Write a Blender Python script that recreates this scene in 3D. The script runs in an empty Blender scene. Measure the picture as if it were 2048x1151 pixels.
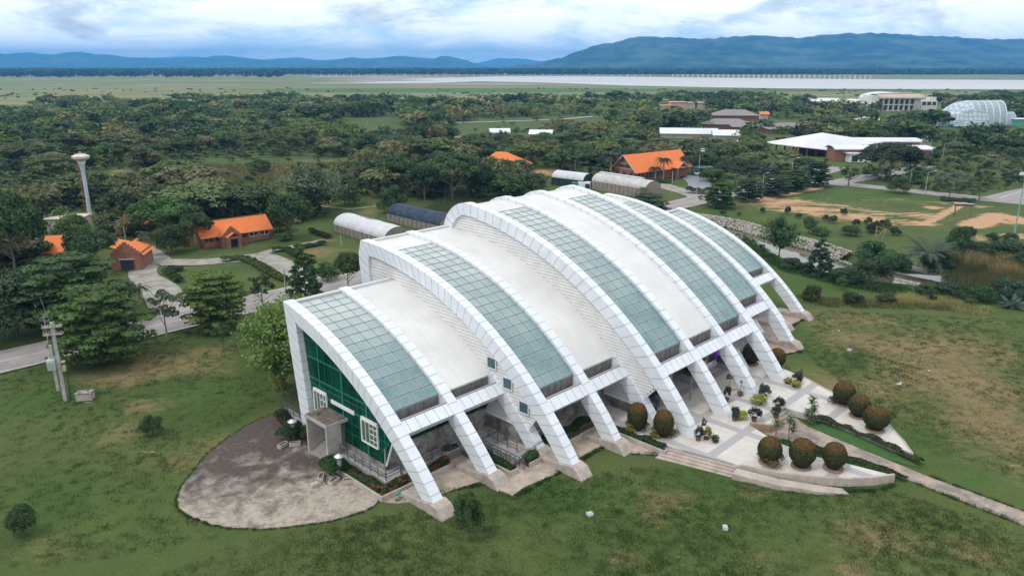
import bpy, bmesh, math, random
import numpy as np
from mathutils import Vector, Matrix

SC = bpy.context.scene
COL = SC.collection
R = math.radians
rnd = random.Random(7)

# ------------------------------------------------------------------ camera
CAM_H = 33.5
PITCH = math.atan((575.5 - 131.4) / 1504.1)
cd = bpy.data.cameras.new('camera')
cd.sensor_width = 36.0
cd.lens = 36.0 * 1504.1 / 2048
cd.clip_start = 0.5
cd.clip_end = 90000
cam = bpy.data.objects.new('camera', cd)
cam.location = (0, 0, CAM_H)
cam.rotation_euler = (math.pi / 2 - PITCH, 0, 0)
COL.objects.link(cam)
SC.camera = cam

# ------------------------------------------------------------------ sky, sun, exposure
SUN_EL, SUN_AZ = R(58), R(-125)          # azimuth measured clockwise from +Y
W = bpy.data.worlds.new('World')
SC.world = W
W.use_nodes = True
nt = W.node_tree
N, LK = nt.nodes, nt.links
for n in list(N): N.remove(n)
out = N.new('ShaderNodeOutputWorld')
bg = N.new('ShaderNodeBackground'); bg.inputs['Strength'].default_value = 0.1
sky = N.new('ShaderNodeTexSky'); sky.sky_type = 'NISHITA'; sky.sun_disc = False
sky.sun_elevation = SUN_EL; sky.sun_rotation = SUN_AZ
sky.air_density = 1.2; sky.dust_density = 1.5
tc = N.new('ShaderNodeTexCoord')
sep = N.new('ShaderNodeSeparateXYZ'); LK.new(tc.outputs['Generated'], sep.inputs[0])
def mth(op, a, b=None, clamp=False, tree=None):
    t = (tree or nt)
    n = t.nodes.new('ShaderNodeMath'); n.operation = op; n.use_clamp = clamp
    for i, v in enumerate((a, b)):
        if v is None: continue
        if isinstance(v, (int, float)): n.inputs[i].default_value = v
        else: t.links.new(v, n.inputs[i])
    return n.outputs[0]
cmb = N.new('ShaderNodeMapping'); cmb.inputs['Scale'].default_value = (1.0, 1.0, 3.6)
LK.new(tc.outputs['Generated'], cmb.inputs[0])
def wnoise(scale, detail, rough, seed, dist=0.0):
    mp = N.new('ShaderNodeMapping'); mp.inputs['Location'].default_value = (seed, seed * 1.7, seed * .3)
    LK.new(cmb.outputs[0], mp.inputs[0])
    n = N.new('ShaderNodeTexNoise'); n.inputs['Scale'].default_value = scale
    n.inputs['Detail'].default_value = detail; n.inputs['Roughness'].default_value = rough
    n.inputs['Distortion'].default_value = dist
    LK.new(mp.outputs[0], n.inputs['Vector'])
    return n.outputs['Fac']
def ramp(tree, fac, stops):
    r = tree.nodes.new('ShaderNodeValToRGB')
    el = r.color_ramp.elements
    while len(el) < len(stops): el.new(0.5)
    for e, (p, c) in zip(el, stops):
        e.position = p; e.color = (c, c, c, 1) if isinstance(c, (int, float)) else (*c, 1)
    tree.links.new(fac, r.inputs[0])
    return r.outputs[0]
cover = ramp(nt, wnoise(4.0, 9, .56, 3.1, .3), [(0.28, 0.0), (0.42, 1.0)])
shade = ramp(nt, wnoise(7.0, 12, .66, 12.9, .5),
             [(0.36, (7.0, 8.5, 9.4)), (0.43, (9.0, 10.0, 10.6)), (0.485, (10.9, 11.2, 11.5)), (0.56, (13.0, 12.9, 12.8))])
mx = N.new('ShaderNodeMix'); mx.data_type = 'RGBA'
LK.new(cover, mx.inputs['Factor']); LK.new(sky.outputs[0], mx.inputs['A']); LK.new(shade, mx.inputs['B'])
mh = N.new('ShaderNodeMix'); mh.data_type = 'RGBA'; mh.blend_type = 'MULTIPLY'; mh.inputs['Factor'].default_value = 1.0
mh2 = N.new('ShaderNodeMath'); mh2.operation = 'MULTIPLY'; mh2.inputs[1].default_value = 2.1
hzr = ramp(nt, sep.outputs['Z'], [(0.0, 1.0), (0.05, .68), (0.16, 0.56)]); LK.new(hzr, mh2.inputs[0])
LK.new(mx.outputs['Result'], mh.inputs['A']); LK.new(mh2.outputs[0], mh.inputs['B'])
LK.new(mh.outputs['Result'], bg.inputs['Color'])
LK.new(bg.outputs[0], out.inputs['Surface'])

sd = bpy.data.lights.new('sun', 'SUN'); sd.energy = 1.5; sd.angle = R(10); sd.color = (1, .96, .9)
so = bpy.data.objects.new('sun', sd)
sdir = Vector((math.sin(SUN_AZ) * math.cos(SUN_EL), math.cos(SUN_AZ) * math.cos(SUN_EL), math.sin(SUN_EL)))
so.rotation_euler = sdir.to_track_quat('Z', 'Y').to_euler()
so.location = (0, 0, 200)
COL.objects.link(so)
vs = SC.view_settings
vs.view_transform = 'Standard'; vs.look = 'None'; vs.exposure = 0.02; vs.gamma = 1.0; vs.use_curve_mapping = False

HAZE = 1.2e-4
# ------------------------------------------------------------------ frames
def gp(px, py, z=0.0):
    """a pixel of the photograph -> the point of the level z it shows"""
    X = (px - 1024) / 1504.1; Y = (575.5 - py) / 1504.1
    dy = math.cos(PITCH) + Y * math.sin(PITCH); dz = -math.sin(PITCH) + Y * math.cos(PITCH)
    t = (z - CAM_H) / dz
    return Vector((X * t, dy * t, z))
BX, BY, TH = -6.09, 52.04, R(45.71)
ca, sa = math.cos(TH), math.sin(TH)
def LW(s, w, z=0.0):
    """museum frame: s along the row of ribs, w out towards the front lawn"""
    return Vector((BX + ca * s + sa * w, BY + sa * s - ca * w, z))
def toL(v):
    dx, dy = v[0] - BX, v[1] - BY
    return (ca * dx + sa * dy, sa * dx - ca * dy)

# ------------------------------------------------------------------ objects
def tag(o, label=None, cat=None, group=None, kind=None):
    if label: o['label'] = label
    if cat: o['category'] = cat
    if group: o['group'] = group
    if kind: o['kind'] = kind
    return o
def empty(name, loc=(0, 0, 0), rz=0.0, parent=None):
    o = bpy.data.objects.new(name, None); o.location = loc; o.rotation_euler = (0, 0, rz)
    o.empty_display_size = .5
    if parent: o.parent = parent
    COL.objects.link(o); return o
def thing(name, label, cat, loc=(0, 0, 0), rz=0.0, group=None):
    return tag(empty(name, loc, rz), label, cat, group)
def kids(o): return [c for c in o.children]
def dup(root, loc=None, rz=None, scale=None, label=None, group=None):
    r = root.copy(); COL.objects.link(r)
    if loc is not None: r.location = loc
    if rz is not None: r.rotation_euler = (0, 0, rz)
    if scale is not None: r.scale = scale if hasattr(scale, '__len__') else (scale,) * 3
    if label: r['label'] = label
    if group: r['group'] = group
    for ch in list(root.children):
        c = ch.copy(); COL.objects.link(c); c.parent = r
        for g in list(ch.children):
            d = g.copy(); COL.objects.link(d); d.parent = c
    return r

class MB:
    """collects shapes; build() links them as ONE mesh object"""
    def __init__(self): self.v = []; self.f = []; self.uv = []; self.m = []; self.cm = 0
    def face(self, pts, uv=None):
        b = len(self.v); self.v += [tuple(p) for p in pts]
        self.f.append(tuple(range(b, b + len(pts)))); self.uv.append(uv); self.m.append(self.cm); return self
    def add(self, vs_, fs, uvs=None):
        b = len(self.v); self.v += [tuple(p) for p in vs_]
        for i, f in enumerate(fs):
            self.f.append(tuple(b + k for k in f)); self.uv.append(uvs[i] if uvs else None); self.m.append(self.cm)
        return self
    def box(self, x0, x1, y0, y1, z0, z1, M=None):
        vs_ = [Vector(p) for p in ((x0, y0, z0), (x1, y0, z0), (x1, y1, z0), (x0, y1, z0), (x0, y0, z1), (x1, y0, z1), (x1, y1, z1), (x0, y1, z1))]
        if M: vs_ = [M @ p for p in vs_]
        return self.add(vs_, [(0, 3, 2, 1), (4, 5, 6, 7), (0, 1, 5, 4), (1, 2, 6, 5), (2, 3, 7, 6), (3, 0, 4, 7)])
    def bar(self, a, b, w, h=None):
        a, b = Vector(a), Vector(b); h = h or w
        d = (b - a); L_ = d.length
        if L_ < 1e-6: return self
        q = d.to_track_quat('X', 'Z').to_matrix().to_4x4(); q.translation = a
        return self.box(0, L_, -w / 2, w / 2, -h / 2, h / 2, q)
    def prism(self, poly, z0, z1):
        n = len(poly)
        ar = sum(poly[i][0] * poly[(i + 1) % n][1] - poly[(i + 1) % n][0] * poly[i][1] for i in range(n))
        if ar < 0: poly = poly[::-1]
        vs_ = [(p[0], p[1], z0) for p in poly] + [(p[0], p[1], z1) for p in poly]
        fs = [tuple(range(n))[::-1], tuple(range(n, 2 * n))] + [(i, (i + 1) % n, n + (i + 1) % n, n + i) for i in range(n)]
        return self.add(vs_, fs)
    def tube(self, pts, rad, n=8, cap=True):
        pts = [Vector(p) for p in pts]; m = len(pts)
        if not hasattr(rad, '__len__'): rad = [rad] * m
        vs_ = []
        for i, p in enumerate(pts):
            d = (pts[min(i + 1, m - 1)] - pts[max(i - 1, 0)]).normalized()
            u = d.cross(Vector((.31, .9, .17))).normalized(); v = d.cross(u)
            for k in range(n):
                t = 2 * math.pi * k / n
                vs_.append(p + (u * math.cos(t) + v * math.sin(t)) * rad[i])
        fs = [(i * n + k, i * n + (k + 1) % n, (i + 1) * n + (k + 1) % n, (i + 1) * n + k) for i in range(m - 1) for k in range(n)]
        if cap: fs += [tuple(range(n))[::-1], tuple(range((m - 1) * n, m * n))]
        return self.add(vs_, fs)
    def lathe(self, prof, c=(0, 0, 0), n=20):
        c = Vector(c); vs_ = []
        for r, z in prof:
            for k in range(n):
                t = 2 * math.pi * k / n; vs_.append(c + Vector((r * math.cos(t), r * math.sin(t), z)))
        m = len(prof)
        fs = [(i * n + k, i * n + (k + 1) % n, (i + 1) * n + (k + 1) % n, (i + 1) * n + k) for i in range(m - 1) for k in range(n)]
        fs += [tuple(range(n))[::-1], tuple(range((m - 1) * n, m * n))]
        return self.add(vs_, fs)
    def build(self, name, mat, parent=None, smooth=False, bevel=0.0):
        me = bpy.data.meshes.new(name)
        me.from_pydata(self.v, [], self.f)
        if any(u is not None for u in self.uv):
            ul = me.uv_layers.new(name='UVMap')
            k = 0
            for f, u in zip(self.f, self.uv):
                for j in range(len(f)):
                    ul.data[k].uv = u[j] if u else (0, 0); k += 1
        for mm in (mat if isinstance(mat, (list, tuple)) else [mat]): me.materials.append(mm)
        if any(self.m): me.polygons.foreach_set('material_index', self.m)
        if smooth: me.polygons.foreach_set('use_smooth', [True] * len(self.f))
        me.update()
        o = bpy.data.objects.new(name, me)
        if parent: o.parent = parent
        COL.objects.link(o)
        if bevel:
            b = o.modifiers.new('bevel', 'BEVEL'); b.width = bevel; b.segments = 2; b.limit_method = 'ANGLE'
        return o
def npmesh(name, verts, faces, mat, parent=None, col=None):
    """numpy quads -> mesh; col = one colour per face, read by the leaf material as 'leafcol'"""
    me = bpy.data.meshes.new(name)
    nv, nf, k = len(verts), len(faces), faces.shape[1]
    me.vertices.add(nv); me.vertices.foreach_set('co', verts.astype(np.float32).ravel())
    me.loops.add(nf * k); me.loops.foreach_set('vertex_index', faces.astype(np.int32).ravel())
    me.polygons.add(nf); me.polygons.foreach_set('loop_start', (np.arange(nf) * k).astype(np.int32))
    if col is not None:
        at = me.attributes.new('leafcol', 'FLOAT_COLOR', 'FACE')
        at.data.foreach_set('color', np.c_[col, np.ones(nf)].astype(np.float32).ravel())
    me.materials.append(mat); me.update(calc_edges=True)
    if parent is False: return me
    o = bpy.data.objects.new(name, me)
    if parent: o.parent = parent
    COL.objects.link(o); return o

# ------------------------------------------------------------------ materials
class NT:
    def __init__(self, name):
        self.mat = bpy.data.materials.new(name); self.mat.use_nodes = True
        self.t = self.mat.node_tree; self.t.nodes.clear()
        self.out = self.t.nodes.new('ShaderNodeOutputMaterial')
        self.b = self.t.nodes.new('ShaderNodeBsdfPrincipled')
        self.t.links.new(self.b.outputs[0], self.out.inputs[0])
        self.tc = self.t.nodes.new('ShaderNodeTexCoord'); self.pos = self.t.nodes.new('ShaderNodeNewGeometry').outputs['Position']
    def n(self, k, **kw):
        x = self.t.nodes.new(k)
        for a_, v in kw.items(): setattr(x, a_, v)
        return x
    def l(self, a_, b_): self.t.links.new(a_, b_)
    def map(self, vec, scale=(1, 1, 1), loc=(0, 0, 0), rot=(0, 0, 0)):
        m = self.n('ShaderNodeMapping'); m.inputs['Scale'].default_value = scale; m.inputs['Location'].default_value = loc
        m.inputs['Rotation'].default_value = rot; self.l(vec, m.inputs[0]); return m.outputs[0]
    def noise(self, vec, scale, detail=4, rough=.55, dist=0):
        m = self.n('ShaderNodeTexNoise'); m.inputs['Scale'].default_value = scale; m.inputs['Detail'].default_value = detail
        m.inputs['Roughness'].default_value = rough; m.inputs['Distortion'].default_value = dist
        self.l(vec, m.inputs['Vector']); return m.outputs['Fac']
    def ramp(self, fac, stops): return ramp(self.t, fac, stops)
    def math(self, op, a_, b_=None, clamp=False): return mth(op, a_, b_, clamp, self.t)
    def mix(self, fac, a_, b_, mode='MIX'):
        m = self.n('ShaderNodeMix', data_type='RGBA', blend_type=mode)
        for s, v in ((m.inputs['Factor'], fac), (m.inputs['A'], a_), (m.inputs['B'], b_)):
            if isinstance(v, (int, float)) and s.type == 'VALUE': s.default_value = v
            elif isinstance(v, (tuple, list)): s.default_value = (*v, 1)
            elif isinstance(v, (int, float)): s.default_value = (v, v, v, 1)
            else: self.l(v, s)
        return m.outputs['Result']
    def attr(self, name): return self.n('ShaderNodeAttribute', attribute_name=name)
    def bump(self, h, strength=.3, dist=.05):
        b_ = self.n('ShaderNodeBump'); b_.inputs['Strength'].default_value = strength; b_.inputs['Distance'].default_value = dist
        self.l(h, b_.inputs['Height']); self.l(b_.outputs[0], self.b.inputs['Normal'])
    def set(self, col=None, rough=.8, metal=0, spec=.5):
        if col is not None:
            if isinstance(col, (tuple, list)): self.b.inputs['Base Color'].default_value = (*col, 1)
            else: self.l(col, self.b.inputs['Base Color'])
        if isinstance(rough, (int, float)): self.b.inputs['Roughness'].default_value = rough
        else: self.l(rough, self.b.inputs['Roughness'])
        self.b.inputs['Metallic'].default_value = metal
        self.b.inputs['Specular IOR Level'].default_value = spec
        return self.mat

def basic(name, c1, c2, scale=2.0, rough=.8, metal=0, bump=0, contrast=(.35, .65), fine=0.0, space='Object', spec=.4):
    m = NT(name); v = m.tc.outputs[space] if space != 'World' else m.pos
    f = m.noise(v, scale, 6, .6, .2)
    c = m.mix(m.ramp(f, [(contrast[0], 0.0), (contrast[1], 1.0)]), c1, c2)
    if fine:
        g = m.noise(v, scale * 9, 4, .7)
        c = m.mix(fine, c, m.mix(g, (.35,) * 3, (1.5,) * 3), 'MULTIPLY')
    if bump: m.bump(m.noise(v, scale * 6, 5, .6), bump, .03)
    return m.set(c, rough, metal, spec)

def brickmat(name, c1, c2, mortar, bw=.5, bh=.16):
    m = NT(name)
    b_ = m.n('ShaderNodeTexBrick'); b_.inputs['Color1'].default_value = (*c1, 1); b_.inputs['Color2'].default_value = (*c2, 1)
    b_.inputs['Mortar'].default_value = (*mortar, 1); b_.inputs['Scale'].default_value = 1; b_.inputs['Mortar Size'].default_value = .012
    b_.inputs['Brick Width'].default_value = bw; b_.inputs['Row Height'].default_value = bh
    sp_ = m.n('ShaderNodeSeparateXYZ'); m.l(m.tc.outputs['Object'], sp_.inputs[0])
    cb = m.n('ShaderNodeCombineXYZ'); m.l(m.math('ADD', sp_.outputs[0], sp_.outputs[1]), cb.inputs[0]); m.l(sp_.outputs[2], cb.inputs[1])
    m.l(cb.outputs[0], b_.inputs['Vector'])
    f = m.noise(m.tc.outputs['Object'], 1.3, 5, .6)
    return m.set(m.mix(m.ramp(f, [(.35, .0), (.7, .6)]), b_.outputs[0], (c1[0] * .45, c1[1] * .5, c1[2] * .6)), .9)

def tilemat(name, c1, c2, pitch=.3, seam=.8):
    """roof tiles: courses across the slope, made with a wave and noise"""
    m = NT(name); v = m.tc.outputs['Object']
    w_ = m.n('ShaderNodeTexWave'); w_.wave_type = 'BANDS'; w_.bands_direction = 'Z'; w_.inputs['Scale'].default_value = 1 / pitch * .5
    w_.inputs['Distortion'].default_value = .3; m.l(v, w_.inputs['Vector'])
    f = m.noise(v, 1.4, 6, .65)
    c = m.mix(m.ramp(f, [(.3, 0.), (.7, 1.)]), c1, c2)
    c = m.mix(m.math('MULTIPLY', w_.outputs['Fac'], .35), c, tuple(x * .55 for x in c1))
    m.bump(w_.outputs['Fac'], .4, .05)
    return m.set(c, .75)

def leafmat(name, transl=.25):
    m = NT(name)
    a_ = m.attr('leafcol'); oi = m.n('ShaderNodeObjectInfo')
    c = m.mix(1.0, oi.outputs['Color'], a_.outputs['Color'], 'MULTIPLY')
    m.set(c, .6, 0, .25)
    tr = m.n('ShaderNodeBsdfTranslucent'); m.l(m.mix(1.0, c, (1.25, 1.2, .6), 'MULTIPLY'), tr.inputs['Color'])
    ms = m.n('ShaderNodeMixShader'); ms.inputs[0].default_value = transl
    m.l(m.b.outputs[0], ms.inputs[1]); m.l(tr.outputs[0], ms.inputs[2]); m.l(ms.outputs[0], m.out.inputs[0])
    return m.mat
LEAF = leafmat('leaves')
BARK = basic('bark', (.10, .075, .055), (.19, .16, .13), 3, .95, bump=.5)
BARKP = basic('pale_bark', (.20, .18, .15), (.32, .30, .26), 3, .95, bump=.3)
CONC = basic('concrete', (.36, .33, .29), (.24, .22, .20), .9, .9, fine=.35, bump=.2)
CONCD = basic('stained_concrete', (.30, .28, .25), (.10, .09, .08), .8, .9, fine=.5, bump=.2, contrast=(.38, .62))
CREAM = basic('cream_concrete', (.47, .41, .35), (.33, .28, .24), 1.2, .9, fine=.3, bump=.15)
WHITE = basic('white_paint', (.74, .75, .76), (.62, .63, .64), .6, .5)
STEEL = basic('grey_steel', (.16, .17, .19), (.10, .11, .12), 2, .45, metal=.3)
POLE = basic('concrete_pole', (.42, .41, .38), (.30, .29, .27), 1.5, .85)
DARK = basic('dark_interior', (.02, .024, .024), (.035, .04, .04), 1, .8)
SOIL = basic('soil', (.11, .07, .045), (.07, .045, .03), 3, .95, bump=.4)
# ------------------------------------------------------------------ ground
def axis(lo, hi, step, far_lo, far_hi, g=1.16):
    a_ = list(np.arange(lo, hi + .01, step)); s = step; x = hi
    while x < far_hi: s *= g; x += s; a_.append(x)
    s = step; x = lo; pre = []
    while x > far_lo: s *= g; x -= s; pre.append(x)
    return np.array(pre[::-1] + a_)
gx = axis(-95, 135, 1.0, -42000, 42000); gy = axis(28, 262, 1.0, -1500, 60000)
GX, GY = np.meshgrid(gx, gy)
def seg_dist(X, Y, pts):
    d = np.full(X.shape, 1e9)
    for (a_, b_) in zip(pts[:-1], pts[1:]):
        ax, ay, bx, by = a_[0], a_[1], b_[0], b_[1]
        L2 = (bx - ax) ** 2 + (by - ay) ** 2
        t = np.clip(((X - ax) * (bx - ax) + (Y - ay) * (by - ay)) / L2, 0, 1)
        d = np.minimum(d, np.hypot(X - ax - t * (bx - ax), Y - ay - t * (by - ay)))
    return d
def inpoly(X, Y, poly):
    r = np.zeros(X.shape, bool); n = len(poly)
    for i in range(n):
        x0, y0 = poly[i][0], poly[i][1]; x1, y1 = poly[(i + 1) % n][0], poly[(i + 1) % n][1]
        if y0 == y1: continue
        c = ((y0 > Y) != (y1 > Y)) & (X < (x1 - x0) * (Y - y0) / (y1 - y0) + x0)
        r ^= c
    return r
WL = -0.9
pond_line = [gp(*p, WL) for p in [(1340, 428), (1400, 440), (1470, 461), (1545, 486), (1610, 512), (1680, 537), (1760, 553), (1850, 560), (1990, 566), (2150, 570)]]
pd_ = seg_dist(GX, GY, pond_line)
def sstep(x, a_, b_):
    t = np.clip((x - a_) / (b_ - a_), 0, 1); return t * t * (3 - 2 * t)
Z = -2.0 * (1 - sstep(pd_, 4.0, 6.8))
rg = np.random.default_rng(3)
near = (np.abs(GX) < 140) & (GY > 20) & (GY < 270)
# gentle unevenness of the lawn
zz = 0.05 * np.sin(GX * .31 + 1.3 * np.sin(GY * .17)) * np.cos(GY * .27) - 0.06
Z = Z + np.where(near & (pd_ > 6.8), zz, -.06)
def blobs(lst):
    m = np.zeros(GX.shape)
    for px, py, rx, ry, st in lst:
        c = gp(px, py); e = gp(px + rx, py); sx = abs(e.x - c.x) + .1
        t = gp(px, py - ry); b_ = gp(px, py + ry); sy = abs(t.y - b_.y) / 2 + .1
        m = np.maximum(m, st * np.exp(-((GX - c.x) / sx) ** 2 - ((GY - c.y) / sy) ** 2))
    return m
dry = blobs([(1780, 690, 150, 45, .95), (1900, 760, 170, 80, 1.0), (1980, 850, 140, 90, .95), (1880, 700, 200, 50, .9), (1680, 780, 70, 50, .7), (1700, 640, 110, 22, .8), (1760, 780, 60, 40, .7),
             (1330, 1000, 80, 26, .75), (1300, 1040, 40, 30, .6), (1500, 985, 40, 22, .6), (1750, 1070, 110, 45, .65), (1700, 1140, 40, 25, .9), (1240, 1110, 50, 25, .65),
             (330, 735, 130, 28, .9), (240, 755, 80, 26, .95), (420, 700, 70, 18, .8), (500, 660, 30, 18, 1.), (290, 810, 80, 20, .7), (250, 860, 50, 40, .55),
             (420, 900, 60, 40, .45), (360, 920, 60, 30, .6), (640, 500, 60, 14, .7), (740, 425, 30, 14, .8), (560, 340, 130, 16, .8), (450, 345, 60, 18, .75), (660, 325, 80, 10, .7),
             (90, 1100, 120, 40, .4), (1500, 1110, 60, 30, .5), (1950, 1100, 60, 40, .5), (650, 480, 30, 12, .6), (520, 490, 60, 8, .7)])
soil = .85 * blobs([(200, 355, 50, 10, .8), (150, 395, 25, 12, .6), (260, 340, 30, 8, .7), (1090, 345, 45, 8, 1.), (1050, 352, 25, 6, .9), (1560, 404, 90, 9, 1.0), (1510, 398, 40, 9, 1.), (1620, 418, 90, 8, 1.0), (1700, 432, 90, 9, .95), (1790, 446, 60, 6, .8), (1845, 430, 45, 9, .9), (1870, 415, 30, 6, .8),
              (1880, 405, 40, 4, .65), (1985, 440, 45, 9, .95), (2030, 470, 40, 7, .9), (1955, 475, 30, 6, .8), (1960, 413, 22, 3, .8), (1800, 398, 60, 3, .45), (1890, 388, 40, 2, .8), (1740, 400, 70, 3, .45)])
_A, _B, _C, _D = gp(1505, 402), gp(1640, 375), gp(1925, 397), gp(1850, 447)
_n = np.sin(GX * 1.1 + 2 * np.sin(GY * .5)) * np.sin(GY * .9) * .5
soil = np.maximum(soil, .60 * (1 - sstep(seg_dist(GX, GY, [_A, gp(1690, 436), _D]) + _n * 1.5, 2.2, 5.0)))
soil = np.maximum(soil, .85 * (1 - sstep(seg_dist(GX, GY, [_A, _B]), .8, 2.4)))
soil = np.maximum(soil, .85 * (1 - sstep(seg_dist(GX, GY, [_D, gp(1925, 408), gp(1895, 390)]), .5, 2.0)))
soil = np.maximum(soil, .52 * (1 - sstep(seg_dist(GX, GY, [gp(1560, 392), gp(1760, 425), gp(1870, 430)]), 1.0, 5.0)))
soil = np.maximum(soil, .9 * (1 - sstep(seg_dist(GX, GY, [gp(1945, 450), gp(2000, 430), gp(2060, 445)]), 1.5, 5.0)))
# sparse bright lush grass
lush = blobs([(1500, 960, 160, 40, .8), (1150, 985, 120, 40, .8), (1950, 960, 60, 20, .7), (1840, 900, 30, 25, .7), (330, 800, 60, 30, .5), (60, 800, 80, 40, .7), (460, 780, 70, 30, .7),
              (1650, 700, 40, 20, .5), (740, 470, 60, 20, .6), (480, 570, 80, 20, .5), (1600, 575, 120, 22, .9), (1500, 520, 30, 30, .8), (1880, 770, 50, 25, .7), (700, 440, 50, 20, .7),
              (1440, 430, 60, 14, .6), (1720, 390, 160, 10, .8), (100, 1000, 90, 60, .7), (1100, 380, 80, 12, .5), (1690, 340, 50, 12, .8), (1850, 500, 300, 30, .4)])
dist = np.hypot(GX, GY)
plain = sstep(dist + 40 * np.sin(GX / 90.), 640, 800)
nv = GX.size
verts = np.c_[GX.ravel(), GY.ravel(), Z.ravel()]
H_, W_ = GX.shape
idx = np.arange(nv).reshape(H_, W_)
faces = np.c_[idx[:-1, :-1].ravel(), idx[:-1, 1:].ravel(), idx[1:, 1:].ravel(), idx[1:, :-1].ravel()]
g = NT('ground')
P = g.pos
zo = g.attr('zones'); zs = g.n('ShaderNodeSeparateColor'); g.l(zo.outputs['Color'], zs.inputs[0])
pl = g.attr('plain').outputs['Fac']
nA = g.noise(P, .10, 7, .62, .4); nB = g.noise(P, .9, 6, .65); nC = g.noise(P, 5.0, 4, .75); nD = g.noise(g.map(P, loc=(50, 20, 0)), .035, 6, .6, .5)
nE = g.noise(g.map(P, (.35, 1, 1), (3, 9, 1), (0, 0, .5)), 2.2, 6, .72)
green = g.mix(g.ramp(nA, [(.32, 0.), (.66, 1.)]), (.040, .070, .017), (.080, .110, .030))
green = g.mix(g.ramp(nD, [(.42, 0.), (.66, .6)]), green, (.090, .104, .036))
green = g.mix(g.math('MULTIPLY', zs.outputs[2], g.ramp(nB, [(.3, .35), (.7, 1.)])), green, (.034, .092, .016))
brown = g.mix(nB, (.150, .108, .052), (.270, .190, .100))
dmask = g.math('MULTIPLY', zs.outputs[0], 1.0)
dm = g.ramp(g.math('ADD', dmask, g.math('MULTIPLY', g.math('ADD', g.math('SUBTRACT', nA, .5), g.math('SUBTRACT', nE, .5)), 1.3)), [(.30, 0.), (.92, .85)])
c = g.mix(dm, green, brown)
# loose straw-coloured flecks everywhere
fl = g.ramp(g.math('ADD', g.math('MULTIPLY', nC, .55), g.math('MULTIPLY', nE, .45)), [(.56, 0.), (.72, .42)])
c = g.mix(fl, c, (.20, .17, .08))
sm = g.ramp(g.math('ADD', zs.outputs[1], g.math('MULTIPLY', g.math('SUBTRACT', g.noise(g.map(P, (.22, 1, 1), rot=(0, 0, .15)), .75, 8, .74), .5), 3.0)), [(.46, 0.), (.60, 1.)])
c = g.mix(sm, c, g.mix(nB, (.36, .20, .105), (.50, .33, .20)))
c = g.mix(1.0, c, g.mix(nC, (.55,) * 3, (1.45,) * 3), 'MULTIPLY')
# the far plain: long strips of fields
st = g.noise(g.map(P, (.0007, .0050, 1), rot=(0, 0, .03)), 1.0, 6, .62, .4)
fld = g.n('ShaderNodeValToRGB'); el = fld.color_ramp.elements
cols = [(.36, (.065, .125, .035)), (.43, (.13, .165, .055)), (.48, (.24, .20, .10)), (.52, (.08, .16, .04)), (.57, (.29, .21, .14)), (.62, (.12, .16, .06))]
while len(el) < len(cols): el.new(.5)
for e, (p, cc) in zip(el, cols): e.position = p; e.color = (*cc, 1)
g.l(st, fld.inputs[0])
fc = g.mix(g.ramp(g.noise(g.map(P, (.01, .05, 1)), 1., 5, .7), [(.45, 0.), (.8, .4)]), fld.outputs[0], (.09, .13, .05))
c = g.mix(pl, c, fc)
hb = g.math('ADD', g.math('MULTIPLY', nC, .6), nE)
g.bump(hb, .55, .12)
g.set(c, .95, 0, .15)
gm = npmesh('ground', verts, faces, g.mat, parent=False)
za = gm.attributes.new('zones', 'FLOAT_COLOR', 'POINT'); za.data.foreach_set('color', np.c_[dry.ravel(), soil.ravel(), lush.ravel(), np.ones(nv)].astype(np.float32).ravel())
pa = gm.attributes.new('plain', 'FLOAT', 'POINT'); pa.data.foreach_set('value', plain.astype(np.float32).ravel())
go = bpy.data.objects.new('ground', gm); COL.objects.link(go); tag(go, kind='structure')

def sheet(name, poly, z, mat, kind='structure', thick=None):
    m = MB()
    if thick: m.prism([(p[0], p[1]) for p in poly], z - thick, z)
    else: m.face([(p[0], p[1], z) for p in poly])
    bm = bmesh.new(); o = m.build(name, mat)
    bm.from_mesh(o.data); bmesh.ops.triangulate(bm, faces=[f for f in bm.faces if len(f.verts) > 4]); bm.to_mesh(o.data); bm.free()
    return tag(o, kind=kind)
def ribbon(name, line, half, z, mat, zf=None):
    m = MB(); L_, Rr = [], []
    for i, p in enumerate(line):
        a_ = Vector(line[max(0, i - 1)][:2]); b_ = Vector(line[min(len(line) - 1, i + 1)][:2]); d = (b_ - a_).normalized(); nrm = Vector((-d.y, d.x))
        h = half[i] if hasattr(half, '__len__') else half
        q = Vector(p[:2]); L_.append(q + nrm * h); Rr.append(q - nrm * h)
    for i in range(len(line) - 1):
        m.face([(*Rr[i], z), (*Rr[i + 1], z), (*L_[i + 1], z), (*L_[i], z)])
    return tag(m.build(name, mat), kind='structure')
def smooth_line(pts, n=6):
    pts = [Vector(p[:2]) for p in pts]; out_ = []
    P_ = [pts[0] * 2 - pts[1]] + pts + [pts[-1] * 2 - pts[-2]]
    for i in range(1, len(P_) - 2):
        for k in range(n):
            t = k / n; a_, b_, c_, d_ = P_[i - 1], P_[i], P_[i + 1], P_[i + 2]
            out_.append(.5 * ((2 * b_) + (c_ - a_) * t + (2 * a_ - 5 * b_ + 4 * c_ - d_) * t * t + (3 * b_ - a_ - 3 * c_ + d_) * t ** 3))
    out_.append(pts[-1]); return out_

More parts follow.
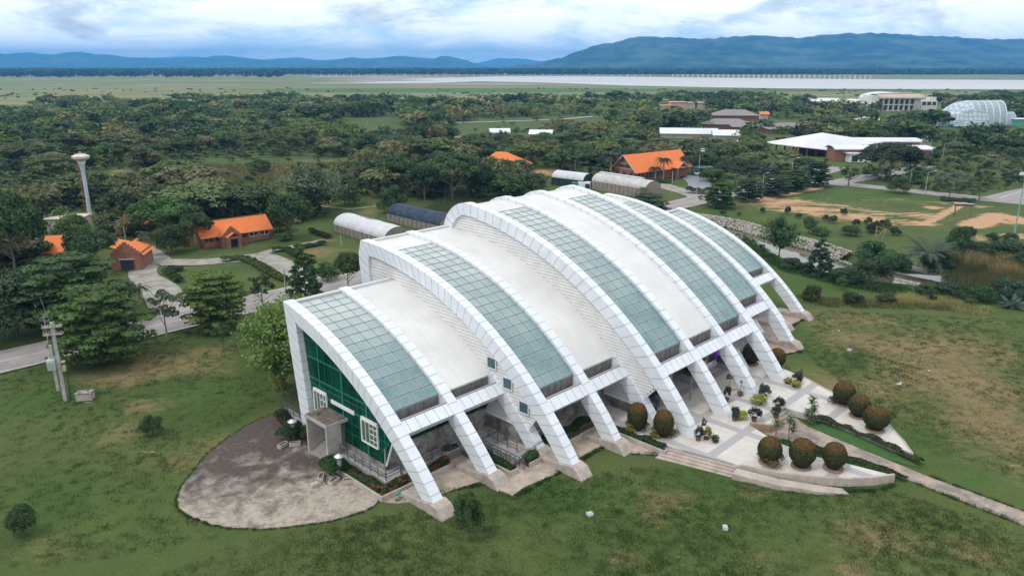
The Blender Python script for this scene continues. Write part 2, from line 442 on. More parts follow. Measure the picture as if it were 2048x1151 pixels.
# ------------------------------------------------------------------ roads
ROADM = basic('road', (.30, .27, .26), (.23, .21, .205), .35, .85, fine=.3, bump=.1, space='World')
GRAV = basic('gravel_drive', (.36, .33, .30), (.20, .19, .16), .5, .95, fine=.5, bump=.3, space='World')
PATHM = basic('path_paving', (.36, .29, .24), (.19, .165, .14), .7, .9, fine=.5, bump=.2, space='World', contrast=(.4, .62))
LINE = basic('road_paint', (.62, .61, .58), (.42, .41, .39), 1.5, .7, space='World')
def quadL(name, s0, s1, w0, w1, z, mat):
    m = MB()
    n = max(1, int((s1 - s0) / 20))
    for i in range(n):
        a_ = s0 + (s1 - s0) * i / n; b_ = s0 + (s1 - s0) * (i + 1) / n
        m.face([LW(a_, w0, z), LW(b_, w0, z), LW(b_, w1, z), LW(a_, w1, z)][::-1])
    return tag(m.build(name, mat), kind='structure')
quadL('road', -80, 232, -64.4, -56.2, 0.03, ROADM)
m = MB()
for (w0, w1) in ((-64.1, -63.93), (-60.4, -60.27), (-56.75, -56.58)):
    for i in range(15):
        a_, b_ = -80 + i * 20, -60 + i * 20
        m.face([LW(a_, w0, .036), LW(b_, w0, .036), LW(b_, w1, .036), LW(a_, w1, .036)][::-1])
tag(m.build('road_marking', LINE), kind='structure')
cross = [gp(*p) for p in [(1600, 362), (1660, 366), (1720, 371), (1800, 379), (1880, 388), (1960, 397), (2048, 405), (2200, 422), (2400, 445)]]
ribbon('road', cross, 3.6, .02, ROADM)
ribbon('road', [gp(*p) for p in [(1668, 366), (1710, 358), (1760, 350), (1800, 342), (1850, 331)]], 3.6, .024, ROADM)
ribbon('road', [gp(*p) for p in [(1990, 401), (2048, 386), (2120, 372)]], 4.2, .024, ROADM)
ribbon('road_marking', [gp(*p) for p in [(2000, 396), (2040, 383), (2080, 374)]], .12, .03, LINE)
ribbon('road', smooth_line([gp(*p) for p in [(1405, 398), (1380, 386), (1350, 378), (1325, 370), (1310, 362)]]), [3.] * 100, .016, GRAV)
ribbon('road', smooth_line([gp(*p) for p in [(1385, 386), (1400, 372), (1392, 360), (1375, 352), (1345, 352)]]), 3.4, .02, basic('wet_asphalt', (.17, .18, .22), (.25, .25, .27), .4, .6, space='World'))
for nm, pts, hw in (('driveway', [(330, 612), (318, 590), (300, 568), (285, 545), (300, 528), (340, 524), (400, 524), (470, 518), (520, 512), (560, 525), (600, 550), (650, 575)], [2.2] * 100),
                    ('driveway', [(285, 556), (318, 574), (335, 595), (360, 620), (372, 640)], [2.6] * 100),
                    ('driveway', [(330, 527), (312, 512), (300, 503), (285, 497)], [1.8] * 100),
                    ('driveway', [(500, 516), (540, 502), (590, 492), (650, 480)], [1.1] * 100)):
    ribbon(nm, smooth_line([gp(*p) for p in pts]), hw, {0: .012}.get(0) + .004 * len(hw) / 100 + rnd.random() * .01, GRAV)
ribbon('road', [gp(*p) for p in [(880, 246), (960, 244), (1060, 241), (1130, 238), (1190, 232)]], 3.0, .02, ROADM)
ribbon('path', [gp(*p) for p in [(640, 412), (700, 418), (745, 413), (790, 404)]], .5, .02, PATHM)

# ------------------------------------------------------------------ water
wm = NT('pond_water')
wm.set(wm.mix(wm.ramp(wm.noise(wm.pos, .12, 3), [(.4, 0.), (.6, 1.)]), (.085, .085, .045), (.12, .115, .075)), .06, 0, .6)
wm.bump(wm.noise(wm.map(wm.pos, (1, 2, 1)), 1.2, 3, .6), .08, .02)
ribbon('water', pond_line, 5.8, WL, wm.mat)
lm = NT('lake_water')
lm.set(lm.mix(lm.ramp(lm.noise(lm.map(lm.pos, (.001, .004, 1)), 1., 5, .6), [(.4, 0.), (.6, 1.)]), (.37, .345, .32), (.43, .405, .38)), .35, 0, .5)
lm.bump(lm.noise(lm.map(lm.pos, (.05, .1, 1)), 1., 3), .1, .3)
lake = [(1000, 153), (1150, 152.6), (1400, 155.5), (1700, 158.5), (2048, 160.5), (2500, 163), (3200, 167),
        (3200, 198), (2500, 187), (2048, 179.5), (1900, 179.2), (1700, 178.5), (1560, 177.5), (1480, 176), (1420, 175), (1350, 173.5), (1250, 171.5), (1160, 168), (1080, 165.5), (1020, 164.5), (960, 163.5), (870, 166.2), (760, 166.6), (690, 166), (780, 163.6), (880, 161), (800, 159), (870, 156.5), (930, 155)]
sheet('lake', [gp(*p) for p in lake], .35, lm.mat)
MUD = basic('mud_bank', (.30, .26, .22), (.22, .20, .15), .01, .9, space='World')
sheet('mud_bank', [gp(*p) for p in [(640, 152.8), (760, 152.2), (930, 153.5), (900, 156), (820, 159), (900, 161), (780, 164), (700, 166.6), (870, 167.2), (1000, 165.5), (1100, 167), (1060, 170), (900, 169.5), (760, 168.5), (640, 167.5), (600, 165.5), (720, 163), (640, 160), (740, 157), (600, 154.5)]], .22, MUD)

# ------------------------------------------------------------------ hills and mountain
hm = NT('hill_forest')
hn = hm.noise(hm.pos, .004, 8, .65, .3)
hm.set(hm.mix(hm.ramp(hn, [(.40, 0.), (.62, 1.)]), (.010, .038, .038), (.10, .15, .11)), 1, 0, .1)
hm.bump(hm.noise(hm.pos, .012, 8, .7), 1.0, 40)
def range_(name, prof, D, depth, base_px, seed, gul=.2, step=70.):  
    """a ridge line seen at distance D, with slopes in front of and behind it"""
    xs = np.arange((prof[0][0] - 1024) / 1504.1 * D, (prof[-1][0] - 1024) / 1504.1 * D, step)
    pxs = np.array([p[0] for p in prof], float)
    def top(px, py):
        Y = (575.5 - py) / 1504.1; dy = math.cos(PITCH) + Y * math.sin(PITCH); dz = -math.sin(PITCH) + Y * math.cos(PITCH)
        return CAM_H + dz * D / dy
    hs = np.array([top(*p) for p in prof])
    # horizontal mapping at the ridge
    X0 = (pxs - 1024) / 1504.1 * D / (math.cos(PITCH) + (575.5 - 110) / 1504.1 * math.sin(PITCH))
    xs = np.arange(X0[0], X0[-1], step)
    h = np.interp(xs, X0, hs)
    ny = 46; ts = np.linspace(-1, 1, ny)
    vs_ = np.zeros((ny, len(xs), 3)); r2 = np.random.default_rng(seed)
    k = r2.uniform(.4, 1.6, 14) / depth * 7; ph = r2.uniform(0, 6.28, 14); ang = r2.uniform(-1.1, 1.1, 14)
    for j, t in enumerate(ts):
        y = D + t * depth
        env = (1 - abs(t)) ** 1.15
        gl = sum(np.sin(k[i] * (xs * math.cos(ang[i]) + y * math.sin(ang[i])) + ph[i]) for i in range(14)) / 14
        z = h * (env * (1 + gul * gl * 2.2 * (1 - env) * 2)) + 8 * gl * env
        z = np.where(abs(t) > .97, -10, z)
        vs_[j, :, 0] = xs * (1 + 0 * t); vs_[j, :, 1] = y; vs_[j, :, 2] = z + r2.normal(0, 6.5, len(xs)) * min(1, env * 4)
    n_ = len(xs); id_ = np.arange(ny * n_).reshape(ny, n_)
    fs = np.c_[id_[:-1, :-1].ravel(), id_[:-1, 1:].ravel(), id_[1:, 1:].ravel(), id_[1:, :-1].ravel()]
    o = npmesh(name, vs_.reshape(-1, 3), fs, hm.mat); o.data.polygons.foreach_set('use_smooth', [True] * len(fs))
    return tag(o, kind='structure')
range_('mountain', [(930, 150), (980, 140), (1010, 134), (1060, 129), (1110, 118), (1150, 106), (1190, 90), (1215, 87), (1240, 83), (1265, 74), (1300, 73), (1340, 74), (1430, 79), (1480, 70), (1530, 71), (1595, 76), (1650, 68), (1700, 67), (1750, 66), (1850, 70), (1930, 75), (2048, 79), (2250, 86), (2500, 84), (2800, 100), (3100, 135)], 6600, 1900, 158, 5, .25, 55.)
range_('hills', [(-900, 130), (-500, 112), (-200, 116), (0, 109), (50, 104), (85, 106), (110, 110), (135, 105), (160, 103), (190, 111), (215, 109), (250, 118), (270, 115), (310, 119), (400, 118), (440, 109), (470, 113), (520, 122), (560, 121), (620, 122), (670, 122), (700, 114), (740, 120), (790, 113), (830, 116), (860, 121), (890, 111), (930, 120), (970, 132), (1010, 150)], 10500, 2600, 146, 9, .3, 90.)
range_('hills', [(-1400, 128), (-700, 118), (-300, 116), (0, 119), (220, 113), (260, 118), (330, 114), (380, 113), (420, 118), (500, 122), (560, 116), (600, 115), (640, 121), (760, 116), (800, 110), (840, 115), (950, 128), (980, 121), (1000, 117), (1050, 118), (1090, 124), (1200, 131), (1400, 140)], 17000, 3500, 146, 14, .2, 160.)
# ------------------------------------------------------------------ museum
MUS = thing('museum_building', 'large white vaulted museum hall with curved ribs and teal glass roof strips', 'building', (BX, BY, 0), TH)
def T(s, w, z): return (s, -w, z)          # museum local coordinates
CIR = {'A': (-26.47, -22.08, 35.39, 1.3), 'B': (-25.19, -21.18, 36.97, 1.4), 'C': (-25.7, -23.6, 42.45, 1.35)}
def arc_pt(k, w, off=0.0):
    cw, cz, r, t = CIR[k]; r -= off
    return (w, cz + math.sqrt(max(r * r - (w - cw) ** 2, 0)))
def arc_at(k, ang, off=0.0):
    cw, cz, r, t = CIR[k]; r -= off
    return (cw + r * math.sin(ang), cz + r * math.cos(ang))
def angs(k, w0, z1, off=0.0):
    cw, cz, r, t = CIR[k]; r -= off
    a0 = math.asin((w0 - cw) / r); a1 = math.acos((z1 - cz) / r)
    return a0, a1
BACK = {'A': (-20.43, [(-20.43, 12.75), (-18.75, .75)], [(-18.5, 11.25), (-17.1, .75)]),
        'B': (-25.13, [(-25.13, 15.8), (-25.6, 14.4), (-25.6, 13.2), (-25.4, 12.0), (-25.05, 10.5), (-23.0, .6)], [(-23.75, 14.35), (-23.9, 13.4), (-23.85, 12.4), (-23.6, 11.0), (-23.2, 9.4), (-21.6, .6)])}
FZ = .5
def rib_outline(k):
    """outer and inner polylines in (w, z), foot first"""
    cw, cz, r, t = CIR[k]
    if k == 'C':
        a0, a1 = angs(k, -21.6, FZ); b0, b1 = angs(k, -21.6, FZ, t)
        outer = [arc_at(k, a1 + (a0 - a1) * i / 46) for i in range(47)]
        inner = [arc_at(k, b1 + (b0 - b1) * i / 46, t) for i in range(47)]
        c0, rr = (-21.6, outer[-1][1] - 4.15), 4.15
        for i in range(1, 12):
            th = math.radians(90 + 90 * i / 11)
            outer.append((c0[0] + rr * math.cos(th), c0[1] + rr * math.sin(th)))
            inner.append((c0[0] + (rr - t) * math.cos(th), c0[1] + (rr - t) * math.sin(th)))
        outer += [(-25.6, 10), (-25.0, 5.5), (-24.2, .6)]; inner += [(-24.3, 10), (-23.7, 5.5), (-22.9, .6)]
        return outer, inner
    w0, ob, ib = BACK[k]
    a0, a1 = angs(k, w0, FZ); b0, b1 = angs(k, ib[0][0], FZ, t)
    outer = [arc_at(k, a1 + (a0 - a1) * i / 40) for i in range(41)][:-1] + ob
    inner = [arc_at(k, b1 + (b0 - b1) * i / 40, t) for i in range(41)][:-1] + ib
    return outer, inner
# clad aluminium panels: u runs along the rib in metres
def cladmat(name, pitch, rust):
    m = NT(name); uv = m.n('ShaderNodeUVMap'); sp_ = m.n('ShaderNodeSeparateXYZ'); m.l(uv.outputs[0], sp_.inputs[0])
    u, v = sp_.outputs[0], sp_.outputs[1]
    fr = m.math('FRACT', m.math('DIVIDE', u, pitch)); d = m.math('MULTIPLY', m.math('ABSOLUTE', m.math('SUBTRACT', fr, .5)), 2.0)
    joint = m.ramp(d, [(1 - .075 / pitch, 0.), (1 - .045 / pitch, 1.)])
    near_ = m.ramp(d, [(1 - .55 / pitch, 0.), (1., 1.)])
    n1 = m.noise(m.tc.outputs['Object'], .7, 5, .6); n2 = m.noise(m.tc.outputs['Object'], 5, 5, .7)
    c_ = m.mix(m.ramp(n1, [(.35, 0.), (.7, 1.)]), (.70, .725, .76), (.61, .64, .68))
    cell = m.n('ShaderNodeTexWhiteNoise', noise_dimensions='1D'); m.l(m.math('FLOOR', m.math('ADD', m.math('DIVIDE', u, pitch), .5)), cell.inputs['W'])
    c_ = m.mix(m.math('MULTIPLY', cell.outputs['Value'], .28), c_, (.54, .58, .64))
    st_ = m.math('MULTIPLY', near_, m.ramp(n2, [(.50, 0.), (.72, rust)]))
    c_ = m.mix(st_, c_, (.36, .27, .21))
    c_ = m.mix(m.math('MULTIPLY', joint, .75), c_, (.20, .185, .18))
    return m.set(c_, .42, .0, .5)
CLADA = cladmat('cladding', 1.05, .35); CLADC = cladmat('stained_cladding', 1.25, .95)
def rib(k, s, mat, parent, w=1.0):
    o_, i_ = rib_outline(k)
    if (k, s) in STUB: q_ = [j for j, p in enumerate(o_) if p[0] >= ENDW[k] - .3]; o_ = o_[:len(q_)]; i_ = i_[:len(q_)]
    m = MB(); s0, s1 = s - w / 2, s + w / 2; u = 0
    for a_ in range(len(o_) - 1):
        du = math.hypot(o_[a_ + 1][0] - o_[a_][0], o_[a_ + 1][1] - o_[a_][1]); u1 = u + du
        O0, O1, I0, I1 = o_[a_], o_[a_ + 1], i_[a_], i_[a_ + 1]
        q = [(u, 0), (u, 1), (u1, 1), (u1, 0)]
        m.face([T(s0, *O0), T(s1, *O0), T(s1, *O1), T(s0, *O1)], q)
        m.face([T(s1, *I0), T(s0, *I0), T(s0, *I1), T(s1, *I1)], q)
        m.face([T(s0, *I0), T(s0, *O0), T(s0, *O1), T(s0, *I1)], q)
        m.face([T(s1, *O0), T(s1, *I0), T(s1, *I1), T(s1, *O1)], q)
        u = u1
    m.face([T(s0, *o_[0]), T(s0, *i_[0]), T(s1, *i_[0]), T(s1, *o_[0])]); m.face([T(s0, *o_[-1]), T(s1, *o_[-1]), T(s1, *i_[-1]), T(s0, *i_[-1])])
    r_ = m.build('rib', mat, parent)
    return r_
FOOT = basic('footing_concrete', (.44, .38, .33), (.30, .26, .23), 1.6, .9, fine=.35, bump=.2)
def footing(k, s, parent, z0=-.1, ztop=FZ + .25):
    o_, i_ = rib_outline(k); wo, wi = o_[0][0], i_[0][0]
    m = MB(); hs = .78
    pr = [(wi - 2.6, z0), (wi - 2.4, ztop * .55), (wi - .15, ztop * .8), (wo - .35, ztop + .15), (wo + .35, ztop - .05), (wo + 1.0, z0)]
    n = len(pr); f0 = [T(s - hs, *p) for p in pr]; f1 = [T(s + hs, *p) for p in pr]
    m.add(f0 + f1, [tuple(range(n)), tuple(range(n, 2 * n))[::-1]] + [(i, n + i, n + (i + 1) % n, (i + 1) % n) for i in range(n)])
    m.build('footing', FOOT, parent, bevel=.05)
STUB = {('A', 12), ('A', 54), ('B', 24), ('B', 42)}
ENDW = {'A': -5.75, 'B': -0.6, 'C': 3.3}
RIBS = [('A', 0), ('A', 6), ('A', 12), ('B', 12), ('B', 18), ('B', 24), ('C', 24), ('C', 30), ('C', 36), ('C', 42), ('B', 42), ('B', 48), ('B', 54), ('A', 54), ('A', 60), ('A', 66)]
for k, s in RIBS:
    e = .004 * (('A', 'B', 'C').index(k))
    r_ = rib(k, s, CLADC if k == 'C' else CLADA, MUS, 1.0 + e)
    if not (k == 'C' or (k, s) in (('B', 24), ('B', 42))): footing(k, s, r_)

# roofs
def glassroof():
    m = NT('roof_glass'); uv = m.n('ShaderNodeUVMap'); sp_ = m.n('ShaderNodeSeparateXYZ'); m.l(uv.outputs[0], sp_.inputs[0])
    fu = m.math('FRACT', sp_.outputs[0]); fv = m.math('FRACT', sp_.outputs[1])
    du = m.math('MULTIPLY', m.math('ABSOLUTE', m.math('SUBTRACT', fu, .5)), 2.); dv = m.math('MULTIPLY', m.math('ABSOLUTE', m.math('SUBTRACT', fv, .5)), 2.)
    ed = m.math('MAXIMUM', du, dv)
    n1 = m.noise(m.tc.outputs['Object'], .35, 4, .6); n2 = m.noise(m.tc.outputs['Object'], 3, 4, .6)
    wn = m.n('ShaderNodeTexWhiteNoise', noise_dimensions='2D'); cb = m.n('ShaderNodeCombineXYZ')
    m.l(m.math('FLOOR', sp_.outputs[0]), cb.inputs[0]); m.l(m.math('FLOOR', sp_.outputs[1]), cb.inputs[1]); m.l(cb.outputs[0], wn.inputs['Vector'])
    film = m.ramp(m.math('ADD', ed, m.math('MULTIPLY', m.math('SUBTRACT', n2, .5), .35)), [(.50, 0.), (1.05, .50)])
    # deeper teal towards the eaves; paler top has the sky's reflection painted in
    low = m.ramp(sp_.outputs[1], [(.0, 0.), (1., 1.)])
    zsep = m.n('ShaderNodeSeparateXYZ'); m.l(m.tc.outputs['Object'], zsep.inputs[0])
    deep = m.mix(m.math('MULTIPLY', wn.outputs['Value'], .6), (.080, .175, .195), (.15, .24, .25))
    c_ = m.mix(film, deep, (.27, .34, .34))
    c_ = m.mix(m.ramp(n1, [(.40, 0.), (.66, .55)]), c_, (.24, .32, .31))
    at = m.attr('sky_sheen').outputs['Fac']
    c_ = m.mix(at, c_, m.mix(m.math('ADD', m.math('MULTIPLY', wn.outputs['Value'], .45), m.math('MULTIPLY', n1, .5)), (.30, .36, .35), (.52, .55, .54)))
    return m.set(c_, .14, 0, .75)
GLASSR = glassroof()
def metalroof():
    m = NT('roof_sheet'); uv = m.n('ShaderNodeUVMap'); sp_ = m.n('ShaderNodeSeparateXYZ'); m.l(uv.outputs[0], sp_.inputs[0])
    n1 = m.noise(m.tc.outputs['Object'], .25, 6, .62, .3); n2 = m.noise(m.map(m.tc.outputs['Object'], (2.2, .25, .25)), 1.4, 5, .6)
    fu = m.math('FRACT', m.math('MULTIPLY', sp_.outputs[0], 3.0)); rid = m.ramp(fu, [(.0, 1.), (.05, 0.), (.95, 0.), (1., 1.)])
    c_ = m.mix(m.ramp(n1, [(.35, 0.), (.7, 1.)]), (.66, .65, .635), (.55, .54, .53))
    c_ = m.mix(m.ramp(n2, [(.45, 0.), (.75, .25)]), c_, (.50, .48, .46))
    c_ = m.mix(m.math('MULTIPLY', rid, .22), c_, (.40, .40, .40))
    m.bump(rid, .25, .02)
    return m.set(c_, .5, 0, .4)
METALR = metalroof()
BARM = basic('glazing_bar', (.17, .17, .165), (.24, .24, .23), 2, .5)
ENDW = {'A': -5.75, 'B': -0.6, 'C': 3.3}
OFF = .32
def roof_pts(k, a_, b_, n, off=OFF):
    cw, cz, r, t = CIR[k]
    x0 = math.asin((a_ - cw) / (r - off)); x1 = math.asin((b_ - cw) / (r - off))
    return [arc_at(k, x0 + (x1 - x0) * i / n, off) for i in range(n + 1)]
def strip(name, k, s0, s1, wa, wb, mat, nu, n, off=OFF, under=.12):
    P_ = roof_pts(k, wa, wb, n, off); m = MB()
    for i in range(n):
        for j in range(nu):
            a_ = s0 + (s1 - s0) * j / nu; b_ = s0 + (s1 - s0) * (j + 1) / nu
            m.face([T(a_, *P_[i]), T(a_, *P_[i + 1]), T(b_, *P_[i + 1]), T(b_, *P_[i])], [(j, i), (j, i + 1), (j + 1, i + 1), (j + 1, i)])
    Q = roof_pts(k, wa, wb, n, off + under)
    for i in range(n):
        m.face([T(s0, *Q[i]), T(s1, *Q[i]), T(s1, *Q[i + 1]), T(s0, *Q[i + 1])])
    m.face([T(s0, *P_[n]), T(s0, *Q[n]), T(s1, *Q[n]), T(s1, *P_[n])])
    return m.build(name, mat, MUS), P_
def glass_bay(k, s0, s1, wa, wb, ncol=4):
    cw, cz, r, t = CIR[k]; r -= OFF
    ln = r * (math.asin((wb - cw) / r) - math.asin((wa - cw) / r)); n = int(round(ln / 1.12))
    o, P_ = strip('glass_roof', k, s0 + .49, s1 - .49, wa, wb, GLASSR, ncol, n)
    me = o.data; ba = me.attributes.new('sky_sheen', 'FLOAT', 'FACE')
    bl = []
    for f in me.polygons:
        u = (-f.center.y - wa) / (wb - wa); bl.append(max(0., min(1., 1.35 - u * 1.55)) * .85)  # reflected sky put into the colour, strongest at the top of the bay
    ba.data.foreach_set('value', bl)
    m = MB()
    for j in range(ncol + 1):
        a_ = s0 + .49 + (s1 - s0 - .98) * j / ncol
        for i in range(n):
            p, q = P_[i], P_[i + 1]
            m.bar(T(a_, p[0], p[1] + .015), T(a_, q[0], q[1] + .015), .034, .04)
    for i in range(n + 1):
        p = P_[i]; m.bar(T(s0 + .49, p[0], p[1] + .02), T(s1 - .49, p[0], p[1] + .02), .04, .04)
    m.build('glazing_bars', BARM, o)
def metal_bay(k, s0, s1, wa, wb):
    e0 = .2 if (k, s0) in STUB else .49; e1 = .22 if (k, s1) in STUB else .49
    strip('metal_roof', k, s0 + e0, s1 - e1, wa, wb, METALR, 1, 30)
GUT = basic('gutter_fascia', (.115, .10, .095), (.20, .185, .18), 1.2, .85, fine=.5, bump=.3)
def gutter(k, s0, s1):
    w = ENDW[k]; z = roof_pts(k, w - 1, w, 1)[1][1]; m = MB()
    m.box(s0 + .5, s1 - .5, -(w - .05), -(w - .2), z - 1.5, z - .06)
    m.box(s0 + .5, s1 - .5, -(w + .8), -(w - .05), z - 1.5, z - 1.4)
    n = 6
    for i in range(1, n):
        x = s0 + .5 + (s1 - s0 - 1) * i / n; m.box(x - .02, x + .02, -(w + 0), -(w - .06), z - 1.4, z - .05)
    m.build('gutter', GUT, MUS)
BEAMM = cladmat('beam_cladding', 1.0, .35)
def beam(k, s0, s1):
    w = ENDW[k] + .95; top = arc_pt(k, w, .16); low = arc_pt(k, w + .95, .16)
    d = Vector((low[0] - top[0], low[1] - top[1])).normalized(); nrm = Vector((d.y, -d.x))
    if nrm.y > 0: nrm = -nrm
    a_ = Vector(top); b_ = a_ + d * 1.25; c_ = b_ + nrm * .75; e_ = a_ + nrm * .75
    m = MB(); s0 += .48; s1 -= .48; q = [a_, b_, c_, e_]
    for i in range(4):
        p, r_ = q[i], q[(i + 1) % 4]
        m.face([T(s0, *p), T(s0, *r_), T(s1, *r_), T(s1, *p)], [(s0, 0), (s0, 1), (s1, 1), (s1, 0)])
    m.face([T(s0, *p) for p in q][::-1]); m.face([T(s1, *p) for p in q])
    # thin coping at the back edge
    m.box(s0, s1, -(a_.x + .06), -(a_.x - .10), a_.y - .1, a_.y + .06)
    m.build('beam', BEAMM, MUS)
BAYS = [('A', 0, 6, 'g'), ('A', 6, 12, 'm'), ('B', 12, 18, 'g'), ('B', 18, 24, 'm'), ('C', 24, 30, 'g'), ('C', 30, 36, 'm'), ('C', 36, 42, 'g'),
        ('B', 42, 48, 'm'), ('B', 48, 54, 'g'), ('A', 54, 60, 'm'), ('A', 60, 66, 'g')]
for k, s0, s1, t in BAYS:
    wb = ENDW[k]
    st = {'A': -20.2, 'B': -24.9, 'C': -21.6}[k]
    if t == 'g':
        ws = {'A': -20.0, 'B': -20.6, 'C': -18.2}[k]
        glass_bay(k, s0, s1, ws, wb)
        if k != 'A': strip('metal_roof', k, s0 + .49, s1 - .49, st, ws, METALR, 1, 6)
    else: metal_bay(k, s0, s1, st, wb)
    gutter(k, s0, s1); beam(k, s0, s1)
    o_, i_ = rib_outline(k); m = MB()
    # rear wall and rear coping of the bay
    if k == 'C':
        back = [p for p in o_ if p[0] <= -21.6]
        back = [(p[0] * 1 + .32 * (1 if p[0] < -24 else .6), p[1] - (.32 if p[1] > 15 else 0)) for p in back]
        for a_, b_ in zip(back[:-1], back[1:]):
            m.face([T(s0 + .49, *a_), T(s0 + .49, *b_), T(s1 - .49, *b_), T(s1 - .49, *a_)], [(0, a_[1]), (0, b_[1]), (3, b_[1]), (3, a_[1])])
    else:
        ob = BACK[k][1]; ib = [(p[0] + .4, p[1]) for p in ob]; ib[0] = (ob[0][0] + .3, ob[0][1] - .35)
        for a_, b_ in zip(ib[:-1], ib[1:]):
            m.face([T(s0 + .49, *a_), T(s0 + .49, *b_), T(s1 - .49, *b_), T(s1 - .49, *a_)], [(0, 0), (0, 1), (3, 1), (3, 0)])
        a_ = ob[0]; m.box(s0 + .49, s1 - .49, -(a_[0] + .45), -(a_[0] - .02), a_[1] - .5, a_[1] - .12)
    m.build('rear_wall', METALR, MUS)

# corrugated gable walls between the tiers
CORR = NT('corrugated_wall')
_s = CORR.n('ShaderNodeSeparateXYZ'); CORR.l(CORR.tc.outputs['Object'], _s.inputs[0])
_n = CORR.noise(CORR.tc.outputs['Object'], .8, 5, .6)
CORR.set(CORR.mix(CORR.ramp(_n, [(.35, 0.), (.7, 1.)]), (.70, .69, .68), (.58, .57, .56)), .5)
CREASE = basic('crease_dark', (.52, .51, .50), (.40, .39, .38), 2, .9)  # darker colour in each recessed strip, so the groove lines read
def gable(k_low, k_up, s, tip, zb, face=-1):
    """ribbed sheet wall; the ribs run level, each one a real fold of the sheet"""
    cw, cz, r, t = CIR[k_up]; rr = r - t + .05
    zmax = cz + rr - .02; wb = {'B': -23.9, 'C': -24.4}[k_up]
    w_tip0, w_tip1, z_tip = tip
    m = MB(); z = zb; step = .32; prev = None
    while z < zmax:
        wr = cw + math.sqrt(max(rr * rr - (z - cz) ** 2, 0))
        if z < z_tip: wr = min(wr, w_tip0 + (w_tip1 - w_tip0) * (z - zb) / (z_tip - zb))
        if k_up == 'C':
            c0w, c0z, r0 = -21.6, cz + math.sqrt(r * r - (-21.6 - cw) ** 2) - 4.15, 4.15 - t + .05
            wl = c0w - math.sqrt(max(r0 * r0 - max(z - c0z, 0) ** 2, 0))
            if z > c0z + r0 - .3: wl = min(wl, -21.0)
        else: wl = wb
        if wl >= wr: break
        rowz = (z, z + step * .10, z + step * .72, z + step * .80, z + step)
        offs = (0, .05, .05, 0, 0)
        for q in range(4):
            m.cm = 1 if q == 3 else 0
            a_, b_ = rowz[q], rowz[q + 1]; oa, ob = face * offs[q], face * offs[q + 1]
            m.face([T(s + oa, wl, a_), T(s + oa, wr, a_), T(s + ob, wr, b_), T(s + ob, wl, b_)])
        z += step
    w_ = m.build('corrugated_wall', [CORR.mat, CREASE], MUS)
    b_ = MB()
    b_.bar(T(s + face * .1, w_tip0, zb), T(s + face * .1, w_tip1, z_tip), .12); b_.bar(T(s + face * .1, wb, zb), T(s + face * .1, w_tip0, zb), .1)
    b_.build('wall_trim', WHITE, w_)
    c_ = MB(); c_.box(s - .08, s + .08, -(w_tip0 - .2), 24, .3, zb - .02); c_.build('base_wall', CONCD, MUS)
    return w_
WA = gable('A', 'B', 11.8, (-.87, .15, 3.75), 2.2)
WB = gable('B', 'C', 23.8, (2.4, 4.4, 3.95), 1.7)
gable('A', 'B', 54.2, (-.87, .15, 3.75), 2.2, 1); gable('B', 'C', 42.2, (2.4, 4.4, 3.95), 1.7, 1)
LOUV = basic('louvre_blades', (.10, .16, .20), (.07, .11, .14), 2, .4); LFR = WHITE
for (w, z) in ((-5.47, 7.38), (-3.42, 5.95), (-1.38, 4.25)):
    m = MB(); s = 11.66
    for (a_, b_, c_, d_) in ((-.58, .58, .5, .6), (-.58, .58, -.6, -.5), (-.6, -.52, -.6, .6), (.52, .6, -.6, .6)):
        m.box(s - .06, s + .05, -(w + b_), -(w + a_), z + c_, z + d_)
    fr = m.build('louvre_window', LFR, MUS)
    m = MB()
    for i in range(9):
        zz_ = z - .46 + i * .115; m.box(s - .03, s + .02, -(w + .52), -(w - .52), zz_, zz_ + .075)
    m.box(s + .03, s + .05, -(w + .52), -(w - .52), z - .5, z + .5)
    m.build('blades', LOUV, fr)

# green glazed end wall
GG = NT('green_glass')
_t = GG.n('ShaderNodeBsdfTransparent'); _t.inputs[0].default_value = (.06, .30, .20, 1)
GG.set((.008, .12, .075), .10, 0, .7)
_m = GG.n('ShaderNodeMixShader'); _f = GG.noise(GG.tc.outputs['Object'], .5, 3)
GG.l(GG.ramp(_f, [(.35, .22), (.65, .50)]), _m.inputs[0]); GG.l(GG.b.outputs[0], _m.inputs[2]); GG.l(_t.outputs[0], _m.inputs[1]); GG.l(_m.outputs[0], GG.out.inputs[0])
GFR = basic('green_frame', (.010, .14, .085), (.018, .18, .11), 1, .4)
SF = .1; BOT = 1.2
def facade_top(w, k='A', off=1.3):
    cw, cz, r, t = CIR[k]; rr = r - off
    z = cz + math.sqrt(max(rr * rr - (w - cw) ** 2, 0))
    return z
m = MB(); ws = [-18.45 + i * (13.2 / 40) for i in range(41)]
ws = [w for w in ws if w < -4.95] + [-4.95]
def fbot(w):      # left edge follows the leaning column, right edge the sloped eaves glass
    if w < -17.1: return .75 + (w + 17.1) / (-1.4) * 10.5
    if w > -6.3: return BOT + (w + 6.3) / 1.4 * 3.2
    return BOT
for a_, b_ in zip(ws[:-1], ws[1:]):
    za0, zb0, za1, zb1 = fbot(a_), fbot(b_), facade_top(a_), facade_top(b_)
    if za1 > za0 + .01 or zb1 > zb0 + .01: m.face([T(SF, a_, za0), T(SF, b_, zb0), T(SF, b_, zb1), T(SF, a_, za1)])
GW = m.build('glass_facade', GG.mat, MUS)
m = MB()
for w, wd in ((-16.0, .16), (-15.0, .03), (-13.9, .03), (-12.4, .28), (-11.2, .03), (-10.0, .03), (-8.8, .26), (-7.7, .03), (-6.9, .03), (-6.3, .10)):
    z1 = facade_top(w)
    m.box(SF - .07, SF + .07, -(w + wd * .4), -(w - wd * .4), BOT, z1)
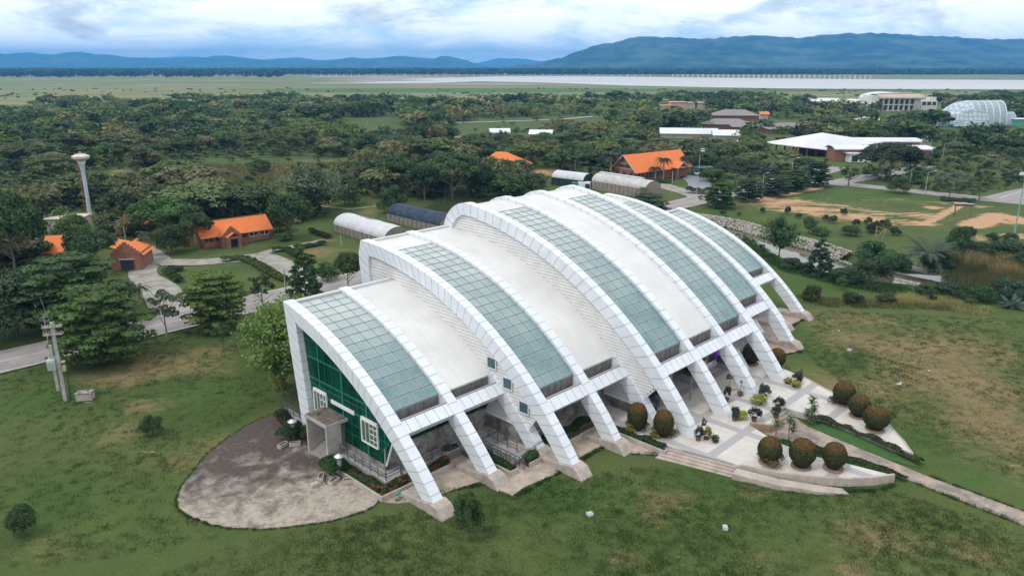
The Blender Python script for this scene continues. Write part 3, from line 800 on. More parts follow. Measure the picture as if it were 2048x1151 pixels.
for z, h in ((2.4, .03), (3.4, .03), (4.6, .20), (5.4, .03), (6.0, .14), (8.0, .12), (9.6, .03)):
    wr = min(-5.2, CIR['A'][0] + math.sqrt(max((35.39 - 1.3) ** 2 - (z + 22.08) ** 2, 0))); wl = -17.1 - max(0, (z - .75)) / 10.5 * 1.4
    if z < 4.4: wr = min(wr, -6.3 + max(0, z - BOT) / 3.2 * 1.4)
    m.box(SF - .05, SF + .05, -wr, -wl - .05, z - h / 2, z + h / 2)
m.build('mullions', GFR, GW)
# white framed windows set in the green wall
def white_window(w0, w1, z0, z1, cols, rows, glass):
    m = MB(); s = SF - .16
    m.box(s - .06, s + .1, -w1, -w0, z1 - .08, z1 + .2); m.box(s - .06, s + .1, -w1, -w0, z0 - .06, z0 + .06)
    for w in (w0, w1): m.box(s - .06, s + .1, -(w + .06), -(w - .06), z0, z1)
    for i in range(1, cols): w = w0 + (w1 - w0) * i / cols; m.box(s - .04, s + .06, -(w + .02), -(w - .02), z0, z1)
    for i in range(1, rows): z = z0 + (z1 - z0) * i / rows; m.box(s - .04, s + .06, -w1, -(w0 + (w1 - w0) * (.5 if rows > 2 else 0)), z - .02, z + .02)
    f = m.build('white_window', WHITE, MUS)
    m = MB(); m.box(s + .02, s + .05, -w1, -w0, z0, z1); m.build('pane', glass, f)
PANE = basic('window_pane', (.16, .17, .15), (.09, .11, .10), 1.5, .2); PANEG = basic('green_pane', (.07, .10, .07), (.10, .15, .10), 1.5, .15)
white_window(-17.0, -14.9, 2.9, 4.95, 4, 3, PANE); white_window(-9.5, -7.2, 2.5, 4.6, 4, 4, PANEG)
m = MB(); m.box(SF - .2, SF - .1, 10.5, 14.1, 4.5, 4.85); m.build('door_lintel', WHITE, MUS)
# interior floors seen through the glass
m = MB(); m.box(.6, 11.5, 6.6, 16.9, 4.3, 4.6); m.box(.6, 11.5, 6.6, 17.0, .62, .8); m.box(5.8, 6.0, 6.8, 16.8, .8, 4.3)
m.build('inner_floor', basic('inner_slab', (.30, .32, .30), (.22, .24, .22), 1, .8), MUS)
m = MB()
for x in (3., 8.): m.box(x, x + .35, 11.5, 11.85, .8, 8.5)
m.box(.9, 1.0, 6.8, 17.2, 4.6, 5.5)
m.build('inner_column', basic('inner_column', (.26, .28, .27), (.2, .22, .2), 1, .8), MUS)
# front facade under the eaves: base wall and sloped glass
for s0, s1, wf in ((.05, 12, -6.3), (12, 24, -1.6), (54, 65.6, -6.4), (42, 54, -1.6)):
    m = MB(); m.box(s0, s1, -(wf), -(wf - .25), .3, 2.55)
    if s0 < 1: m.box(.05, .35, -(wf), 17.3, .3, 1.22); m.box(s0, s1, -(wf + .05), -(wf - .3), 2.55, 2.68)
    m.build('base_wall', CONCD, MUS)
    m = MB(); m.face([T(s0, wf - .05, 2.68), T(s1, wf - .05, 2.68), T(s1, wf + 1.0, 4.35), T(s0, wf + 1.0, 4.35)])
    gl = m.build('eaves_glass', GG.mat, MUS)
    m = MB(); n = int((s1 - s0) / 1.2)
    for i in range(n + 1):
        x = s0 + (s1 - s0) * i / n; m.bar(T(x, wf - .02, 2.7), T(x, wf + 1.03, 4.35), .06)
    m.bar(T(s0, wf + .45, 3.45), T(s1, wf + .45, 3.45), .06)
    m.build('mullions', STEEL, gl)
m = MB(); m.bar(T(SF - .05, -6.3, BOT), T(SF - .05, -4.95, 4.4), .16, .1); m.build('corner_post', WHITE, MUS)
# main entrance under the tall vaults
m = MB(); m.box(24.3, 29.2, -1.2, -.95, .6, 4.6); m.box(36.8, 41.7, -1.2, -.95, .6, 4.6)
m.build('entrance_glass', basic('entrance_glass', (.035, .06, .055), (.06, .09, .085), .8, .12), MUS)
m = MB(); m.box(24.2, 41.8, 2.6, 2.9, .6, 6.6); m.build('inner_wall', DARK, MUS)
m = MB()
for x in (24.3, 26., 27.6, 29.2, 36.8, 38.4, 40., 41.7): m.box(x - .05, x + .05, -1.28, -.9, .6, 4.7)
m.box(24.3, 41.7, -1.28, -.9, 4.6, 4.75); m.build('door_frame', STEEL, MUS)
m = MB(); m.box(29.2, 29.7, -2.6, -.9, .6, 4.6); m.box(36.2, 36.8, -2.6, -.9, .6, 4.6)
m.build('entrance_pier', CONCD, MUS)

# entrance porch at the glazed end
m = MB(); m.box(-2.2, .04, 11.7, 15.2, 3.5, 3.8)
m.box(-2.15, -.7, 11.77, 11.99, 0, 3.5); m.box(-2.15, -.4, 14.92, 15.14, 0, 3.5)
PORCH = basic('porch_concrete', (.46, .43, .40), (.33, .31, .29), 1.1, .85, fine=.25, bump=.1)
PROOF = basic('mossy_concrete', (.20, .165, .13), (.055, .045, .038), 1.3, .95, fine=.6, bump=.3, contrast=(.35, .65))
po = m.build('entrance_porch', PORCH, MUS)
m = MB(); m.box(-2.12, .02, 11.78, 15.12, 3.8, 3.815); m.build('porch_roof_moss', PROOF, po)
m = MB()
for i in range(5): m.box(-2.1 + i * .32, .02, 12.02, 14.9, i * .16, (i + 1) * .16)
m.build('steps', CONC, po)
m = MB(); m.box(-.02, .04, 12.3, 14.6, .8, 2.9); m.build('door', PANEG, po)

# terraces
TERR = NT('terrace_tiles')
_b = TERR.n('ShaderNodeTexBrick'); _b.inputs['Scale'].default_value = 1; _b.inputs['Brick Width'].default_value = .6; _b.inputs['Row Height'].default_value = .6; _b.offset = 0
_b.inputs['Mortar Size'].default_value = .012; _b.inputs['Color1'].default_value = (.34, .32, .31, 1); _b.inputs['Color2'].default_value = (.42, .39, .38, 1); _b.inputs['Mortar'].default_value = (.16, .15, .14, 1)
TERR.l(TERR.tc.outputs['Object'], _b.inputs['Vector'])
TERR.set(TERR.mix(TERR.ramp(TERR.noise(TERR.tc.outputs['Object'], 1.1, 6, .65), [(.45, 0.), (.7, .6)]), _b.outputs[0], (.13, .12, .11)), .8)
for bx in ((-1.1, .6, 4.8, 11.7, 0, .78), (-.2, .6, 15.3, 23.4, 0, .78), (.6, 12, 4.8, 6.6, 0, .76), (12, 20.2, -.0, 2.0, 0, .55), (7.2, 12, 3.9, 4.8, 0, .62), (20.2, 24, -3, 6, 0, .58), (8.9, 11.4, -.0, 3.9, 0, .4), (42, 54, 0, 2, 0, .55), (54, 66, 4.8, 7, 0, .7)):
    MB().box(*bx).build('terrace', TERR.mat, MUS)
# planter walls
m = MB()
m.box(-2.45, -2.3, 3.65, 12.2, 0, .5); m.box(-2.3, 5.2, 3.65, 3.8, 0, .5); m.box(5.05, 5.2, 3.8, 4.8, 0, .5)
m.box(12.7, 19.7, -.95, -.8, 0, .5); m.box(12.7, 12.85, -.8, .1, 0, .5)
m.box(19.7, 19.85, -8.4, -.9, 0, .5); m.box(19.85, 20.5, -8.4, -8.2, 0, .5)
m.box(7.5, 7.65, -1.0, 4.0, 0, .5); m.box(7.65, 8.5, -1.0, -.85, 0, .5); m.box(9.8, 11.5, -1.15, -1.0, 0, .45)
m.build('planter_wall', CREAM, MUS, bevel=.03)
m = MB()
m.box(-2.3, -1.1, 3.8, 12.2, 0, .36); m.box(-1.1, 5.05, 3.8, 4.8, 0, .36); m.box(12.85, 19.7, -.8, 0, 0, .36); m.box(19.85, 20.5, -8.2, -.0, 0, .36)
m.box(7.65, 8.5, -.85, 4., 0, .36); m.box(9.8, 11.5, -1.0, -.05, 0, .33); m.box(-1.6, -.2, 16.3, 23.2, 0, .2)
m.build('planter_soil', SOIL, MUS)
def railing(pts, z, parent, h=.95):
    m = MB()
    for (a_, b_) in zip(pts[:-1], pts[1:]):
        L_ = math.hypot(b_[0] - a_[0], b_[1] - a_[1]); n = max(1, int(round(L_ / 1.15)))
        for i in range(n + 1):
            t = i / n; s, w = a_[0] + (b_[0] - a_[0]) * t, a_[1] + (b_[1] - a_[1]) * t
            m.bar(T(s, w, z), T(s, w, z + h), .06)
        for hh in (h, h * .66, h * .36): m.bar(T(*a_, z + hh), T(*b_, z + hh), .05)
    m.build('railing', STEEL, parent)
railing([(-1.0, -11.6), (-1.0, -4.95), (.5, -4.95)], .78, MUS); railing([(-.1, -15.4), (-.1, -23.3), (3.2, -23.6)], .78, MUS)
railing([(.6, -4.9), (7.1, -4.9)], .76, MUS)
railing([(8.75, -3.9), (8.75, 1.4)], .35, MUS); railing([(8.9, -3.8), (8.9, .7), (11.3, .3), (12.5, .2)], .4, MUS, .85)
railing([(10.4, -4.7), (10.4, -1.0)], .45, MUS)

# signboard of the entrance
m = MB(); m.box(30.5, 35.5, -4.35, -4.2, 3.05, 3.4); m.box(30.5, 30.62, -4.35, -4.2, 0.6, 3.4)
sb = m.build('sign_board', CONC, MUS)
m = MB(); x = 30.8; r3 = random.Random(5)
while x < 35.2:
    w_ = r3.uniform(.12, .24); m.box(x, x + .05, -4.36, -4.3, 3.42, 3.72); m.box(x + w_ - .05, x + w_, -4.36, -4.3, 3.42, 3.72)
    if r3.random() < .7: m.box(x, x + w_, -4.36, -4.3, 3.67, 3.72)
    if r3.random() < .4: m.box(x, x + w_ * .6, -4.36, -4.3, 3.42, 3.47)
    x += w_ + .07
m.build('sign_letters', WHITE, sb)
m = MB(); m.lathe([(.01, 0), (.42, 0), (.42, .06), (.01, .06)], (0, 0, 0), 18)
em = m.build('round_emblem', basic('gold_disc', (.55, .33, .15), (.45, .25, .1), 2, .5), sb); em.location = (32.6, -4.4, 3.9); em.rotation_euler = (R(90), 0, 0)
# purple cloth swag tied to the rib
m = MB(); m.lathe([(.05, .55), (.28, .35), (.34, .0), (.22, -.3), (.05, -.4)], (34.9, -4.45, 4.55), 10); m.bar((34.9, -4.45, 4.2), (34.5, -4.45, 3.4), .06); m.bar((34.9, -4.45, 4.2), (35.1, -4.45, 3.4), .06)
m.build('purple_drape', basic('purple_cloth', (.22, .03, .42), (.14, .02, .3), 3, .8), MUS)

# ------------------------------------------------------------------ apron, paving, plaza
def locobj(o): o.location = (BX, BY, 0); o.rotation_euler = (0, 0, TH); return o
AP = NT('apron_concrete')
_v = AP.tc.outputs['Object']
_a = AP.noise(_v, .22, 7, .6, 1.2); _b2 = AP.noise(_v, .9, 7, .68, .4); _c = AP.noise(_v, 5, 6, .75); _d = AP.noise(_v, 2.2, 6, .72)
_sp = AP.n('ShaderNodeSeparateXYZ'); AP.l(_v, _sp.inputs[0])
_edge = AP.math('ADD', AP.math('MULTIPLY', AP.math('SUBTRACT', _sp.outputs[1], 8.0), .05), AP.math('MULTIPLY', AP.math('ADD', _sp.outputs[0], 6.0), .02))     # darker towards the rear end
_mask = AP.ramp(AP.math('ADD', AP.math('ADD', AP.math('MULTIPLY', _a, 1.3), AP.math('MULTIPLY', _b2, .55)), _edge), [(1.34, 0.), (1.52, .55), (1.9, 1.)]) if False else AP.ramp(AP.math('MULTIPLY', AP.math('ADD', AP.math('ADD', AP.math('MULTIPLY', _a, 2.2), AP.math('MULTIPLY', _b2, 1.5)), _edge), .4), [(.70, 0.), (.82, .6), (.94, 1.)])
_col = AP.mix(_mask, (.36, .31, .255), (.065, .050, .043))
_col = AP.mix(AP.ramp(_d, [(.50, 0.), (.66, .6)]), _col, (.13, .10, .085))
_col = AP.mix(AP.ramp(_c, [(.62, 0.), (.72, .5)]), _col, (.40, .35, .29))
_col = AP.mix(1.0, _col, AP.mix(_c, (.6,) * 3, (1.35,) * 3), 'MULTIPLY')
AP.bump(_c, .25, .03); AP.set(_col, .92)
apron = [(.3, -24.3), (-.8, -24.6), (-3.6, -24.0), (-6.4, -22.7), (-8.8, -21.2), (-10.7, -19.3), (-12.3, -17.8), (-13.5, -16.2), (-14.1, -14.6), (-13.9, -12.7), (-13.2, -10.4), (-12.0, -8.5), (-10.5, -6.9), (-8.6, -5.6), (-7.0, -4.6), (-5.2, -4.0), (-3.6, -3.7), (-2.2, -4.1), (-2.0, -5.0), (.4, -5.0)]
rr_ = random.Random(4); ap2 = []
for i, p in enumerate(apron):
    q = apron[(i + 1) % len(apron)]; n = max(1, int(math.hypot(q[0] - p[0], q[1] - p[1]) / .4)) if i < 18 else 1
    for j in range(n):
        t = j / n; ap2.append((p[0] + (q[0] - p[0]) * t + rr_.uniform(-.07, .07), -(p[1] + (q[1] - p[1]) * t + rr_.uniform(-.07, .07))))
locobj(sheet('apron', ap2, .05, AP.mat, thick=.14))
APS = AP.mat
side = [(-2.3, -3.7), (-1.6, -2.7), (.2, -1.6), (5.2, -.4), (5.6, 3.1), (7.2, 2.9), (10.9, 3.4), (11.0, 2.9), (13.5, 3.0), (17.6, 3.1), (17.7, 5.4), (19.6, 7.8), (20.1, 7.9), (20.1, -2), (5.2, -6), (-2.3, -6)]
PAVE = basic('beige_paving', (.46, .38, .31), (.30, .25, .20), .9, .9, fine=.55, bump=.15)
locobj(sheet('pavement', [(p[0], -p[1]) for p in side], .03, PAVE, thick=.1))
locobj(sheet('pavement', [(48, -6), (49, 5.6), (53, 5.6), (56, 3), (60, 0.5), (66, .8), (67.5, -1), (67.5, -8), (48, -8)][::-1] and [(p[0], -p[1]) for p in [(45.5, -6), (46, 2.5), (49, 4.2), (53, 5.6), (56, 3), (60, 0.5), (66, .8), (67.5, -1), (67.5, -8), (45.5, -8)]], .03, basic('rosy_paving', (.42, .30, .25), (.30, .24, .20), .8, .9, fine=.4), thick=.1))
PL = NT('plaza_tiles')
_v = PL.tc.outputs['Object']
_b = PL.n('ShaderNodeTexBrick'); _b.offset = 0; _b.inputs['Scale'].default_value = 1; _b.inputs['Brick Width'].default_value = .45; _b.inputs['Row Height'].default_value = .45; _b.inputs['Mortar Size'].default_value = .008
_b.inputs['Color1'].default_value = (.56, .52, .48, 1); _b.inputs['Color2'].default_value = (.50, .465, .43, 1); _b.inputs['Mortar'].default_value = (.42, .39, .36, 1); PL.l(_v, _b.inputs['Vector'])
_sp = PL.n('ShaderNodeSeparateXYZ'); PL.l(_v, _sp.inputs[0])
def band(x, off, pitch, half):
    f = PL.math('FRACT', PL.math('DIVIDE', PL.math('ADD', x, off), pitch)); d = PL.math('ABSOLUTE', PL.math('SUBTRACT', f, .5))
    return PL.ramp(d, [(half / pitch, 1.), (half / pitch + .004, 0.)])
_m1 = band(_sp.outputs[0], -25.7 + 50 * 3.2 + 1.6, 6.42, .45); _m2 = band(_sp.outputs[1], 11.8 + 2.25, 4.5, .42)
_mk = PL.math('MAXIMUM', _m1, _m2)
_cc = PL.mix(_mk, _b.outputs[0], (.33, .32, .325))
_cc = PL.mix(PL.ramp(PL.noise(_v, .5, 6, .62, .3), [(.5, 0.), (.75, .5)]), _cc, (.36, .30, .25))
_cc = PL.mix(PL.ramp(PL.noise(_v, 1.7, 6, .7), [(.58, 0.), (.75, .5)]), _cc, (.30, .26, .22))
PL.set(_cc, .6)
lw = [(20.6, -1.), (20.6, 7.9), (21.9, 14.2), (23.0, 17.4), (24.5, 19.8), (26.0, 21.7), (27.7, 23.2), (29.4, 24.3), (28.7, 20.9), (28.0, 18.5), (28.1, 15.1), (28.7, 13.5), (29.6, 11.4), (30.5, 12.9), (31.5, 13.2), (32.6, 13.0), (33.2, 12.2), (35.5, 12.1), (35.7, 14.4), (36.3, 15.4), (35.9, 18.5), (35.2, 21.5), (34.5, 24.3),
      (36.5, 22.9), (39.2, 20.5), (41.0, 17.2), (42.4, 14.2), (44.3, 10.2), (45.2, 7.4), (45.4, -1.)]
locobj(sheet('plaza', [(p[0], -p[1]) for p in lw], .6, [PL.mat, CREAM][0], thick=.7))
# raised kerb round the plaza edge
def kerbline(pts, z0, z1, wd, mat):
    m = MB()
    for a_, b_ in zip(pts[:-1], pts[1:]):
        d = Vector((b_[0] - a_[0], b_[1] - a_[1])).normalized(); n_ = Vector((-d.y, d.x)) * wd / 2
        A_, B_ = Vector((a_[0], -a_[1])), Vector((b_[0], -b_[1])); n2 = Vector((n_.x, -n_.y))
        m.prism([tuple(A_ + n2), tuple(B_ + n2), tuple(B_ - n2), tuple(A_ - n2)], z0, z1)
    return tag(locobj(m.build('kerb', mat)), kind='structure')
kerbline([(21.95, 14.5), (23.05, 17.5), (24.5, 19.95), (26.0, 21.85), (27.7, 23.35), (29.5, 24.5)], -.05, .72, .22, CREAM)
kerbline([(29.6, 11.4), (30.5, 13.0), (31.5, 13.3), (32.6, 13.1), (33.1, 12.3)], -.05, .85, .25, basic('brown_kerb', (.30, .19, .13), (.36, .27, .20), 1.5, .85))
kerbline([(34.5, 24.4), (36.5, 23.0), (39.2, 20.6), (41.0, 17.3), (42.5, 14.2), (44.4, 10.2)], -.05, .64, .16, CREAM)
# side steps and ramp
m = MB()
for i in range(4):
    o_ = .42 * (i + 1); zt = .6 - .145 * (i + 1)
    m.prism([(20.5 - o_ * .3, -7.9), (21.9, -14.2 + 0), (21.9 - o_ * .75 + .0, -(14.3 + o_ * .1)), (20.6 - o_, -7.9 - .0)][::1], -.05, zt)
tag(locobj(m.build('steps', basic('step_stone', (.45, .38, .33), (.30, .25, .21), .8, .9, fine=.4))), kind='structure')
m = MB(); rp = [(21.5, 14.4), (22.6, 17.6), (24.1, 20.1), (25.4, 21.9)]; ro = [(20.4, 14.6), (21.6, 18.1), (23.3, 20.9), (24.9, 22.6)]
zr = [.5, .36, .2, .04]
for i in range(3):
    m.add([(rp[i][0], -rp[i][1], zr[i]), (rp[i + 1][0], -rp[i + 1][1], zr[i + 1]), (ro[i + 1][0], -ro[i + 1][1], zr[i + 1]), (ro[i][0], -ro[i][1], zr[i]),
           (rp[i][0], -rp[i][1], -.1), (rp[i + 1][0], -rp[i + 1][1], -.1), (ro[i + 1][0], -ro[i + 1][1], -.1), (ro[i][0], -ro[i][1], -.1)],
          [(0, 1, 2, 3), (3, 2, 6, 7), (0, 4, 5, 1), (0, 3, 7, 4), (1, 5, 6, 2)])
tag(locobj(m.build('ramp', CREAM)), kind='structure')
m = MB()
for i in range(3): m.box(33.15, 35.5, -(12.15 + .38 * (i + 1)), -(12.15 + .38 * i), 0, .6 - .15 * (i + 1))
tag(locobj(m.build('steps', CONC)), kind='structure')
pth = [(30.0, 12.2), (33.0, 12.6), (35.4, 13.2), (34.3, 15.0), (33.6, 19), (32.9, 23.0), (32.4, 26.2), (31.9, 34), (31.0, 46), (28.8, 46), (29.8, 34), (30.6, 26.3), (30.7, 23.8), (30.4, 19), (30.2, 15)]
locobj(sheet('path', [(p[0], -p[1]) for p in pth], .04, PATHM, thick=.12))
BEDG = basic('bed_grass', (.03, .085, .015), (.05, .12, .025), 1.5, .95, fine=.6, bump=.6)
locobj(sheet('planting_bed', [(p[0], -p[1]) for p in [(34.4, 15.0), (36.2, 15.5), (35.8, 18.5), (35.1, 21.5), (34.4, 24.4), (33.4, 25.5), (33.0, 22.8), (33.7, 19)]], .06, BEDG, thick=.1))
locobj(sheet('planting_bed', [(p[0], -p[1]) for p in [(28.9, 14.2), (30.1, 14.2), (30.35, 19), (30.6, 23.8), (30.5, 25.4), (29.6, 24.4), (28.8, 20.9), (28.1, 18.5), (28.2, 15.2)]], .06, BEDG, thick=.1))
# ------------------------------------------------------------------ vegetation
def lobes_for(kind, r, q=1.0):
    L_ = []
    if kind == 'round':
        for i in range(int(26 * q)):
            d = r.normal(size=3); d /= np.linalg.norm(d); d[2] = abs(d[2]) * .9 - .25
            L_.append((d * [.36, .36, .32] * r.uniform(.75, 1) + [0, 0, .60], [r.uniform(.12, .19)] * 2 + [r.uniform(.10, .15)]))
    elif kind == 'broad':
        for i in range(int(30 * q)):
            a_ = r.uniform(0, 6.28); rr = .62 * math.sqrt(r.uniform(0, 1)); L_.append(([rr * math.cos(a_), rr * math.sin(a_), .88 - .42 * rr * rr - r.uniform(0, .16)], [r.uniform(.13, .21)] * 2 + [r.uniform(.05, .09)]))
    elif kind == 'layered':
        for i, z in enumerate(np.linspace(.16, .97, 10)):
            Rr = .50 * math.sin(math.pi * min(1, (1.04 - z) * .72 + .10)) ** .8; n = max(3, int(13 * Rr / .5 * q))
            for k in range(n):
                a_ = 6.28 * k / n + r.uniform(-.3, .3) + i; q_ = Rr * r.choice([1, .88, .6, .35]) * r.uniform(.85, 1.1)
                L_.append(([q_ * math.cos(a_), q_ * math.sin(a_), z + r.uniform(-.02, .02) - .10 * q_], [r.uniform(.10, .16), r.uniform(.10, .16), r.uniform(.018, .03)]))
    elif kind == 'bushy':
        for i in range(int(26 * q)):
            d = r.normal(size=3); d /= np.linalg.norm(d); d[2] = abs(d[2])
            L_.append((d * [.44, .44, .62] * r.uniform(.6, 1) + [0, 0, .22], [r.uniform(.14, .22)] * 2 + [r.uniform(.13, .2)]))
    elif kind == 'airy':
        for i in range(int(20 * q)):
            d = r.normal(size=3); d /= np.linalg.norm(d)
            L_.append((d * [.30, .30, .34] * r.uniform(.4, 1) + [0, 0, .66], [r.uniform(.05, .10)] * 2 + [r.uniform(.04, .07)]))
    elif kind == 'cone':
        for i, z in enumerate(np.linspace(.12, 1.0, 13)):
            Rr = .36 * (1.05 - z) ** .8 + .02; n = max(1, int(20 * Rr))
            for k in range(n):
                a_ = 6.28 * k / n + r.uniform(-.4, .4) + i; q_ = Rr * r.uniform(.7, 1.1)
                L_.append(([q_ * math.cos(a_), q_ * math.sin(a_), z - .12 * q_], [r.uniform(.08, .11)] * 2 + [r.uniform(.03, .05)]))
    elif kind == 'ball':
        L_.append(([0, 0, .55], [.5, .5, .47]))
    return L_
def leaves(kind, n, ls, seed, q=1.0):
    r = np.random.default_rng(seed)
    if kind == 'plume':
        m_ = 60; A_ = []; T_ = []; D_ = []
        for i in range(m_):
            a_ = r.uniform(0, 6.28); out_ = r.uniform(.12, .62); h = r.uniform(.55, 1.0) * (1.1 - out_ * .55)
            k = n // m_; t = r.uniform(.25, 1, k) ** .8
            x = out_ * t ** 1.7; z = h * (1.55 * t - .62 * t ** 2.6) 
            p = np.c_[x * math.cos(a_), x * math.sin(a_), z] + r.normal(0, .034, (k, 3)) * (0.4 + t[:, None])
            A_.append(p); T_.append(np.full(k, r.uniform(.75, 1.25))); D_.append(np.tile([math.cos(a_), math.sin(a_), -.7], (k, 1)))
        P_ = np.concatenate(A_); tint = np.concatenate(T_); n = len(P_)
        nrm = r.normal(size=(n, 3)); nrm[:, 2] += .8
    else:
        L_ = lobes_for(kind, r, q); C_ = np.array([l[0] for l in L_]); S_ = np.array([l[1] for l in L_])
        ar = (S_[:, 0] * S_[:, 1] + S_[:, 0] * S_[:, 2]); pk = r.choice(len(L_), n, p=ar / ar.sum())
        d = r.normal(size=(n, 3)); d /= np.linalg.norm(d, axis=1)[:, None]
        if kind != 'ball': d[:, 2] = np.where(r.uniform(size=n) < .6, np.abs(d[:, 2]), d[:, 2])
        rad = r.uniform(.72, 1.06, n) if kind != 'ball' else r.uniform(.93, 1.03, n)
        P_ = C_[pk] + d * S_[pk] * rad[:, None]
        P_[:, 2] = np.maximum(P_[:, 2], .01)
        lt = r.uniform(.72, 1.28, len(L_)); tint = lt[pk]
        if kind == 'ball': tint = 1 + .22 * np.sin(d[:, 0] * 9 + seed) * np.sin(d[:, 1] * 8 + 2) * np.sin(d[:, 2] * 7)
        fl = .35 if kind in ('layered', 'broad', 'cone') else .75
        nrm = d * (1, 1, 1.0) + r.normal(size=(n, 3)) * (.55 if kind != 'ball' else .35)
        if kind in ('layered', 'broad'): nrm[:, 2] = np.abs(nrm[:, 2]) + .9
    nrm /= np.linalg.norm(nrm, axis=1)[:, None]
    u = np.cross(nrm, r.normal(size=(n, 3))); u /= np.linalg.norm(u, axis=1)[:, None]; v = np.cross(nrm, u)
    s = ls * r.uniform(.6, 1.35, n)[:, None]
    V = np.stack([P_ - u * s, P_ - v * s * .5 + nrm * s * .12, P_ + u * s, P_ + v * s * .5 + nrm * s * .12], 1).reshape(-1, 3)
    F_ = np.arange(4 * n).reshape(n, 4)
    hue = r.normal(0, .045, (n, 3)); tint = tint * (r.uniform(.86, 1.14, n) if n < 2000 else r.uniform(.75, 1.3, n))
    col = np.clip(tint[:, None] * (1 + hue * [1.4, .6, .8]), .2, 2.2)
    return V, F_, col
_cm = {}
def crown_mesh(kind, n, ls, seed, q=1.0):
    key = (kind, n, ls, seed)
    if key not in _cm:
        V, F_, c = leaves(kind, n, ls, seed, q); _cm[key] = npmesh('crown', V, F_, LEAF, parent=False, col=c)
    return _cm[key]
def trunk_mesh(kind, seed, bark, big=1.0):
    r = random.Random(seed); m = MB()
    top = {'round': .55, 'broad': .5, 'layered': .93, 'bushy': .35, 'airy': .6, 'cone': .95, 'plume': .3, 'ball': .4}[kind]
    b0 = .022 * big
    pts = [(0, 0, -.02)]; x = y = 0
    for i in range(1, 6): x += r.uniform(-.012, .012); y += r.uniform(-.012, .012); pts.append((x, y, top * i / 5))
    m.tube(pts, [b0 * (1.25 if i == 0 else 1 - .13 * i) for i in range(6)], 7)
    nl = {'layered': 16, 'cone': 8, 'plume': 9}.get(kind, 8)
    for i in range(nl):
        t = r.uniform(.35, 1) if kind not in ('layered', 'cone') else (i + 1) / nl
        base = Vector(pts[0]).lerp(Vector(pts[5]), t); a_ = r.uniform(0, 6.28) + i * 2.4
        ln = {'broad': .52, 'layered': .42 * (1.1 - t) + .08, 'cone': .3 * (1.05 - t), 'airy': .30, 'plume': .2}.get(kind, .32); up = {'broad': .34, 'layered': .03, 'cone': .0, 'airy': .26, 'plume': .5}.get(kind, .25)
        e = base + Vector((math.cos(a_) * ln, math.sin(a_) * ln, up * r.uniform(.7, 1.2))); mid = base.lerp(e, .5) + Vector((0, 0, -.03 if up > .1 else .02))
        m.tube([base, mid, e], [b0 * .5, b0 * .33, b0 * .12], 5)
    o = m.build('trunk', bark); me = o.data; bpy.data.objects.remove(o); return me
_tm = {}
DENS = {'round': (5600, .031), 'broad': (5600, .030), 'layered': (11000, .029), 'bushy': (5600, .031), 'airy': (1900, .026), 'cone': (6000, .028), 'plume': (7600, .028), 'ball': (5200, .026)}
def tree(name, label, cat, loc, h, w, kind, col, seed=1, lod=1.0, group=None, bark=None, rz=None, tilt=0):
    """h = height, w = crown width in metres; one Empty with trunk and crown"""
    n, ls = DENS[kind]; n = int(n * lod); ls = ls * (1 / math.sqrt(lod))
    t = thing(name, label, cat, loc, rnd.uniform(0, 6.28) if rz is None else rz, group)
    base_w = {'round': 1.0, 'broad': 1.5, 'layered': 1.0, 'bushy': 1.1, 'airy': .68, 'cone': .8, 'plume': 1.1, 'ball': 1.0}[kind]
    t.scale = (w / base_w, w / base_w, h)
    c = bpy.data.objects.new('crown', crown_mesh(kind, n, round(ls, 4), seed)); COL.objects.link(c); c.parent = t; c.color = (*[x * TB for x in col], 1)
    k = (kind, seed % 3, (bark or BARK).name)
    if k not in _tm: _tm[k] = trunk_mesh(kind, seed % 3, bark or BARK)
    tr = bpy.data.objects.new('trunk', _tm[k]); COL.objects.link(tr); tr.parent = t
    return t
# leaf colours
DG = (.038, .070, .024); MG = (.058, .100, .030); LG = (.085, .135, .040); OG = (.075, .095, .045); BG = (.046, .074, .036); YG = (.15, .17, .04); DRY = (.22, .17, .085)
TB = 1.42
def vary(c, k=.15): f = rnd.uniform(1 - k, 1 + k); return tuple(x * f * rnd.uniform(.95, 1.05) for x in c)

def T_(px, py, pyt, wpx, kind, col, name, label, cat='tree', seed=1, lod=1., bark=None, group=None):
    """a tree whose foot shows at (px, py), top at pyt, crown wpx wide"""
    g_ = gp(px, py); Y = (575.5 - pyt) / 1504.1
    dy = math.cos(PITCH) + Y * math.sin(PITCH); dz = -math.sin(PITCH) + Y * math.cos(PITCH)
    h = CAM_H + dz * g_.y / dy; d = g_.y * math.cos(PITCH) + CAM_H * math.sin(PITCH)
    return tree(name, label, cat, g_, max(h * .97, .3), wpx / 1504.1 * d, kind, col, seed, lod, group, bark)
# --- named trees near the building and the road
T_(432, 655, 540, 120, 'layered', (.070, .110, .024), 'almond_tree', 'tiered bright green tree alone on the lawn edge by the road', seed=1)
T_(208, 722, 568, 170, 'layered', (.052, .092, .022), 'almond_tree', 'big tiered tree covering the road behind the transformer pole', seed=2, lod=1.2)
T_(160, 648, 505, 190, 'layered', (.040, .074, .024), 'almond_tree', 'wide dark tiered tree between the gabled brick kiosk and the road', seed=3, lod=1.2)
T_(35, 668, 525, 140, 'bushy', BG, 'bushy_tree', 'bluish dense bushy tree at the left edge above the road', seed=4)
T_(-10, 690, 560, 120, 'bushy', BG, 'bushy_tree', 'dark bushy tree cut off by the left edge beside the road', seed=6)
T_(36, 560, 366, 136, 'round', DG, 'broadleaf_tree', 'very large dark tree standing before the white shed', seed=5, lod=1.4)
T_(-20, 600, 400, 150, 'round', DG, 'broadleaf_tree', 'tall dark tree at the left picture edge', seed=7)
T_(186, 545, 446, 112, 'round', (.034, .066, .022), 'broadleaf_tree', 'dark round tree right of the white shed and behind the brick kiosk', seed=8)
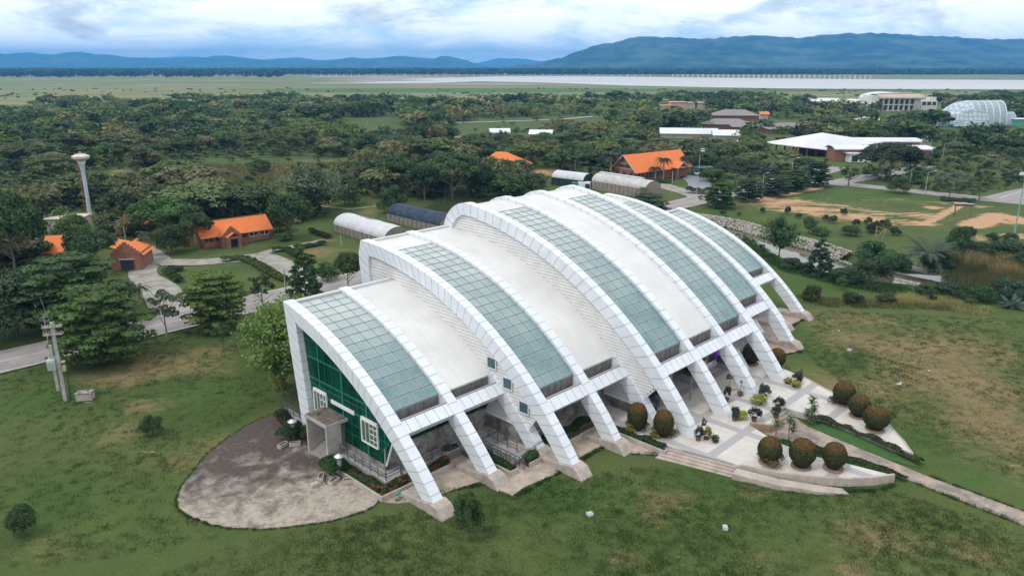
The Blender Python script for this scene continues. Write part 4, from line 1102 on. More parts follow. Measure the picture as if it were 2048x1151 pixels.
T_(150, 500, 415, 80, 'bushy', MG, 'broadleaf_tree', 'small green tree at the foot of the water tower', seed=9, lod=.7)
T_(612, 598, 490, 72, 'cone', (.034, .070, .024), 'conifer', 'dark green conical tree beside the road left of the museum roof', seed=1)
T_(655, 560, 520, 50, 'bushy', MG, 'bush', 'low green bush next to the conical tree', 'bush', seed=3, lod=.5)
T_(697, 578, 495, 60, 'round', (.045, .070, .028), 'small_tree', 'small open tree on the far verge touching the museum corner', seed=10, lod=.5)
T_(600, 775, 578, 235, 'plume', (.095, .15, .040), 'bamboo_clump', 'large light green bamboo clump behind the glazed end', 'bamboo', seed=1, lod=1.8)
T_(545, 730, 600, 130, 'plume', (.09, .145, .04), 'bamboo_clump', 'light green bamboo clump nearest the road behind the leaning white column', 'bamboo', seed=4, lod=1.)
T_(566, 790, 650, 90, 'plume', (.075, .12, .035), 'bamboo_clump', 'lower light green bamboo clump left of the leaning white column', 'bamboo', seed=2, lod=.9)
T_(556, 776, 735, 38, 'bushy', YG, 'shrub', 'yellowish shrub at the foot of the bamboo', 'shrub', seed=5, lod=.5)
T_(447, 699, 640, 42, 'round', (.04, .075, .034), 'small_tree', 'young dark tree on the lawn between the tiered tree and the bamboo', seed=11, lod=.5)
T_(333, 672, 578, 66, 'airy', (.075, .105, .055), 'small_tree', 'slender thin-leaved tree on the verge in the middle of the road view', seed=12, bark=BARKP)
T_(526, 617, 545, 56, 'airy', (.05, .06, .03), 'small_tree', 'nearly bare thin tree between the hedged lawn and the road', seed=13, lod=.35, bark=BARKP)
T_(583, 478, 375, 104, 'round', (.030, .060, .020), 'broadleaf_tree', 'big round tree right of the long orange-roofed cottage', seed=14, lod=1.2)
T_(625, 432, 320, 135, 'plume', (.085, .11, .065), 'feathery_tree', 'large grey-green feathery tree behind the round tree', seed=3, lod=1.2)
T_(690, 410, 345, 70, 'bushy', (.05, .085, .035), 'bushy_tree', 'green bushy tree beyond the grass track', seed=15, lod=.8)
T_(787, 424, 362, 66, 'bushy', DG, 'broadleaf_tree', 'compact dark round tree behind the blue-roofed nursery tunnel', seed=16, lod=1.)
T_(447, 440, 360, 84, 'round', (.022, .044, .02), 'broadleaf_tree', 'very dark round tree behind the long orange-roofed cottage', seed=17, lod=1.)
T_(330, 478, 384, 140, 'round', (.045, .090, .026), 'broadleaf_tree', 'wide green tree between the small gabled store and the long cottage', seed=18, lod=1.2)
T_(372, 470, 398, 90, 'round', (.040, .078, .026), 'broadleaf_tree', 'green tree close behind the left end of the long cottage', seed=19, lod=.8)
T_(398, 497, 415, 70, 'round', (.036, .062, .022), 'broadleaf_tree', 'tree in front of the left end of the long orange roof', seed=20, lod=1.)
T_(345, 505, 440, 60, 'bushy', (.03, .055, .02), 'broadleaf_tree', 'dark low tree by the driveway left of the long cottage', seed=21, lod=.8)
T_(560, 462, 420, 60, 'bushy', DG, 'bush', 'dark bush at the right gable of the long cottage', 'bush', seed=22, lod=.6)
T_(570, 480, 462, 40, 'bushy', MG, 'bush', 'low bush under the big round tree', 'bush', seed=23, lod=.4)
for i, (a_, b_, c_, w_, k, cl, lb) in enumerate([
    (800, 388, 300, 95, 'round', DG, 'tall dark tree at the left of the dark grove behind the museum'),
    (850, 400, 320, 90, 'round', (.028, .05, .02), 'dark tree second in the dark grove behind the museum'),
    (905, 405, 292, 120, 'broad', DG, 'largest flat-topped dark tree of the grove left of the orange roof'),
    (955, 400, 318, 80, 'round', (.028, .048, .022), 'dark tree in the grove touching the half-hidden orange roof'),
    (880, 385, 330, 80, 'bushy', BG, 'shaded bushy tree inside the dark grove'),
    (1010, 398, 335, 95, 'bushy', (.05, .095, .03), 'bright green bushy tree below the half-hidden orange roof'),
    (975, 402, 365, 60, 'bushy', DG, 'dark low bush left of the bright green bushy tree'),
    (760, 375, 300, 90, 'round', (.05, .075, .035), 'grey-green tree above the compact dark round tree'),
    (1052, 400, 372, 40, 'bushy', DG, 'small dark bush at the right end of the grove')]):
    T_(a_, b_, c_, w_, k, cl, 'grove_tree', lb, seed=24 + i, lod=.9)
for i, (a_, b_, c_, w_, k, cl, lb, ld) in enumerate([
    (1290, 432, 386, 84, 'layered', (.026, .055, .018), 'low dark tiered tree rising behind the tall museum vault', .8),
    (1415, 412, 376, 50, 'airy', (.06, .09, .035), 'thin open tree nearest the museum on the far side of the road', 1.),
    (1443, 415, 362, 60, 'layered', (.040, .075, .022), 'green roadside tree second in the row past the museum', .7),
    (1497, 402, 356, 52, 'layered', (.022, .046, .018), 'dark cone-like roadside tree, third in the row past the museum', .7),
    (1547, 391, 348, 58, 'layered', (.030, .052, .024), 'greyish tiered tree, fourth in the row by the dry field', .7),
    (1588, 381, 338, 58, 'layered', (.032, .062, .020), 'tiered tree, fifth in the row by the dry field corner', .7),
    (1630, 372, 322, 58, 'layered', (.018, .036, .016), 'black-green tiered tree at the end of the row near the junction', .7),
    (1470, 372, 312, 92, 'broad', (.022, .042, .018), 'large dark spreading tree behind the roadside row', .9),
    (1425, 362, 330, 60, 'bushy', (.045, .08, .03), 'bright bushy tree right of the parked pickup', .7),
    (1525, 362, 325, 60, 'round', (.05, .05, .05), 'brownish bare-looking tree beyond the road', .5),
    (1696, 372, 325, 46, 'airy', (.07, .10, .045), 'pale thin tree at the road junction', 1.2),
    (1797, 386, 347, 48, 'bushy', (.055, .09, .035), 'small round green tree in front of the cross road', .7),
    (1898, 396, 338, 70, 'broad', (.075, .10, .065), 'pale flowering tree on the field side of the cross road', .9),
    (1958, 400, 358, 44, 'airy', (.065, .11, .04), 'young leaning tree right of the pale flowering tree', 1.2),
    (1778, 362, 276, 138, 'round', (.026, .040, .020), 'huge dark spreading tree in front of the white-roofed hall', 1.3),
    (1610, 345, 312, 60, 'round', (.035, .06, .025), 'round tree before the pavilion with the pointed white roof', .6)]):
    T_(a_, b_, c_, w_, k, cl, 'roadside_tree', lb, seed=40 + i, lod=ld)
# pond side
for i, (a_, b_, c_, w_, k, cl, nm, lb, ld) in enumerate([
    (1558, 512, 428, 84, 'plume', (.045, .085, .03), 'bamboo_clump', 'tall dark bamboo clump standing before the pond', 1.1),
    (1636, 548, 476, 58, 'cone', (.032, .062, .034), 'conifer', 'grey-green upright tree at the lower pond bank', .9),
    (1520, 515, 484, 22, 'airy', (.04, .06, .03), 'sapling', 'thin dark sapling left of the tall bamboo clump', .8),
    (1475, 482, 466, 16, 'airy', (.04, .06, .03), 'sapling', 'tiny sapling at the lower water edge nearest the museum', .6),
    (1585, 535, 512, 52, 'bushy', (.03, .055, .024), 'bush', 'low bush between bamboo and upright tree at the water', .6),
    (1690, 562, 528, 80, 'bushy', (.028, .058, .02), 'bush', 'dark clipped-looking bush row end below the pond', .9),
    (1738, 560, 520, 80, 'bushy', (.028, .055, .02), 'bush', 'dark bush in the middle of the hedge-like row by the footbridge', .9),
    (1782, 572, 495, 70, 'round', (.032, .06, .03), 'small_tree', 'dark tree at the left rail of the footbridge', .9),
    (1745, 520, 480, 90, 'bushy', (.04, .085, .03), 'bush', 'bright bush above the hedge-like row', .7),
    (1622, 602, 560, 40, 'bushy', (.055, .06, .025), 'shrub', 'brown-topped shrub on the lawn right of the last rib', .7),
    (1705, 606, 580, 44, 'bushy', (.035, .055, .028), 'shrub', 'dull green shrub at the edge of the dry lawn', .6),
    (1770, 604, 580, 40, 'bushy', (.05, .06, .03), 'shrub', 'olive shrub second along the dry lawn edge', .6),
    (1682, 578, 554, 28, 'airy', (.06, .10, .03), 'sapling', 'bright thin sapling below the bush row', .8),
    (1742, 580, 548, 30, 'airy', (.05, .08, .035), 'sapling', 'open sapling near the footbridge end', .8),
    (1617, 466, 425, 34, 'bushy', (.05, .09, .03), 'shrub', 'upright bright shrub above the rock bank', .6),
    (1700, 470, 448, 44, 'bushy', (.035, .06, .025), 'shrub', 'dark shrub on the slope below the dry field', .6),
    (1640, 470, 450, 40, 'bushy', (.05, .095, .03), 'shrub', 'bright low shrub on the slope above the rock bank', .5),
    (1748, 465, 440, 36, 'bushy', (.03, .045, .025), 'shrub', 'dark purple-green shrub beside the leaning swing frame', .6),
    (1915, 500, 440, 50, 'bushy', (.040, .085, .03), 'small_tree', 'bright leafy tree rising left of the orange soil patch', .9),
    (1870, 545, 500, 70, 'bushy', (.024, .048, .02), 'bush', 'very dark bush behind the reeds, left', .8),
    (1955, 512, 478, 90, 'bushy', (.022, .045, .02), 'bush', 'long dark thicket above the reeds', .8),
    (2010, 520, 478, 100, 'bushy', (.026, .050, .022), 'bush', 'dark thicket above the reeds at the right edge', .8),
    (2050, 545, 500, 80, 'bushy', (.03, .058, .024), 'bush', 'dark thicket cut by the right edge over the reeds', .7),
    (1900, 595, 560, 80, 'bushy', (.024, .052, .022), 'bush', 'dark bush in front of the reeds, left', .9),
    (1960, 600, 568, 60, 'bushy', (.030, .070, .024), 'bush', 'green bush in front of the reeds', .8),
    (2015, 600, 550, 80, 'bushy', (.030, .060, .034), 'bush', 'bluish bush in front of the reeds at the right', .9),
    (1850, 592, 565, 46, 'bushy', (.04, .07, .03), 'bush', 'grey-green bush right of the footbridge end', .7),
    (1863, 606, 586, 18, 'bushy', (.03, .04, .02), 'shrub', 'small brown shrub in the pale grass', .4),
    (1942, 614, 596, 24, 'airy', (.06, .10, .03), 'sapling', 'low palm-like sapling at the lawn corner', .8)]):
    T_(a_, b_, c_, w_, k, cl, nm, lb, 'bush' if nm in ('bush', 'shrub') else ('bamboo' if 'bamboo' in nm else 'tree'), seed=60 + i % 9, lod=ld)
sm_ = [(1687, 430, 413, 16), (1665, 446, 428, 20), (1735, 448, 430, 18), (1770, 455, 436, 26), (1575, 428, 408, 14), (1597, 436, 424, 14), (1650, 441, 425, 14), (1712, 452, 435, 18), (1790, 470, 450, 26), (1940, 478, 450, 22), (1985, 480, 460, 26), (2020, 482, 462, 30), (1525, 425, 412, 12), (1445, 430, 417, 16), (1478, 430, 422, 10)]
ORD = ['nearest the museum roof', 'second from the museum roof', 'third from the museum roof', 'fourth from the museum roof, on bare soil', 'just left of the upright bright shrub', 'just right of the upright bright shrub', 'low on the slope left of centre', 'in the middle of the row', 'right of the middle of the row', 'left of the brown-purple shrub', 'above the swing frame', 'right of the swing frame', 'left of the orange patch at the right', 'on the orange patch at the right', 'below the steel mast']
for i, (a_, b_, c_, w_) in enumerate(sm_):
    lb_ = 'dark orchard shrub by the dry field, ' + ORD[sorted(q[0] for q in sm_).index(a_)]
    T_(a_, b_, c_, w_, 'bushy', vary((.045, .065, .03)), 'orchard_shrub', lb_, 'shrub', seed=60 + i % 4, lod=.35, group='orchard shrubs along the dry field')
for a_, b_, c_, w_, lb, k in [(305, 868, 826, 46, 'small round dark shrub alone on the lawn left of the apron', 'bushy'), (45, 1068, 1005, 62, 'dark shrub in the lower left corner of the lawn', 'bushy'),
                              (937, 1075, 968, 62, 'bushy young tree in the front lawn below the first footings', 'bushy')]:
    T_(a_, b_, c_, w_, k, (.038, .068, .026), 'lawn_shrub', lb, 'shrub', seed=61, lod=.9)

# --- palms
def palm_frond(m, base, az, ln, droop, wd, up=.6, n=9):
    pts = []; 
    for i in range(n + 1):
        t = i / n; r_ = ln * t * (1 - .12 * t); z = ln * (up * t - droop * t * t)
        pts.append(Vector(base) + Vector((math.cos(az) * r_, math.sin(az) * r_, z)))
    side = Vector((-math.sin(az), math.cos(az), 0))
    for i in range(n):
        t = (i + .5) / n; d = (pts[i + 1] - pts[i]).normalized(); L_ = wd * math.sin(math.pi * min(1, t * .85 + .15)) + .05
        for k in (0, .5):
            p = pts[i].lerp(pts[i + 1], k)
            for sg in (-1, 1):
                e = p + (side * sg + d * .7 + Vector((0, 0, -.35))).normalized() * L_; w_ = d * ln / n * .24
                m.face([p - w_, p + w_, e])
        m.bar(pts[i], pts[i + 1], .03)
def palm(name, label, px, py, h, ln, nf, trunk_r, col, seed, up=.6, droop=.9, cat='palm', group=None):
    r = random.Random(seed); t = thing(name, label, cat, gp(px, py), r.uniform(0, 6), group)
    m = MB(); m.tube([(0, 0, -.1), (r.uniform(-.1, .1), 0, h * .5), (0, 0, h)], [trunk_r * 1.3, trunk_r, trunk_r * .85], 9); m.build('trunk', BARKP, t)
    m = MB()
    for i in range(nf): palm_frond(m, (0, 0, h - .05), i * 2.399 + r.uniform(-.2, .2), ln * r.uniform(.8, 1.1), droop * r.uniform(.8, 1.2), ln * .24, up * r.uniform(.3, 1.5))
    me = m.build('crown', LEAF, t); at = me.data.attributes.new('leafcol', 'FLOAT_COLOR', 'FACE')
    at.data.foreach_set('color', [x for f in me.data.polygons for x in ([r.uniform(.75, 1.25)] * 3 + [1])]); me.color = (*col, 1)
    return t
for i, (a_, b_, h) in enumerate([(283, 522, 3.9), (296, 520, 4.2), (292, 512, 4.4)]):
    palm('palm_tree', ['left slim palm of the trio by the brick kiosk', 'right slim palm of the trio by the brick kiosk', 'rear slim palm of the trio by the brick kiosk'][i], a_, b_, h, 1.8, 16, .11, (.05, .08, .035), i, group='slim palms by the kiosk')
palm('palm_tree', 'palm with yellow leaf bases beside the driveway mouth', 282, 605, 2.3, 1.9, 18, .14, (.03, .06, .02), 5); palm('palm_tree', 'dark low palm left of the one with yellow bases', 262, 602, 2.0, 1.9, 18, .14, (.028, .05, .02), 6)
palm('palm_tree', 'grey-green palm below the leftmost orange roof', 100, 538, 1.9, 2.2, 20, .2, (.06, .085, .06), 7); palm('palm_tree', 'grey-green palm at the left end of the leftmost orange roof', 62, 545, 2.0, 2.4, 20, .2, (.06, .085, .06), 8)
palm('date_palm', 'stout date palm left of the brick library with the orange roof', 1221, 358, 7.0, 3.9, 44, .3, (.065, .08, .05), 9, .9, 1.1)
palm('date_palm', 'tall date palm against the left gable of the orange-roofed library', 1258, 356, 8.6, 3.3, 40, .28, (.055, .075, .045), 10, .9, 1.2)
palm('palm_tree', 'dark palm before the middle of the orange library roof', 1326, 360, 6.4, 3.6, 24, .22, (.022, .045, .018), 11, .5, 1.0)
palm('palm_tree', 'second dark palm left of the library porch', 1310, 362, 4.0, 3.0, 22, .22, (.022, .045, .018), 12, .5, 1.0)
palm('palm_tree', 'drooping palm at the right end of the library', 1372, 350, 6.0, 3.4, 24, .2, (.03, .055, .022), 13, .4, 1.1)
palm('palm_tree', 'second drooping palm at the right end of the library', 1383, 347, 5.6, 3.2, 24, .2, (.03, .055, .022), 14, .4, 1.1)
palm('palm_tree', 'small yellow palm before the end of the net tunnel', 1287, 398, 2.8, 2.4, 18, .14, (.11, .13, .05), 15, .5, .9)
palm('palm_tree', 'coconut-like palm with long grey fronds over the stream', 1852, 545, 3.0, 5.6, 26, .4, (.06, .085, .06), 16, .9, .7)
palm('agave', 'large spiky blue-grey agave at the right lawn edge', 2025, 614, .1, 2.3, 24, .25, (.10, .15, .12), 17, .8, .5, 'plant')
palm('agave', 'small pale spiky plant left of the large agave', 1928, 603, .1, 1.0, 18, .12, (.16, .18, .15), 18, .8, .4, 'plant')
def screwpalm(name, label, loc, hs, seed, col):
    r = random.Random(seed); t = thing(name, label, 'dracaena', loc); m = MB(); f = MB()
    for (dx, dy, h) in hs:
        m.tube([(dx * .4, dy * .4, 0), (dx, dy, h)], [.07, .04], 6)
        for k in range(3):
            for i in range(16):
                a_ = i * 2.399 + k; ln = .62; z = h - .28 * k; e = Vector((dx + math.cos(a_) * ln, dy + math.sin(a_) * ln, z + r.uniform(-.25, .35))); b_ = Vector((dx, dy, z))
                sd_ = Vector((-math.sin(a_), math.cos(a_), 0)) * .05; md = b_.lerp(e, .5) + Vector((0, 0, .14))
                f.face([b_ - sd_, b_ + sd_, md + sd_, md - sd_]); f.face([md - sd_, md + sd_, e])
    m.build('stem', BARKP, t); me = f.build('crown', LEAF, t); at = me.data.attributes.new('leafcol', 'FLOAT_COLOR', 'FACE')
    at.data.foreach_set('color', [x for q in me.data.polygons for x in ([r.uniform(.7, 1.4)] * 3 + [1])]); me.color = (*col, 1)
screwpalm('dracaena', 'tallest tufted dracaena at the end of the three plaza steps', LW(35.2, 14.9, .05), [(0, 0, 2.6), (.3, .2, 1.6), (-.2, .25, 1.1), (.2, -.3, .8)], 1, (.07, .12, .04))
screwpalm('dracaena', 'tufted dracaena with two heads beside the paved path', LW(30.4, 14.9, .05), [(0, 0, 2.2), (.35, .0, 1.4)], 2, (.09, .14, .05))
screwpalm('dracaena', 'thinner tufted dracaena left of the two-headed one', LW(29.9, 13.9, .05), [(0, 0, 1.7)], 3, (.09, .15, .05))

# --- clipped shrubs, pots and planting of the plaza
def crownobj(parent, kind, n, ls, seed, col, scale, z=0.0, name='crown'):
    c = bpy.data.objects.new(name, crown_mesh(kind, n, ls, seed)); COL.objects.link(c); c.parent = parent; c.color = (*col, 1); c.scale = scale; c.location = (0, 0, z); return c
RIM = basic('terracotta_rim', (.30, .18, .12), (.22, .14, .10), 3, .9)
def topiary(label, s, w, z, h, d, skirt=None, group=None):
    h *= .96; d *= .93
    t = thing('topiary_shrub', label, 'topiary', LW(s, w, z), rnd.uniform(0, 6), group)
    m = MB(); m.lathe([(.78, 0), (.86, .03), (.86, .17), (.74, .17), (.72, .10), (.02, .10)], n=24); m.build('planting_ring', RIM, t)
    m = MB(); m.tube([(0, 0, .05), (.03, 0, .5)], [.09, .07], 8); m.build('trunk', BARK, t)
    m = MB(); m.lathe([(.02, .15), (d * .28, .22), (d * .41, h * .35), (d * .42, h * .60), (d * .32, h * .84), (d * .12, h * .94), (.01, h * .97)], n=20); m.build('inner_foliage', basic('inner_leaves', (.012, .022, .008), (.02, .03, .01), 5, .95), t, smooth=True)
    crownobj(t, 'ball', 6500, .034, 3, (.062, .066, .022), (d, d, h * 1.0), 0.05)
    crownobj(t, 'ball', 2600, .040, 4, (.17, .095, .028), (d * .84, d * .84, h * .56), h * .49, 'brown_tips')
    if skirt: crownobj(t, 'bushy', 1400, .05, 7, skirt, (d * 1.25, d * 1.25, h * .5), 0, 'flower_skirt')
    return t
G6 = 'clipped ball shrubs of the plaza'
topiary('clipped ball shrub with dry flowers round its foot, first of the front row', 24.1, 16.0, .6, 2.35, 2.15, (.16, .13, .04), G6)
topiary('clipped ball shrub in the middle of the front row of three', 25.4, 18.3, .6, 2.55, 2.35, None, G6)
topiary('clipped ball shrub nearest the sharp front tip of the plaza', 27.0, 20.4, .6, 2.35, 2.1, None, G6)
topiary('clipped ball shrub farthest back of the three in the right row', 40.6, 15.9, .6, 2.3, 2.3, (.06, .05, .03), G6)
topiary('clipped ball shrub in the middle of the right row of three', 38.7, 18.1, .6, 2.2, 2.2, None, G6)
topiary('clipped ball shrub nearest the lawn end of the right row', 36.9, 20.3, .6, 2.3, 2.5, None, G6)
topiary('tall clipped shrub with yellow-orange crotons, beside the hidden inner rib', 21.3, 4.2, .45, 2.8, 2.0, (.20, .17, .03), G6)
topiary('tall clipped shrub with yellow-orange crotons, nearer the front hedge', 21.9, 6.7, .45, 2.7, 2.0, (.17, .16, .03), G6)
topiary('dark clipped shrub seen through the gap under the far beam', 43.9, 4.1, .6, 2.5, 2.1, None, G6)
topiary('dark clipped shrub half hidden behind a white rib foot', 45.6, 6.4, .3, 2.3, 2.0, None, G6)
POT = basic('clay_pot', (.17, .09, .055), (.11, .06, .04), 4, .9)
def potted(label, s, w, h, d, col, kind='bushy', pot=.28, ph=.42, stem=0, name='potted_plant', lsz=.06):
    h *= 1.15; d *= 1.25
    t = thing(name, label, 'potted plant', LW(s, w, .6), rnd.uniform(0, 6))
    m = MB(); m.lathe([(pot * .7, 0), (pot, ph), (pot * 1.08, ph), (pot * 1.08, ph - .05), (pot * .85, ph - .08), (.01, ph - .08)][:3] + [(pot * .9, ph), (pot * .85, ph - .06), (.01, ph - .06)], n=16); m.build('pot', POT, t)
    if stem: m = MB(); m.tube([(0, 0, ph - .1), (.04, .02, ph + stem)], [.04, .03], 6); m.build('stem', BARK, t)
    crownobj(t, kind, 1100 if kind != 'airy' else 320, lsz, 8, col, (d / 1.15, d / 1.15, h), ph - .08 + stem * .8, 'foliage'); return t
potted('potted dark clipped bush at the top of the three steps', 34.8, 11.7, .9, 1.25, (.030, .05, .03)); potted('potted dark bush just below the one at the step top', 32.7, 12.5, .8, 1.0, (.032, .055, .035))
potted('potted flat-topped dark bush on the curved kerb', 30.6, 11.3, .9, 1.3, (.03, .05, .032), stem=.15); potted('potted blue-grey shrub at the foot of the second tall rib', 29.4, 9.9, 1.2, .85, (.05, .07, .075))
potted('yellow bushy plant beside the blue-grey potted shrub', 30.3, 10.0, .8, 1.45, (.34, .36, .05), ph=.1, pot=.3); potted('potted blue-grey shrub beside the foot of the first tall rib', 23.4, 9.5, 1.1, .85, (.05, .07, .07))
potted('yellow-green plant right of the first blue-grey pot', 24.2, 9.9, 1.2, .8, (.24, .25, .05), ph=.15); potted('small dark green plant on the tiles below the yellow-green one', 24.2, 10.8, .6, .8, (.05, .08, .03), ph=.15)
potted('thin grey-leaved plant behind the yellow-green one', 24.9, 9.2, 1.5, .9, (.14, .16, .11), 'airy', ph=.15); potted('big yellow bushy plant before the third tall rib foot', 34.5, 9.8, .95, 1.6, (.30, .32, .05), ph=.1, pot=.3)
potted('blue-green spiky plant behind the big yellow bush', 36.6, 9.4, 1.3, 1.2, (.045, .08, .07), ph=.2); potted('potted bare-stemmed plant between two tall ribs, right', 35.0, 7.5, .3, .5, (.06, .05, .03), 'airy', stem=1.3)
potted('potted brownish small tree between two tall ribs, left', 35.2, 6.1, .9, 1.3, (.12, .09, .04), 'airy', stem=.8); potted('dark potted plant close to the second tall rib', 32.7, 7.2, 1.2, .7, (.035, .06, .03), stem=.2)
potted('yellow bushy plant at the foot of the last tall rib', 41.5, 9.6, .7, .95, (.30, .32, .06), ph=.1); potted('second yellow plant at the far plaza edge', 41.2, 10.6, .7, 1.1, (.30, .32, .06), ph=.1)
potted('dark grey-leaved plant behind the yellow pair at the far plaza edge', 42.3, 10.2, 1.1, 1.2, (.05, .06, .06), ph=.25); potted('pale flowering plant behind the grey-leaved one', 43.0, 10.3, 1.2, .8, (.18, .19, .12), 'airy', ph=.3)
potted('small green plant under the first tall rib beside the inner rib', 24.6, 3.4, 1.0, 1.5, (.05, .09, .03), ph=.1)
t = thing('standing_stone', 'tall grey weathered stone slab standing in shade by the entrance', 'stone', LW(27.8, 2.6, .6), TH + .15)
m = MB(); m.box(-.75, .75, -.2, .2, 0, .25); m.build('plinth', CONCD, t)
m = MB(); m.prism([(-.5, -.1), (.5, -.12), (.52, .1), (-.48, .12)], .25, 3.2); m.build('slab', basic('weathered_stone', (.30, .28, .26), (.10, .09, .085), 1.3, .9, fine=.5), t, bevel=.04)
# hedge strips
def hedge(name, label, line, wd, h, col, n, frame='L', z=0.0, cat='hedge', col2=None, ls=.11):
    pts = [LW(*p) if frame == 'L' else gp(*p) for p in line]; r = np.random.default_rng(len(label)); P_ = []
    L_ = [0]
    for a_, b_ in zip(pts[:-1], pts[1:]): L_.append(L_[-1] + (b_ - a_).length)
    t = r.uniform(0, L_[-1], n); xs = np.interp(t, L_, [p.x for p in pts]); ys = np.interp(t, L_, [p.y for p in pts])
    i = np.clip(np.searchsorted(L_, t) - 1, 0, len(pts) - 2)
    dx = np.array([(pts[k + 1] - pts[k]).normalized()[:2] for k in range(len(pts) - 1)])[i]
    u = r.uniform(-1, 1, n); env = .75 + .25 * np.sin(t * 1.9) * np.sin(t * .77 + 1)
    x = xs - dx[:, 1] * u * wd / 2; y = ys + dx[:, 0] * u * wd / 2
    zt = h * env * (1 - np.abs(u) ** 4 * .35) * r.uniform(.55, 1, n) ** .35
    C_ = np.c_[x, y, z + zt]; nr = r.normal(size=(n, 3)) * .6; nr[:, 2] += 1; nr[:, :2] += np.c_[-dx[:, 1], dx[:, 0]] * (u * .8)[:, None]; nr /= np.linalg.norm(nr, axis=1)[:, None]
    a_ = np.cross(nr, r.normal(size=(n, 3))); a_ /= np.linalg.norm(a_, axis=1)[:, None]; b_ = np.cross(nr, a_); s = ls * r.uniform(.6, 1.3, n)[:, None]
    V = np.stack([C_ - a_ * s, C_ - b_ * s * .55, C_ + a_ * s, C_ + b_ * s * .55], 1).reshape(-1, 3); c = np.tile(np.array(col), (n, 1)) * r.uniform(.6, 1.4, (n, 1))
    if col2 is not None: k = r.uniform(size=n) < col2[1]; c[k] = np.array(col2[0]) * r.uniform(.8, 1.2, (k.sum(), 1))
    o = npmesh(name, V, np.arange(4 * n).reshape(n, 4), LEAF, col=c); o.color = (1, 1, 1, 1); tag(o, label, cat); return o
HG = (.028, .062, .018)
hedge('hedge', 'dark green hedge under the two middle beams', [(13., -.4), (19.6, -.4)], 1.0, 1.15, HG, 5200, z=.1)
hedge('hedge', 'low leafy hedge in the planter left of the plaza steps', [(20.2, .5), (20.2, 8.0)], .7, .95, HG, 4200, z=.1)
hedge('hedge', 'dark hedge along the ramp nearest the third footing', [(8.1, -3.8), (8.1, .8)], .8, 1.0, HG, 3000, z=.1)
hedge('hedge', 'small bright hedge beside the ramp railing corner', [(9.8, .5), (11.4, .5)], .8, .95, (.045, .10, .025), 1600, z=.1)
hedge('flower_hedge', 'hedge with orange flowers along the terrace of the glazed end', [(-1.75, -11.8), (-1.75, -4.6), (-1.5, -4.35)], .95, .85, HG, 4600, z=.15, col2=((.55, .10, .02), .05), cat='hedge')
hedge('flower_hedge', 'hedge with orange and pink flowers along the front terrace wall', [(-1.0, -4.3), (5.0, -4.3)], .85, .9, (.03, .055, .018), 4200, z=.15, col2=((.60, .10, .02), .12), cat='hedge')
hedge('flower_hedge', 'row of dark red-flowered shrubs under the second beam', [(5.6, -5.6), (8.0, -5.3)], .9, .9, (.03, .05, .016), 1800, z=.1, col2=((.45, .07, .02), .06))
hedge('hedge', 'long clipped hedge on the inner edge of the right plaza wing', [(36.1, 15.2), (36.0, 18.5), (35.2, 21.5), (34.3, 24.6), (33.9, 25.3)], .75, .75, (.045, .06, .025), 6500, z=.05, col2=((.10, .11, .05), .15))
hedge('ground_plants', 'dark leafy plants with red flowers along the path beside the left plaza wing', [(30.2, 15.8), (30.35, 19), (30.6, 23.4), (30.4, 25.2)], .9, .45, (.03, .06, .02), 3600, z=.03, col2=((.30, .03, .06), .04), cat='plants')
hedge('ground_plants', 'green plants in the bed behind the front row of ball shrubs', [(29.2, 14.6), (28.9, 17.5), (29.4, 20.8), (30.0, 23.8)], 1.3, .4, (.035, .09, .02), 3000, z=.03, cat='plants')
hedge('hedge', 'mixed dark bushes filling the bed left of the entrance porch', [(-1.1, -16.6), (-.9, -19.5), (-.7, -22.8)], 1.3, 1.25, (.035, .05, .02), 6000, z=.1, col2=((.08, .05, .02), .12))
hedge('hedge', 'rounded clipped bush group behind the left garden lamp', [(-2.0, -17.3), (-2.3, -19.3)], 1.8, 1.5, (.030, .062, .02), 5200, z=.1)
hedge('hedge', 'rounded clipped bush group around the right garden lamp', [(-2.7, -9.0), (-2.3, -11.6)], 1.9, 1.35, (.035, .075, .02), 5600, z=.1)
# far hedges
for lb, ln, wd, h in (('clipped hedge on the left rim of the round lawn', [(330, 545), (345, 552), (360, 565)], 1.4, .9), ('short clipped hedge block at the driveway', [(335, 543), (366, 540)], 1.4, .9),
                      ('clipped hedge across the top of the round lawn', [(443, 524), (482, 518), (510, 528), (528, 540)], 1.6, 1.), ('yellowish hedge along the right rim of the round lawn', [(528, 540), (555, 555), (572, 562)], 1.5, .9),
                      ('hedge line right of the driveway bend', [(545, 503), (575, 500), (590, 512), (625, 520)], 1.4, .9), ('hedge behind the driveway toward the white tunnel', [(590, 498), (650, 488)], 1.3, .8), ('short hedge on the slope near the white tunnel', [(620, 462), (660, 476)], 1.2, .8),
                      ('rounded dark shrubs beside the library forecourt', [(1372, 385), (1430, 388)], 3.2, 1.8), ('dark groundcover strip below the pale flowering tree', [(1880, 400), (1950, 404)], 2.4, .9), ('round green shrubs of the library garden', [(1305, 365), (1345, 367)], 2.4, 1.0)):
    hedge('hedge', lb, ln, wd, h, (.07, .11, .03) if 'yellow' in lb or 'top' in lb else (.04, .075, .022), 2600, frame='P', ls=.22)
